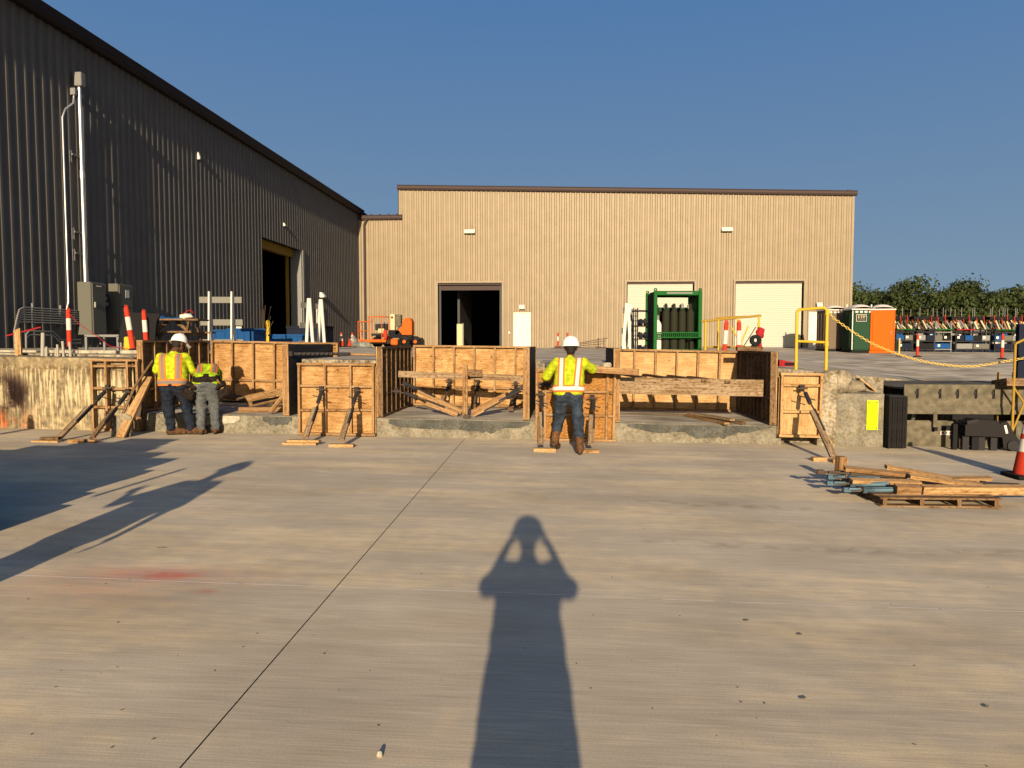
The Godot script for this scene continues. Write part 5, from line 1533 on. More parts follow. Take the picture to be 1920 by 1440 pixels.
func build_platform_things() -> void:
	delineator(-11.55, -16.5, 0.97, "upright orange post with cord in front of the electrical cabinet")
	delineator(-9.40, -15.5, 1.02, "orange post leaning over beside the black board", rot(Vector3(0, 0, 1), 8))
	delineator(-9.21, -15.7, 0.93, "shorter orange post behind the first pit beside the picnic table", rot(Vector3(0, 0, 1), 3))
	var cd := pipe(self, "pink_cord", [Vector3(-11.52, 2.3, -16.46), Vector3(-11.2, 2.05, -16.3), Vector3(-10.6, 1.78, -16.0), Vector3(-10.0, 1.52, -15.6), Vector3(-9.45, 1.46, -15.45)], 0.008, mt("red"), 5)
	tag(cd, "thin reddish cord strung from the upright orange post to the leaning one", "cord")
	delineator(-0.5, -43.0, 0.92, "small orange post by the tan wall, closer to the entry door")
	delineator(0.05, -43.1, 0.92, "small orange post by the tan wall, farther from the entry door")
	delineator(3.95, -19.0, 1.02, "striped orange post with wide base beside the green cage", rot(Vector3(0, 0, 1), -3), 2)
	delineator(4.31, -19.0, 1.04, "striped orange post between the pipe rails and the hose reel", Basis.IDENTITY, 2)
	delineator(15.0, -33.0, 1.0, "faded orange post standing before the racks near the orange toilet")
	delineator(16.8, -30.0, 1.0, "faded orange post standing before the racks near the ochre handrail")
	# posts out of the frame whose shadows fall into it
	delineator(5.87, -7.4, 1.18, "orange post on the yard outside the picture whose shadow crosses to the leveller", Basis.IDENTITY, 1, yard_y(5.87))
	delineator(-9.02, -8.0, 1.3, "orange post on the yard outside the picture whose shadow reaches the dock wall", Basis.IDENTITY, 1, yard_y(-9.02))
	# left corner: tilted black board, steel stand, small yellow can, pipes stubs
	var t := thing("black_board", "tilted black board propped behind the leaning orange post", "board", Vector3(-9.75, up_y(-9.7, -16.2), -16.3))
	bx(t, "board", Vector3(0.02, 0.52, 0), Vector3(0.86, 0.72, 0.03), mt("black"), rot(Vector3.RIGHT, -18) * rot(Vector3(0, 0, 1), -3))
	for x in [-0.3, 0.3]:
		board(t, "prop", Vector3(x, 0, 0.1), Vector3(x, 0.75, -0.12), 0.06, 0.04, mt("lumber_old"), Vector3(1, 0, 0))
	t = thing("steel_stand", "low grey steel frame stand before the electrical cabinets", "stand", Vector3(-10.62, up_y(-10.6, -16.4), -16.4))
	for p in [Vector3(-0.38, 0, 0.1), Vector3(0.38, 0, 0.1), Vector3(-0.2, 0, -0.3), Vector3(0.2, 0, -0.3)]:
		bx(t, "leg", p + Vector3(0, 0.16, 0), Vector3(0.05, 0.32, 0.05), mt("galv_dull"))
	bx(t, "top_bar", Vector3(0, 0.33, 0.1), Vector3(0.82, 0.05, 0.05), mt("galv_dull"))
	bx(t, "top_bar", Vector3(0, 0.33, -0.3), Vector3(0.5, 0.05, 0.05), mt("galv_dull"))
	t = thing("yellow_can", "small yellow fuel can behind the leaning orange post", "can", Vector3(-9.66, up_y(-9.6, -15.8), -15.8))
	cbx(t, "body", Vector3(0, 0.16, 0), Vector3(0.16, 0.32, 0.22), 0.025, mt("yellow"))
	lathe(t, "cap", [Vector2(0.03, 0.32), Vector2(0.03, 0.37), Vector2(0, 0.37)], mt("black"), Vector3(-0.03, 0, 0.05), 10)
	var i := 0
	for q in [[-9.22, 0.42, 0.032], [-9.13, 0.16, 0.016], [-9.07, 0.18, 0.016], [-8.97, 0.15, 0.018], [-8.9, 0.22, 0.02], [-8.76, 0.28, 0.022], [-8.7, 0.27, 0.022]]:
		var y := up_y(q[0], -12.4) - 0.05
		var p := lathe(self, "pipe_stub", [Vector2(q[2] * 0.8, -0.1), Vector2(q[2], -0.1), Vector2(q[2], q[1]), Vector2(q[2] * 0.75, q[1]), Vector2(q[2] * 0.75, 0)], mt("pvc"), Vector3(q[0], y, -12.45 + 0.05 * (i % 3)), 12, rot(Vector3(0, 0, 1), -3 + i))
		tag(p, ["thickest grey pipe stub in the row on the stained dock wall", "short thin pipe stub next to the thickest one", "third grey pipe stub from the tarred end of dock wall", "lowest grey pipe stub in the middle of the row", "middle-height pipe stub just past the lowest one", "tall pipe stub, first of the close pair", "tall pipe stub nearest the frame form, second of close pair"][i], "pipe stub", "grey pipe stubs on the dock wall")
		i += 1
	loose_board("short pale board leaning at the picture edge below the conduits", Vector3(-9.62, up_y(-9.6, -12.4) - 0.04, -12.4), Vector3(-9.86, 1.83, -12.7), 0.11, 0.04, "lumber_pale", Vector3(0, 0.3, 1), "leaning_board")
	var rb := pipe(self, "red_bar", [Vector3(-10.2, 1.72, -12.85), Vector3(-9.6, 1.88, -12.95)], 0.014, mt("red"), 6)
	tag(rb, "thin red bar resting on the short pale board", "bar")
	picnic_table()
	barricade(-9.6, -20.0, 0.12, "white two-plank barricade standing before the dark wall by the picnic table")
	barricade(-7.95, -23.0, 1.28, "white barricade turned edge-on in front of the dark bin")
	barricade(1.92, -23.4, 1.36, "white barricade turned edge-on in front of the first roller door")
	bin(-11.0, -24.0, Vector3(1.3, 0.52, 0.9), "blue bin behind the white two-plank barricade")
	bin(-10.35, -23.4, Vector3(0.85, 0.56, 0.9), "blue bin with white label next to the dark doorway")
	tag(bx(self, "paper_label", Vector3(-10.42, up_y(-10.4, -23) + 0.64, -23.0), Vector3(0.18, 0.09, 0.01), mt("white_paint")), "white paper label on the blue bin next to the doorway", "label")
	bin(-9.5, -25.0, Vector3(1.15, 0.40, 0.9), "low blue bin between the yellow bollard and the edge-on barricade")
	bin(-10.2, -29.0, Vector3(1.5, 0.72, 1.1), "large dark bin with a black lid beyond the edge-on barricade", "navy", true)
	t = thing("yellow_bollard", "yellow safety bollard at the dark warehouse doorway", "bollard", Vector3(-12.55, up_y(-12.5, -30.5), -30.5))
	lathe(t, "post", [Vector2(0.085, 0), Vector2(0.085, 1.0), Vector2(0.06, 1.06), Vector2(0, 1.08)], mt("yellow"), Vector3.ZERO, 16)
	lathe(t, "collar", [Vector2(0.12, 0), Vector2(0.12, 0.05), Vector2(0.085, 0.06)], mt("steel_dark"), Vector3.ZERO, 16)
	t = thing("dry_shrub", "bare thin shrub against the dark wall beside the doorway", "shrub", Vector3(-12.4, up_y(-12.4, -29.6), -29.6))
	var r2 := RandomNumberGenerator.new()
	r2.seed = 9
	for k in 9:
		var e := Vector3(r2.randf_range(-0.1, 0.3), r2.randf_range(1.0, 1.9), r2.randf_range(-0.5, 0.5))
		pipe(t, "twig", [Vector3.ZERO, e * 0.5 + Vector3(0, 0.1, 0), e], 0.01, mt("bark"), 4)
	traffic_cone(-9.56, -31.0, 0.62, "traffic cone nearer the dark warehouse doorway", up_y(-9.5, -31))
	traffic_cone(-9.14, -31.2, 0.62, "traffic cone nearer the boom lift", up_y(-9.1, -31))
	traffic_cone(-9.37, -31.5, 0.36, "smallest plain cone between the two striped cones", up_y(-9.3, -31), false)
	traffic_cone(5.66, -9.5, 0.78, "large red cone on the yard at the picture edge", yard_y(5.4), true)
	t = thing("plastic_wrap", "crumpled clear plastic wrap lying on the platform beside the cones", "plastic wrap", Vector3(-8.4, up_y(-8.4, -30), -30.0))
	lump(t, "wrap", Vector3(0.05, 0.1, 0), Vector3(0.85, 0.3, 0.4), 31, mt("wrap"))
	lump(t, "wrap", Vector3(-0.32, 0.24, 0), Vector3(0.3, 0.45, 0.3), 32, mt("wrap"))
	boom_lift()
	for k in 4:
		var p := pipe(self, "steel_rod", [Vector3(-0.85 + k * 0.15, up_y(0, -40.5) + 0.03 + 0.03 * k, -40.5 - k * 0.12), Vector3(1.9 + k * 0.12, up_y(2, -41) + 0.12 + 0.16 * k, -41.2)], 0.022, mt("steel_rust"), 6)
		tag(p, "%s of the thin rusty rods lying before the tan wall" % ["lowest", "second lowest", "second highest", "highest"][k], "rod", "rusty rods before the tan wall")
	t = thing("rod_trestle", "low dark trestle holding up the rusty rods", "trestle", Vector3(1.85, up_y(1.9, -41.1), -41.1))
	for x in [-0.12, 0.2]:
		bx(t, "leg", Vector3(x, 0.3, 0), Vector3(0.05, 0.6, 0.05), mt("steel_rust"))
	bx(t, "bar", Vector3(0.04, 0.08, 0), Vector3(0.6, 0.06, 0.06), mt("steel_rust"))
	cylinder_cage()
	# shelf rack of black crates left of the cage
	t = thing("crate_rack", "black shelf rack stacked with dark parts beside the green cage", "rack", Vector3(2.22, up_y(2.2, -23.0), -23.0))
	for x in [-0.2, -0.08, 0.42]:
		for z in [-0.3, 0.3]:
			bx(t, "upright", Vector3(x, 0.72, z), Vector3(0.035, 1.44 + (0.2 if x > 0 else 0.0), 0.035), mt("black"))
	for y in [0.1, 0.5, 0.9, 1.36]:
		bx(t, "shelf", Vector3(0.12, y, 0), Vector3(0.66, 0.03, 0.64), mt("black"))
	for k in 9:
		bx(t, "ladder_rung", Vector3(-0.14, 0.15 + k * 0.15, 0.3), Vector3(0.1, 0.02, 0.02), mt("black"))
	for k in 9:
		var p := Vector3(0.02 + (k % 3) * 0.16, 0.2 + (k / 3) * 0.4, 0.05)
		lump(t, "dark_part", p + Vector3(0, 0.02, 0.08), Vector3(0.18, 0.2, 0.3), 60 + k, mt("steel_dark") if k % 2 else mt("navy"))
	# pipe rails, hose reel pole
	t = thing("pipe_rail", "rusty yellow pipe guard rails behind the striped posts", "guard rail", Vector3(3.55, up_y(3.6, -20.0), -20.0))
	pipe(t, "top_rail", [Vector3(0, 0.98, 0), Vector3(0.8, 1.06, 0), Vector3(1.55, 1.13, 0)], 0.03, mt("ochre"), 8)
	pipe(t, "rear_rail", [Vector3(0.5, 1.08, -0.5), Vector3(1.3, 1.12, -0.5)], 0.03, mt("ochre"), 8)
	pipe(t, "lower_rail", [Vector3(0.05, 0.3, 0), Vector3(1.45, 0.3, 0)], 0.026, mt("ochre"), 8)
	for x in [0.12, 0.45, 0.95, 1.5]:
		pipe(t, "post", [Vector3(x, 0, 0), Vector3(x, 1.0 + x * 0.08, 0)], 0.026, mt("yellow"), 8)
	for q in [[0.75, 1.05], [1.2, 0.9]]:
		pipe(t, "stay", [Vector3(q[0], 0.85, 0.1), Vector3(q[1], 0.25, 0.35)], 0.02, mt("yellow"), 6)
	t = thing("hose_pole", "short pole with black hose reel and dark red rag by the pipe rails", "pole", Vector3(4.84, up_y(4.8, -19.4), -19.4))
	pipe(t, "pole", [Vector3(0.03, 0, 0), Vector3(0.05, 1.0, 0)], 0.028, mt("yellow"), 8)
	lathe(t, "reel", [Vector2(0.05, -0.06), Vector2(0.14, -0.06), Vector2(0.14, 0.06), Vector2(0.05, 0.06), Vector2(0.05, -0.06)], mt("black"), Vector3(-0.04, 0.56, 0.08), 18, rot(Vector3.RIGHT, 90))
	lump(t, "hose", Vector3(-0.06, 0.22, 0.06), Vector3(0.2, 0.5, 0.16), 41, mt("black"))
	lump(t, "rag", Vector3(0.08, 0.74, 0.04), Vector3(0.2, 0.28, 0.12), 42, mt("red"))
	lump(t, "rag", Vector3(0.08, 0.28, 0.08), Vector3(0.1, 0.5, 0.1), 43, mt("red"))
	pipe(t, "strap", [Vector3(-0.02, 0.9, 0.02), Vector3(-0.45, 0.2, 0.05)], 0.012, mt("black"), 5)
	t = thing("red_ramp", "red plastic cable ramp on the platform behind the narrow form", "cable ramp", Vector3(3.5, up_y(3.6, -13.6), -13.7), -0.25)
	for k in 3:
		var b := Buf.new()
		b.prism(PackedVector2Array([Vector2(0, 0), Vector2(0.25, 0), Vector2(0.25, 0.15 - k * 0.045), Vector2(0, 0.2 - k * 0.045)]), -0.12, 0.12)
		put(t, "ramp_section", b.done(), mt("red"), Transform3D(Basis.IDENTITY, Vector3(k * 0.255 - 0.15, 0, 0)))
		bx(t, "grip", Vector3(k * 0.255 - 0.02, 0.02 + (0.18 - k * 0.045) * 0.25, 0.125), Vector3(0.16, 0.05, 0.012), mt("black"))
	toilet(13.95, -40.4, "toilet_grey", "brown-grey portable toilet partly hidden behind the green one", 0.1)
	toilet(14.62, -38.6, "toilet_green", "dark green portable toilet with lettered sign", 0.05, true)
	toilet(15.66, -38.4, "toilet_orange", "bright orange portable toilet at the end of the row", -0.25, false, false)
	t = thing("yellow_post", "slim pale yellow post beside the orange portable toilet", "post", Vector3(14.68, up_y(14.7, -34), -34.0))
	lathe(t, "tube", [Vector2(0.035, 0), Vector2(0.035, 0.8), Vector2(0, 0.82)], mt("chain_yellow"), Vector3.ZERO, 10)
	lathe(t, "foot", [Vector2(0.12, 0), Vector2(0.12, 0.03), Vector2(0.035, 0.05)], mt("rubber"), Vector3.ZERO, 10)
	var ords := ["first", "second", "third", "fourth", "fifth", "sixth", "seventh", "eighth"]
	for k in 8:
		var x := 17.75 + k * 0.97
		parts_rack(x, -41.0 + 0.25 * (k % 2), k, "%s equipment rack in the front row counted from the orange toilet" % ords[k], up_y(x, -41))
	for k in 7:
		var x := 19.6 + k * 1.2
		parts_rack(x, -46.5, k + 3, "%s equipment rack in the rear row counted from the orange toilet" % ords[k], up_y(x, -46.5) + 0.0)

# ---------------------------------------------------------------- pallet and lumber on the yard
func build_pallet() -> void:
	var o := Vector3(3.15, yard_y(3.7), -7.58)
	var t := thing("wood_pallet", "weathered wooden pallet carrying form braces on the yard", "pallet", o, 0.02)
	for k in 4:
		var x := 0.03 + k * 0.36
		bx(t, "stringer", Vector3(x, 0.05, -0.5), Vector3(0.04, 0.064, 1.0), mt("lumber_old"))
	for k in 7:
		bx(t, "deck_board", Vector3(0.57, 0.092, -0.05 - k * 0.15), Vector3(1.18, 0.018, 0.11), mt("lumber_old"))
	for k in 3:
		bx(t, "bottom_board", Vector3(0.57, 0.01, -0.05 - k * 0.45), Vector3(1.18, 0.018, 0.1), mt("lumber_old"))
	var L := [
		[Vector3(3.62, 0.098, -7.78), Vector3(4.95, 0.092, -7.9), 0.085, 0.085, "lumber_pale", "long square pale timber across the front of the pallet"],
		[Vector3(3.36, 0.1, -7.78), Vector3(3.6, 0.1, -7.78), 0.09, 0.09, "lumber", "short square timber end-on to the long one on the pallet"],
		[Vector3(3.02, 0.135, -8.05), Vector3(3.75, 0.115, -8.1), 0.085, 0.038, "lumber_pale", "orange-tinted board lying behind the short timber"],
		[Vector3(3.06, 0.215, -8.34), Vector3(3.72, 0.165, -8.26), 0.085, 0.038, "lumber", "board lying high on the pile next to the upright block"],
		[Vector3(3.66, 0.175, -8.15), Vector3(4.4, 0.085, -8.12), 0.085, 0.038, "lumber_pale", "pale board slanting down in the middle of the pile"],
		[Vector3(3.56, 0.215, -8.5), Vector3(4.25, 0.09, -8.46), 0.085, 0.038, "lumber_pale", "topmost board of the pile on the pallet"],
		[Vector3(4.2, 0.07, -8.56), Vector3(4.75, 0.075, -8.62), 0.085, 0.038, "lumber", "board poking out at the back of the pile"]]
	for q in L:
		loose_board(q[5], q[0], q[1], q[2], q[3], q[4], Vector3(0, 1, 0.2), "pile_board", "boards piled on the pallet")
	var ub := bx(self, "upright_block", Vector3(3.2, yard_y(3.2) + 0.155, -8.86), Vector3(0.095, 0.31, 0.09), mt("lumber"), rot(Vector3(0, 0, 1), -3) * rot(Vector3.UP, 15))
	tag(ub, "squared wood block standing upright beside the pile", "wood block")
	var S := [
		[Vector3(2.9, 0.06, -7.92), Vector3(3.38, 0.085, -7.84), 0.026, "steel_blue", "blue steel brace end sticking out lowest at the front of the pile"],
		[Vector3(2.8, 0.085, -8.15), Vector3(3.4, 0.11, -8.0), 0.026, "steel_blue", "blue steel brace end in the middle of the pile"],
		[Vector3(2.86, 0.13, -8.28), Vector3(3.38, 0.13, -8.18), 0.024, "steel_blue", "blue steel brace end highest in the pile"],
		[Vector3(2.76, 0.165, -8.4), Vector3(3.72, 0.14, -8.3), 0.024, "steel_rust", "rusty threaded brace lying at the back of the pile"],
		[Vector3(4.2, 0.09, -8.25), Vector3(4.85, 0.07, -8.25), 0.022, "steel_dark", "dark threaded rod end at the far end of the pile"]]
	for q in S:
		var st := thing("steel_brace", q[4], "steel brace", Vector3(q[0].x, q[0].y, q[0].z), 0.0, "steel braces piled on the pallet")
		var d: Vector3 = q[1] - q[0]
		pipe(st, "rod", [Vector3.ZERO, d], q[2] * 0.6, mt("steel_rust"), 7)
		pipe(st, "sleeve", [d * 0.45, d * 0.98], q[2] * 1.1, mt(q[3]), 9)
		pipe(st, "nut", [d * 0.38, d * 0.46], q[2] * 1.5, mt(q[3]), 6)
		cbx(st, "end_plate", d * 0.06, Vector3(0.08, 0.05, 0.06), 0.008, mt(q[3]))
		bx(st, "fork", d * 0.2 + Vector3(0, 0.015, 0.025), Vector3(0.12, 0.02, 0.02), mt(q[3]))
		bx(st, "fork", d * 0.22 + Vector3(0, -0.012, -0.025), Vector3(0.14, 0.02, 0.02), mt("galv_dull"))

# stack of form boards standing beyond the frame, known by its shadow
func build_stack() -> void:
	var t := thing("board_stack", "stack of form boards outside the picture that throws the stepped shadow", "board stack", Vector3(-8.2, yard_y(-6), -5.3))
	var ends := [[0.25, -4.62], [0.40, -4.75], [0.52, -4.86], [0.66, -4.92], [0.74, -4.8], [0.84, -4.95], [0.97, -4.93], [1.10, -5.32], [1.22, -5.66], [1.33, -5.74], [1.45, -5.8]]
	var y := 0.0
	var k := 0
	for e in ends:
		var hh: float = e[0] - y
		var left: float = -9.5 if e[0] < 1.2 else -7.6 + (e[0] - 1.2) * 4.0
		for j in 3:
			bx(t, "board", Vector3((e[1] + left) * 0.5 + 8.2 + 0.0, y + hh * 0.5, -0.15 + j * 0.42), Vector3(e[1] - left - 0.03 * j, hh - 0.006, 0.38), mt("lumber" if (k + j) % 2 else "lumber_grey"))
		y = e[0]
		k += 1

func build_debris() -> void:
	var r := RandomNumberGenerator.new()
	r.seed = 77
	var mm := MultiMesh.new()
	mm.transform_format = MultiMesh.TRANSFORM_3D
	var b := Buf.new()
	b.cbox(Vector3.ZERO, Vector3(0.02, 0.006, 0.008), 0.002)
	mm.mesh = b.done()
	mm.instance_count = 170
	for i in 170:
		var z := -2.6 - 8.5 * pow(r.randf(), 1.3)
		var x := r.randf_range(-0.8, 0.62) * -z
		var s := r.randf_range(0.2, 0.62)
		mm.set_instance_transform(i, Transform3D(rot(Vector3.UP, r.randf() * 360).scaled(Vector3(s * r.randf_range(0.6, 1.6), s, s)), Vector3(x, yard_y(x) + 0.003 * s, z)))
	var o := MultiMeshInstance3D.new()
	o.name = "yard_debris"
	o.multimesh = mm
	o.material_override = mt("bark")
	o.set_meta("kind", "stuff")
	tag(o, "tiny dark wood chips and grit scattered over the yard", "debris")
	add_child(o)
	var q := lump(self, "pebble", Vector3(-0.71, yard_y(-0.71) + 0.01, -2.72), Vector3(0.022, 0.026, 0.02), 4, mt("concrete_white"))
	tag(q, "small white pebble lying in the foreground", "pebble")
	var n := 0
	for p in [[1.03, -4.3, 0.03], [1.28, -4.12, 0.025], [1.06, -3.36, 0.03], [1.86, -3.36, 0.022], [1.62, -2.75, 0.03], [-3.1, -5.35, 0.06]]:
		var w := pipe(self, "twig", [Vector3(p[0], yard_y(p[0]) + 0.005, p[1]), Vector3(p[0] + p[2] * 0.5, yard_y(p[0]) + 0.009, p[1] + 0.008), Vector3(p[0] + p[2], yard_y(p[0]) + 0.005, p[1] - 0.01)], 0.003, mt("bark"), 5)
		tag(w, ["dark wood chip close above the chalk line", "dark wood chip lying on the chalk line", "short dark stick in the open foreground", "green-black chip on the right foreground", "forked twig at the bottom right of the yard", "thin curved twig beside the person's shadow"][n], "twig", "twigs and chips on the yard")
		n += 1

# ---------------------------------------------------------------- people
# bones: [a, b, ra, rb]; the field is their smooth union, meshed as surface nets
func field_mesh(bones: Array, cell: float, k: float, wrinkle := 0.0, seed_ := 1) -> ArrayMesh:
	var lo := Vector3(1e9, 1e9, 1e9)
	var hi := -lo
	for q in bones:
		for e in 2:
			var r: Vector3 = Vector3.ONE * (q[2 + e] + k + cell * 3.0)
			lo = lo.min(q[e] - r)
			hi = hi.max(q[e] + r)
	var nx := int((hi.x - lo.x) / cell) + 2
	var ny := int((hi.y - lo.y) / cell) + 2
	var nz := int((hi.z - lo.z) / cell) + 2
	var f := PackedFloat32Array()
	f.resize(nx * ny * nz)
	f.fill(1.0)
	for q in bones:
		var a: Vector3 = q[0]
		var b: Vector3 = q[1]
		var ra: float = q[2]
		var rb: float = q[3]
		var ab := b - a
		var l2 := maxf(ab.length_squared(), 1e-9)
		var m := Vector3.ONE * (maxf(ra, rb) + k + cell * 2.5)
		var p0 := (a.min(b) - m - lo) / cell
		var p1 := (a.max(b) + m - lo) / cell
		for z in range(maxi(0, int(p0.z)), mini(nz - 1, int(p1.z) + 1)):
			for y in range(maxi(0, int(p0.y)), mini(ny - 1, int(p1.y) + 1)):
				var i := (z * ny + y) * nx + maxi(0, int(p0.x))
				for x in range(maxi(0, int(p0.x)), mini(nx - 1, int(p1.x) + 1)):
					var p := lo + Vector3(x, y, z) * cell
					var t := clampf((p - a).dot(ab) / l2, 0.0, 1.0)
					var d := p.distance_to(a + ab * t) - lerpf(ra, rb, t)
					var o := f[i]
					var h := clampf(0.5 + 0.5 * (o - d) / k, 0.0, 1.0)
					f[i] = lerpf(o, d, h) - k * h * (1.0 - h)
					i += 1
	if wrinkle > 0.0:
		var nn := noise(5.0, 3, seed_)
		for z in nz:
			for y in ny:
				var i := (z * ny + y) * nx
				for x in nx:
					if absf(f[i]) < cell * 3.0:
						var p := lo + Vector3(x, y, z) * cell
						f[i] += wrinkle * nn.get_noise_3d(p.x, p.y * 2.2, p.z)
					i += 1
	var verts := PackedVector3Array()
	var norms := PackedVector3Array()
	var ids := PackedInt32Array()
	ids.resize(nx * ny * nz)
	ids.fill(-1)
	var sy := nx
	var sz := nx * ny
	var offs := [0, 1, sy, sy + 1, sz, sz + 1, sz + sy, sz + sy + 1]
	for z in nz - 1:
		for y in ny - 1:
			var i := (z * ny + y) * nx
			for x in nx - 1:
				var v0 := f[i]
				if absf(v0) < cell * 2.0:
					var inside := 0
					for o in offs:
						if f[i + o] < 0.0: inside += 1
					if inside > 0 and inside < 8:
						var acc := Vector3.ZERO
						var cnt := 0
						for e in [[0, 1], [2, 3], [4, 5], [6, 7], [0, 2], [1, 3], [4, 6], [5, 7], [0, 4], [1, 5], [2, 6], [3, 7]]:
							var fa := f[i + offs[e[0]]]
							var fb := f[i + offs[e[1]]]
							if (fa < 0.0) != (fb < 0.0):
								var t := fa / (fa - fb)
								var pa := Vector3(e[0] & 1, (e[0] >> 1) & 1, e[0] >> 2)
								var pb := Vector3(e[1] & 1, (e[1] >> 1) & 1, e[1] >> 2)
								acc += pa.lerp(pb, t)
								cnt += 1
						ids[i] = verts.size()
						verts.append(lo + (Vector3(x, y, z) + acc / cnt) * cell)
						norms.append(Vector3(f[i + 1] - v0 + f[i + sy + 1] - f[i + sy], f[i + sy] - v0 + f[i + sy + 1] - f[i + 1], f[i + sz] - v0 + f[i + sz + sy] - f[i + sy]).normalized())
				i += 1
	var idx := PackedInt32Array()
	for z in range(1, nz - 1):
		for y in range(1, ny - 1):
			var i := (z * ny + y) * nx + 1
			for x in range(1, nx - 1):
				var s0 := f[i] < 0.0
				if absf(f[i]) < cell * 2.0:
					for ax in 3:
						var st: int = [1, sy, sz][ax]
						var s1 := f[i + st] < 0.0
						if s0 != s1:
							var u: int = [sy, sz, 1][ax]
							var w: int = [sz, 1, sy][ax]
							var q := [ids[i - u - w], ids[i - w], ids[i], ids[i - u]]
							if q.min() >= 0:
								if s0: idx.append_array(PackedInt32Array([q[0], q[2], q[1], q[0], q[3], q[2]]))
								else: idx.append_array(PackedInt32Array([q[0], q[1], q[2], q[0], q[2], q[3]]))
				i += 1
	var arr := []
	arr.resize(Mesh.ARRAY_MAX)
	arr[Mesh.ARRAY_VERTEX] = verts
	arr[Mesh.ARRAY_NORMAL] = norms
	arr[Mesh.ARRAY_INDEX] = idx
	var am := ArrayMesh.new()
	am.add_surface_from_arrays(Mesh.PRIMITIVE_TRIANGLES, arr)
	return am

func join_meshes(list: Array) -> ArrayMesh:
	var st := SurfaceTool.new()
	for m in list:
		st.append_from(m, 0, Transform3D.IDENTITY)
	return st.commit()

# distance to the union of bones without meshing, to lay stripes on cloth
func bone_dist(p: Vector3, bones: Array, k: float) -> float:
	var o := 1.0
	for q in bones:
		var ab: Vector3 = q[1] - q[0]
		var t := clampf((p - q[0]).dot(ab) / maxf(ab.length_squared(), 1e-9), 0.0, 1.0)
		var d: float = p.distance_to(q[0] + ab * t) - lerpf(q[2], q[3], t)
		var h := clampf(0.5 + 0.5 * (o - d) / k, 0.0, 1.0)
		o = lerpf(o, d, h) - k * h * (1.0 - h)
	return o

# a ribbon of the given width on the garment: centre line points are pulled onto the surface from outside along dir
func ribbon(bones: Array, k: float, line: Array, dirs: Array, across: Vector3, width: float, lift: float) -> ArrayMesh:
	var rows := []
	for i in line.size():
		var row := []
		for j in 5:
			var c: Vector3 = line[i] + across * width * (j / 4.0 - 0.5)
			var dr: Vector3 = dirs[i]
			var p := c + dr * 0.4
			for it in 40:
				var d := bone_dist(p, bones, k) - lift
				if d < 0.001: break
				if p.distance_to(c) > 0.42:
					p = c
					break
				p -= dr * d * 0.8
			row.append(p)
		rows.append(row)
	var st := SurfaceTool.new()
	st.begin(Mesh.PRIMITIVE_TRIANGLES)
	for i in rows.size() - 1:
		for j in 4:
			for p in [rows[i][j], rows[i][j + 1], rows[i + 1][j + 1], rows[i][j], rows[i + 1][j + 1], rows[i + 1][j]]:
				st.add_vertex(p)
	st.generate_normals()
	return st.commit()

func hand_bones(wrist: Vector3, dir: Vector3, palm_n: Vector3, side: float, curl: float) -> Array:
	var d := dir.normalized()
	var n := (palm_n - d * palm_n.dot(d)).normalized()
	var w := d.cross(n) * side
	var out := [[wrist, wrist + d * 0.05, 0.024, 0.026], [wrist + d * 0.03 - w * 0.02, wrist + d * 0.085 - w * 0.03, 0.016, 0.013], [wrist + d * 0.03 + w * 0.01, wrist + d * 0.085 + w * 0.028, 0.018, 0.013], [wrist + d * 0.05, wrist + d * 0.085, 0.02, 0.016]]
	var lens := [0.072, 0.082, 0.078, 0.06]
	for k in 4:
		var base := wrist + d * 0.085 + w * (0.032 - k * 0.021)
		var l: float = lens[k]
		var d1 := (d * cos(curl * 0.6) + n * sin(curl * 0.6)).normalized()
		var d2 := (d * cos(curl * 1.5) + n * sin(curl * 1.5)).normalized()
		out.append([base, base + d1 * l * 0.5, 0.0098, 0.009])
		out.append([base + d1 * l * 0.5, base + d1 * l * 0.5 + d2 * l * 0.5, 0.009, 0.0075])
	var tb := wrist + d * 0.03 + w * 0.025
	var td := (d * 0.6 + w * 0.75 + n * 0.35).normalized()
	out.append([tb, tb + td * 0.045, 0.013, 0.0105])
	out.append([tb + td * 0.045, tb + td * 0.045 + (d * 0.8 + n * 0.5).normalized() * 0.032, 0.0105, 0.0085])
	return out

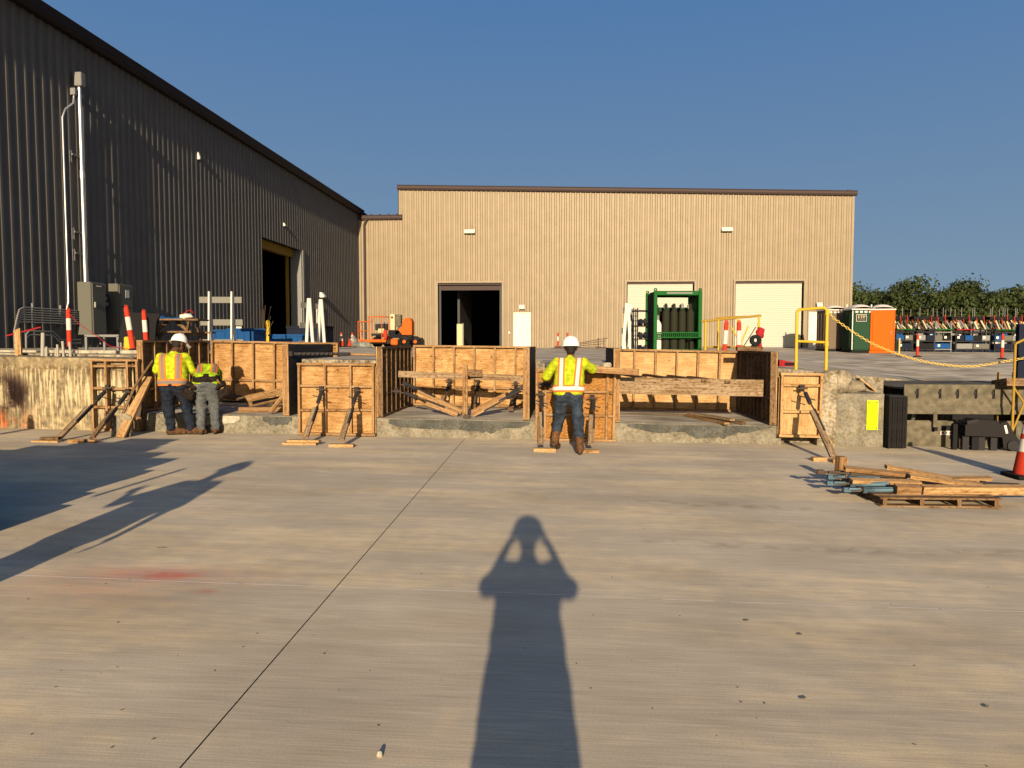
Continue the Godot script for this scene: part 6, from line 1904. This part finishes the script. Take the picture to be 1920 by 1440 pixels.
# s: joints in local space; the figure faces -z unless its joints say otherwise
func person(label: String, at: Vector3, s: Dictionary) -> Node3D:
	var t := thing("person", label, "person", at, s.get("turn", 0.0), "people on the site")
	var bw: float = s.get("build", 1.0)
	var skin := []
	var k := 0.03
	# continuous body, slimmer than the clothes
	skin.append([s.pelvis, s.chest, 0.10 * bw, 0.11 * bw])
	skin.append([s.chest, s.neck, 0.09, 0.052])
	skin.append([s.shl, s.shr, 0.05, 0.05])
	skin.append([s.neck, s.head + (s.neck - s.head) * 0.45, 0.054, 0.056])
	for e in ["l", "r"]:
		skin.append([s["sh" + e], s["el" + e], 0.048 * bw, 0.040 * bw])
		skin.append([s["el" + e], s["wr" + e], 0.040 * bw, 0.028])
		skin.append([s["hip" + e], s["kn" + e], 0.075 * bw, 0.052])
		skin.append([s["kn" + e], s["an" + e], 0.052, 0.038])
		skin.append([s["an" + e], s["toe" + e], 0.035, 0.028])
	var body := field_mesh(skin, 0.016, k)
	# head in its own finer grid
	var hd: Vector3 = s.head
	var up: Vector3 = (s.head - s.neck).normalized()
	if s.has("head_up"): up = (s.head_up as Vector3).normalized()
	var fw: Vector3 = (s.face - up * s.face.dot(up)).normalized()
	var rt := fw.cross(up)
	var head := [
		[hd + up * 0.035 - fw * 0.02, hd + up * 0.03 + fw * 0.015, 0.088, 0.085],
		[hd - up * 0.05 + fw * 0.03, hd - up * 0.085 + fw * 0.055, 0.06, 0.038],
		[hd + up * 0.005 + fw * 0.09, hd - up * 0.028 + fw * 0.108, 0.012, 0.016],
		[hd - up * 0.065 + fw * 0.086, hd - up * 0.066 + fw * 0.088, 0.018, 0.018],
		[hd - up * 0.1, s.neck.lerp(hd, 0.3), 0.05, 0.054]]
	for sg in [-1.0, 1.0]:
		head.append([hd + rt * sg * 0.045 + up * 0.03 + fw * 0.066, hd + rt * sg * 0.02 + up * 0.034 + fw * 0.08, 0.018, 0.018])
		head.append([hd + rt * sg * 0.088 + up * 0.02 - fw * 0.005, hd + rt * sg * 0.088 - up * 0.022, 0.014, 0.010])
	var parts := [body, field_mesh(head, 0.008, 0.02)]
	for e in [["l", -1.0], ["r", 1.0]]:
		var wr: Vector3 = s["wr" + e[0]]
		parts.append(field_mesh(hand_bones(wr, s["hand" + e[0]], s.get("palm" + e[0], Vector3(0, -1, 0)), e[1], s.get("curl" + e[0], 0.5)), 0.005, 0.006))
	put(t, "body", join_meshes(parts), mt("skin"))
	for sg in [-1.0, 1.0]:
		var ey := SphereMesh.new()
		ey.radius = 0.011; ey.height = 0.022; ey.radial_segments = 10; ey.rings = 6
		put(t, "eye", ey, mt("hat"), Transform3D(Basis.IDENTITY, hd + rt * sg * 0.032 + up * 0.012 + fw * 0.083))
	put(t, "mouth", field_mesh([[hd - rt * 0.022 - up * 0.055 + fw * 0.102, hd + rt * 0.022 - up * 0.055 + fw * 0.102, 0.006, 0.006]], 0.004, 0.004), mt("leather"))
	# hair: back and sides of the skull
	var hair := [[hd + up * 0.03 - fw * 0.03, hd + up * 0.055 + fw * 0.0, 0.088, 0.085], [hd - up * 0.03 - fw * 0.045, hd + up * 0.02 - fw * 0.04, 0.066, 0.078]]
	put(t, "hair", field_mesh(hair, 0.01, 0.02), mt("hair"))
	if s.get("hat", true):
		var bs := Basis(rt, up, -fw)
		var b := Buf.new()
		b.lathe([Vector2(0.128, 0.0), Vector2(0.132, 0.02), Vector2(0.127, 0.06), Vector2(0.112, 0.1), Vector2(0.085, 0.135), Vector2(0.045, 0.155), Vector2(0.0, 0.16)], 24)
		b.lathe([Vector2(0.118, -0.004), Vector2(0.152, -0.006), Vector2(0.152, 0.002), Vector2(0.128, 0.01)], 24)
		b.prism(PackedVector2Array([Vector2(-0.1, 0.1), Vector2(0.1, 0.1), Vector2(0.075, 0.185), Vector2(0, 0.2), Vector2(-0.075, 0.185)]), -0.003, 0.004, Transform3D(Basis(Vector3(1, 0, 0), Vector3(0, -0.15, -1).normalized(), Vector3(0, 1, -0.15).normalized()), Vector3.ZERO))
		for q in [-0.03, 0.03]:
			b.tube([Vector3(q, 0.05, -0.125), Vector3(q, 0.12, -0.092), Vector3(q, 0.158, -0.03), Vector3(q, 0.158, 0.03), Vector3(q, 0.12, 0.092), Vector3(q, 0.05, 0.125)], [0.006], 5)
		put(t, "hard_hat", b.done(), mt(s.get("hat_mat", "hat")), Transform3D(bs, hd + up * 0.038 - fw * 0.008))
	# clothes
	var side: Vector3 = (s.shr - s.shl).normalized()
	var low: Vector3 = s.get("shirt_low", s.pelvis)
	var torso := [
		[low - side * 0.08, s.chest - side * 0.085, 0.142 * bw, 0.125 * bw],
		[low + side * 0.08, s.chest + side * 0.085, 0.142 * bw, 0.125 * bw],
		[s.chest - side * 0.06, s.chest + side * 0.06, 0.125 * bw, 0.125 * bw],
		[s.shl + side * 0.03, s.shr - side * 0.03, 0.066 * bw, 0.066 * bw],
		[s.neck - (s.neck - s.chest) * 0.35, s.neck - (s.neck - s.chest) * 0.1, 0.078, 0.064]]
	var shirt := torso.duplicate()
	var sl: float = s.get("sleeve", 0.78)
	for e in ["l", "r"]:
		var a: Vector3 = s["sh" + e]
		shirt.append([a, a.lerp(s["el" + e], sl), 0.068 * bw, 0.07 * bw])
	put(t, "shirt", field_mesh(shirt, 0.014, 0.045, 0.012, 3), mt(s.get("shirt_mat", "lime")))
	var legs := [[s.hipl, s.hipr, 0.115 * bw, 0.115 * bw], [s.pelvis, s.pelvis + (s.chest - s.pelvis) * 0.05, 0.128 * bw, 0.12 * bw]]
	for e in ["l", "r"]:
		var cut: float = s.get("hem", 0.93)
		legs.append([s["hip" + e], s["kn" + e], 0.108 * bw, 0.08 * bw])
		legs.append([s["kn" + e], s["kn" + e].lerp(s["an" + e], cut), 0.079 * bw, 0.07 * bw])
	put(t, "trousers", field_mesh(legs, 0.014, 0.05, 0.022, 7), mt(s.get("leg_mat", "denim")))
	for e in ["l", "r"]:
		var an: Vector3 = s["an" + e]
		var toe: Vector3 = s["toe" + e]
		var fd := (toe - an); fd.y = 0.0
		fd = fd.normalized()
		var heel := an - fd * 0.05 + (toe - an) * 0.0
		heel.y = an.y - 0.04
		var shaft: float = s.get("shaft", 0.3)
		var boot := [[an, an.lerp(s["kn" + e], shaft), 0.056, 0.066], [an, toe, 0.055, 0.046], [heel + Vector3(0, 0.015, 0), toe, 0.04, 0.042]]
		var bo := put(t, "boot", field_mesh(boot, 0.012, 0.03, 0.006, 5), mt("leather"))
		var so := []
		so.append([heel - Vector3(0, 0.022, 0), toe - Vector3(0, 0.028, 0), 0.026, 0.026])
		so.append([heel - Vector3(0, 0.022, 0) + fd * 0.1, toe - Vector3(0, 0.028, 0), 0.036, 0.03])
		put(bo, "sole", field_mesh(so, 0.009, 0.015), mt("sole"))
	t.set_meta("torso", 0)
	t.remove_meta("torso")
	if s.get("vest", false):
		var back: Vector3 = s.back
		var upv: Vector3 = (s.chest - s.pelvis).normalized()
		var nbk := shirt
		for sg in [-1.0, 1.0]:
			var line := []
			var dirs := []
			for i in 15:
				var f := i / 14.0
				var p: Vector3 = (s.pelvis as Vector3).lerp(s.chest + upv * 0.13, 0.12 + 0.88 * f) + side * sg * lerpf(0.115, 0.13, f)
				line.append(p)
				dirs.append((back + upv * maxf(0.0, f - 0.75) * 2.2).normalized())
			put(t, "vest_edging", ribbon(nbk, 0.045, line, dirs, side, 0.105, 0.007), mt("vest_orange"))
			put(t, "vest_stripe", ribbon(nbk, 0.045, line, dirs, side, 0.05, 0.011), mt(s.get("stripe_mat", "reflect_white")))
		if not s.get("waist_band", true): return t
		var wl := []
		var wd := []
		var c0: Vector3 = s.pelvis + upv * s.get("band_up", 0.1)
		for i in 25:
			var a := lerpf(-1.9, 1.9, i / 24.0)
			wl.append(c0)
			wd.append((back * cos(a) + side * sin(a)).normalized())
		put(t, "vest_edging", ribbon(nbk, 0.045, wl, wd, upv, 0.115, 0.009), mt("vest_orange"))
		put(t, "vest_stripe", ribbon(nbk, 0.045, wl, wd, upv, 0.055, 0.013), mt(s.get("stripe_mat", "reflect_white")))
	return t

func build_people() -> void:
	# first worker: upright, head bowed to his work at the side panel
	var a := Vector3(-6.47, yard_y(-6.47), -11.78)
	person("worker in white hard hat and lime vest looking down at first pit", a, {
		pelvis = Vector3(0.0, 0.86, 0.02), chest = Vector3(-0.03, 1.17, -0.08), neck = Vector3(-0.02, 1.36, -0.15), head = Vector3(0.04, 1.475, -0.25),
		face = Vector3(0.75, -0.45, -0.7), head_up = Vector3(0.12, 1.0, -0.35), back = Vector3(0, 0.1, 1),
		shl = Vector3(-0.225, 1.27, -0.12), shr = Vector3(0.17, 1.27, -0.12), ell = Vector3(-0.31, 1.0, -0.2), elr = Vector3(0.27, 1.0, -0.18),
		wrl = Vector3(-0.2, 0.92, -0.42), wrr = Vector3(0.22, 0.84, -0.38), handl = Vector3(0.3, -0.3, -1), handr = Vector3(-0.2, -0.4, -1), palml = Vector3(1, 0, 0), palmr = Vector3(-1, 0, 0), curll = 0.8, curlr = 0.8,
		hipl = Vector3(-0.09, 0.82, 0.03), hipr = Vector3(0.11, 0.82, 0.03), knl = Vector3(-0.09, 0.45, 0.0), knr = Vector3(0.19, 0.46, -0.02),
		anl = Vector3(-0.03, 0.085, 0.06), anr = Vector3(0.27, 0.085, 0.03), toel = Vector3(0.14, 0.05, 0.0), toer = Vector3(0.46, 0.05, 0.02),
		shirt_low = Vector3(0.0, 0.87, 0.02), vest = true, stripe_mat = "reflect_grey", leg_mat = "denim_dark", shirt_mat = "lime_vest", band_up = 0.0, build = 1.08, turn = 0.25})
	# second worker: bent double, seen from behind
	a = Vector3(-5.98, yard_y(-5.98), -11.92)
	var t := person("worker bent over beside the white-hatted one, in pale jeans with a tool belt", a, {
		pelvis = Vector3(0.0, 0.87, -0.02), chest = Vector3(0.0, 1.03, -0.36), neck = Vector3(0.03, 1.0, -0.55), head = Vector3(0.06, 0.93, -0.67),
		face = Vector3(0.2, -0.9, -0.3), head_up = Vector3(0.3, 0.15, -1.0), back = Vector3(0, 1, 0.35),
		shl = Vector3(-0.165, 1.0, -0.46), shr = Vector3(0.165, 1.0, -0.46), ell = Vector3(-0.15, 0.74, -0.62), elr = Vector3(0.15, 0.74, -0.62),
		wrl = Vector3(-0.08, 0.56, -0.58), wrr = Vector3(0.1, 0.54, -0.6), handl = Vector3(0.1, -1, -0.2), handr = Vector3(-0.1, -1, -0.2), palml = Vector3(1, 0, 0), palmr = Vector3(-1, 0, 0), curll = 0.7, curlr = 0.7,
		hipl = Vector3(-0.085, 0.83, 0.0), hipr = Vector3(0.085, 0.83, 0.0), knl = Vector3(-0.09, 0.46, -0.04), knr = Vector3(0.12, 0.46, -0.04),
		anl = Vector3(-0.09, 0.085, 0.04), anr = Vector3(0.13, 0.085, 0.04), toel = Vector3(-0.1, 0.05, -0.12), toer = Vector3(0.18, 0.05, -0.12),
		hat = false, vest = true, stripe_mat = "reflect_grey", leg_mat = "denim_pale", shirt_mat = "lime", waist_band = false, turn = 0.4, build = 1.0, hem = 0.97})
	var bt := thing("tool_belt", "dark leather tool belt with two pouches on the bent worker", "tool belt", a + Vector3(0, 0.88, 0), 0.4)
	put(bt, "belt", field_mesh([[Vector3(-0.085, 0.0, 0.0), Vector3(0.085, 0.0, 0.0), 0.132, 0.132], [Vector3(-0.085, 0.05, -0.05), Vector3(0.085, 0.05, -0.05), 0.13, 0.13]], 0.014, 0.02), mt("belt_leather"), Transform3D(Basis.from_scale(Vector3(1, 0.62, 1.0)), Vector3(0, 0.02, 0)))
	for sg in [-1.0, 1.0]:
		var p := put(bt, "pouch", field_mesh([[Vector3(-0.06, 0.0, 0), Vector3(0.06, 0.0, 0), 0.05, 0.05], [Vector3(-0.065, -0.17, 0.02), Vector3(0.065, -0.17, 0.02), 0.055, 0.055]], 0.012, 0.02, 0.008, 4), mt("belt_leather"), Transform3D(rot(Vector3(0, 0, 1), -28.0 * -sg), Vector3(sg * 0.21, -0.07, 0.06)))
		bx(p, "pocket", Vector3(0, -0.12, 0.08), Vector3(0.15, 0.12, 0.02), mt("belt_leather"))
		bx(p, "tool_handle", Vector3(0.02, 0.05, 0.03), Vector3(0.02, 0.12, 0.02), mt("lumber_pale"))
	# third worker: stepping up to the strand board form, plank in hand
	a = Vector3(0.03, yard_y(0.0), -11.0)
	t = person("worker in white hard hat reaching over the strand board form with a plank", a, {
		pelvis = Vector3(0.0, 0.88, 0.02), chest = Vector3(0.02, 1.2, -0.14), neck = Vector3(0.03, 1.38, -0.22), head = Vector3(0.035, 1.5, -0.26),
		face = Vector3(0.0, -0.1, -1), head_up = Vector3(0, 1.0, -0.12), back = Vector3(0, 0.15, 1),
		shl = Vector3(-0.19, 1.29, -0.17), shr = Vector3(0.24, 1.29, -0.17), ell = Vector3(-0.36, 1.05, -0.32), elr = Vector3(0.38, 1.18, -0.34),
		wrl = Vector3(-0.28, 1.2, -0.56), wrr = Vector3(0.34, 1.2, -0.58), handl = Vector3(0.25, 0.2, -1), handr = Vector3(0.1, -0.05, -1), palml = Vector3(0, -1, 0), palmr = Vector3(-0.5, -1, 0), curll = 0.5, curlr = 0.9,
		hipl = Vector3(-0.085, 0.84, 0.02), hipr = Vector3(0.095, 0.84, 0.02), knl = Vector3(-0.13, 0.5, -0.12), knr = Vector3(0.14, 0.48, 0.1),
		anl = Vector3(-0.2, 0.14, 0.08), anr = Vector3(0.17, 0.085, 0.42), toel = Vector3(-0.16, 0.05, -0.1), toer = Vector3(0.18, 0.05, 0.25),
		shirt_low = Vector3(0.0, 0.9, 0.02), vest = true, stripe_mat = "reflect_white", leg_mat = "denim", shirt_mat = "lime_vest", band_up = 0.03, build = 1.06, hem = 0.6, shaft = 0.46, sleeve = 0.85})
	var tm := thing("tape_measure", "small red tape measure clipped to the reaching worker's belt", "tape measure", a + Vector3(0.2, 0.8, 0.05))
	cbx(tm, "case", Vector3.ZERO, Vector3(0.05, 0.075, 0.07), 0.015, mt("red"))
	bx(tm, "clip", Vector3(-0.03, 0.02, 0), Vector3(0.01, 0.06, 0.03), mt("black"))
	# photographer behind the camera, arms raised to the phone: only the shadow shows
	a = Vector3(0.0, 0.0, 0.16)
	person("photographer standing behind the camera, seen only as the long shadow in front", a, {
		pelvis = Vector3(0.0, 0.93, 0.08), chest = Vector3(0, 1.24, 0.08), neck = Vector3(0, 1.45, 0.07), head = Vector3(0, 1.6, 0.06),
		face = Vector3(0, -0.05, -1), back = Vector3(0, 0, 1),
		shl = Vector3(-0.175, 1.375, 0.08), shr = Vector3(0.175, 1.375, 0.08), ell = Vector3(-0.265, 1.27, 0.0), elr = Vector3(0.265, 1.27, 0.0),
		wrl = Vector3(-0.165, 1.51, -0.04), wrr = Vector3(0.165, 1.51, -0.04), handl = Vector3(0.55, 1, 0.02), handr = Vector3(-0.55, 1, 0.02), palml = Vector3(1, 0, 0), palmr = Vector3(-1, 0, 0), curll = 0.7, curlr = 0.7,
		hipl = Vector3(-0.09, 0.9, 0.08), hipr = Vector3(0.09, 0.9, 0.08), knl = Vector3(-0.1, 0.5, 0.07), knr = Vector3(0.1, 0.5, 0.07),
		anl = Vector3(-0.12, 0.085, 0.09), anr = Vector3(0.12, 0.085, 0.09), toel = Vector3(-0.15, 0.05, -0.08), toer = Vector3(0.15, 0.05, -0.08),
		shirt_low = Vector3(0, 0.74, 0.08), hat_mat = "hat", leg_mat = "denim_dark", shirt_mat = "denim", build = 0.92, sleeve = 0.95})
	var ph := thing("phone", "phone held up by the photographer, outside the picture", "phone", Vector3(0, 1.6, 0.04))
	cbx(ph, "case", Vector3(0, -0.005, 0.0), Vector3(0.155, 0.074, 0.009), 0.003, mt("black"))
	bx(ph, "screen", Vector3(0, -0.005, 0.0052), Vector3(0.145, 0.066, 0.001), mt("navy"))
	# colleague to the side, also known only by the shadow
	a = Vector3(-3.76, yard_y(-3.76), -2.6)
	person("colleague holding a short stick outside the picture, seen only as the slanting shadow", a, {
		pelvis = Vector3(0.0, 0.9, 0.0), chest = Vector3(-0.02, 1.2, 0.0), neck = Vector3(-0.03, 1.4, 0.0), head = Vector3(-0.03, 1.54, 0.0),
		face = Vector3(-0.6, -0.1, -1), back = Vector3(0, 0, 1),
		shl = Vector3(-0.2, 1.32, 0), shr = Vector3(0.16, 1.32, 0), ell = Vector3(-0.36, 1.08, 0.0), elr = Vector3(0.26, 1.04, 0.04),
		wrl = Vector3(-0.48, 1.16, -0.18), wrr = Vector3(0.3, 0.82, 0.0), handl = Vector3(-0.6, 0.4, -0.4), handr = Vector3(0.1, -1, 0), palml = Vector3(0, 0, -1), palmr = Vector3(-1, 0, 0), curll = 1.0, curlr = 0.5,
		hipl = Vector3(-0.09, 0.87, 0), hipr = Vector3(0.09, 0.87, 0), knl = Vector3(-0.08, 0.48, 0), knr = Vector3(0.1, 0.48, 0),
		anl = Vector3(-0.09, 0.085, 0.02), anr = Vector3(0.1, 0.085, 0.02), toel = Vector3(-0.12, 0.05, -0.15), toer = Vector3(0.13, 0.05, -0.15),
		shirt_low = Vector3(0, 0.8, 0), hat_mat = "hat", leg_mat = "denim_dark", shirt_mat = "lime", build = 1.02, sleeve = 0.9})
	loose_board("short stick in the hand of the colleague outside the picture", a + Vector3(-0.76, 1.1, -0.2), a + Vector3(-0.6, 1.52, -0.24), 0.05, 0.03, "lumber", Vector3(0, 0, 1), "held_stick")

# ---------------------------------------------------------------- trees
func tree(x: float, z: float, h: float, w: float, seed_: int, label: String) -> void:
	var r := RandomNumberGenerator.new()
	r.seed = seed_
	var base := -0.75
	var t := thing("broadleaf_tree", label, "tree", Vector3(x, base, z), 0.0, "trees beyond the racks")
	var b := Buf.new()
	var lean := r.randf_range(-0.4, 0.4)
	b.tube([Vector3.ZERO, Vector3(lean * 0.3, h * 0.3, 0), Vector3(lean, h * 0.75, 0)], [0.22, 0.17, 0.05], 8)
	var lobes := []
	for k in 22:
		var f := r.randf()
		var y := h * lerpf(0.2, 0.93, f)
		var rr := w * 0.5 * sqrt(maxf(0.06, 1.0 - pow(absf(f - 0.42) / 0.6, 2.0)))
		var a := r.randf() * TAU
		var p := Vector3(cos(a) * rr * r.randf_range(0.3, 0.85), y, sin(a) * rr * r.randf_range(0.3, 0.85))
		lobes.append([p, w * r.randf_range(0.14, 0.26)])
		if k % 2 == 0:
			b.tube([Vector3(lean * y / h * 0.7, y * 0.72, 0), p.lerp(Vector3(0, y * 0.8, 0), 0.5), p], [0.08, 0.05, 0.02], 5)
	put(t, "trunk", b.done(), mt("bark"))
	lobes.append([Vector3(lean, h * 0.9, 0), w * 0.16])
	var c := Buf.new()
	var tone := r.randf_range(0.8, 1.2)
	for i in 5200:
		var l: Array = lobes[r.randi() % lobes.size()]
		var d := Vector3(r.randfn(), r.randfn(), r.randfn()).normalized()
		var p: Vector3 = l[0] + d * Vector3(1, 0.8, 1) * l[1] * pow(r.randf(), 0.4) * r.randf_range(0.85, 1.2)
		var n := (d + Vector3(r.randfn(), r.randfn(), r.randfn()) * 0.6).normalized()
		var u := n.cross(Vector3(r.randfn(), r.randfn(), r.randfn())).normalized() * r.randf_range(0.10, 0.24)
		var v := n.cross(u).normalized() * r.randf_range(0.10, 0.22)
		var g := tone * r.randf_range(0.65, 1.3)
		c.col = Color(0.027 * g, 0.036 * g, 0.012 * g)
		c.quad(p - u - v * 0.4, p + u * 0.2 - v, p + u + v * 0.4, p - u * 0.2 + v)
	put(t, "crown", c.done(), mt("leaf"))

func build_trees() -> void:
	var list := [
		[39.4, -108, 9.6, 7.5, "tree whose crown shows just past the tan warehouse corner"],
		[45.0, -112, 9.2, 6.5, "low crowned tree second from the tan warehouse corner"],
		[49.2, -110, 11.1, 8.0, "tallest tree in the line, rising above the orange toilet"],
		[53.0, -106, 9.3, 6.0, "tree in the dip just past the tallest one"],
		[56.6, -110, 10.5, 7.5, "round-topped tree in the middle of the line above the racks"],
		[61.0, -107, 9.4, 6.5, "tree with pale ragged top above the far racks"],
		[64.8, -110, 9.6, 7.5, "tree at the picture's edge above the ochre handrail"],
		[70.0, -109, 10.0, 8.0, "tree just beyond the picture's edge"],
		[43.0, -102, 8.2, 6.5, "lower tree in front near the orange toilet"],
		[47.5, -102, 8.4, 6.5, "lower front tree behind the first racks"],
		[52.0, -101, 8.2, 6.5, "lower front tree behind the middle racks"],
		[56.0, -102, 8.5, 6.5, "lower front tree behind the far racks"],
		[60.5, -101, 8.2, 6.5, "lower front tree beside the faded post"],
		[65.0, -102, 8.3, 6.5, "lower front tree at the picture's edge"]]
	for i in list.size():
		var q: Array = list[i]
		tree(q[0], q[1], q[2] + 0.5, q[3] * 1.3, 200 + i, q[4])

# ---------------------------------------------------------------- main
func _ready() -> void:
	rng.seed = 20
	var cam := Camera3D.new()
	cam.fov = 54.76
	cam.near = 0.03
	cam.far = 3000.0
	cam.position = Vector3(0, 1.6, 0)
	cam.rotation_degrees = Vector3(-3.21, 4.2, 0)
	add_child(cam)
	cam.current = true
	var sm := ProceduralSkyMaterial.new()
	sm.sky_top_color = lin(0.011, 0.060, 0.168)
	sm.sky_horizon_color = lin(0.097, 0.138, 0.172)
	sm.sky_curve = 0.25
	sm.ground_bottom_color = lin(0.10, 0.09, 0.07)
	sm.ground_horizon_color = lin(0.12, 0.14, 0.15)
	sm.sun_angle_max = 60.0
	sm.sun_curve = 0.44
	var sky := Sky.new()
	sky.sky_material = sm
	var env := Environment.new()
	env.background_mode = Environment.BG_SKY
	env.sky = sky
	env.tonemap_mode = Environment.TONE_MAPPER_LINEAR
	env.tonemap_exposure = 2.4
	env.sdfgi_enabled = true
	env.ssao_enabled = true
	env.ssil_enabled = true
	var we := WorldEnvironment.new()
	we.environment = env
	add_child(we)
	var sun := DirectionalLight3D.new()
	sun.light_energy = 1.55
	sun.light_color = Color(1.0, 0.905, 0.765)
	sun.light_angular_distance = 0.5
	sun.shadow_enabled = true
	add_child(sun)
	sun.look_at_from_position(Vector3(0, 30, 0), Vector3(0, 30, 0) + SUN_DIR, Vector3.UP)
	make_materials()
	build_setting()
	build_tan()
	build_dark()
	wall_services()
	build_dock()
	build_forms()
	build_trees()
	build_platform_things()
	build_pallet()
	build_stack()
	build_people()
	build_debris()
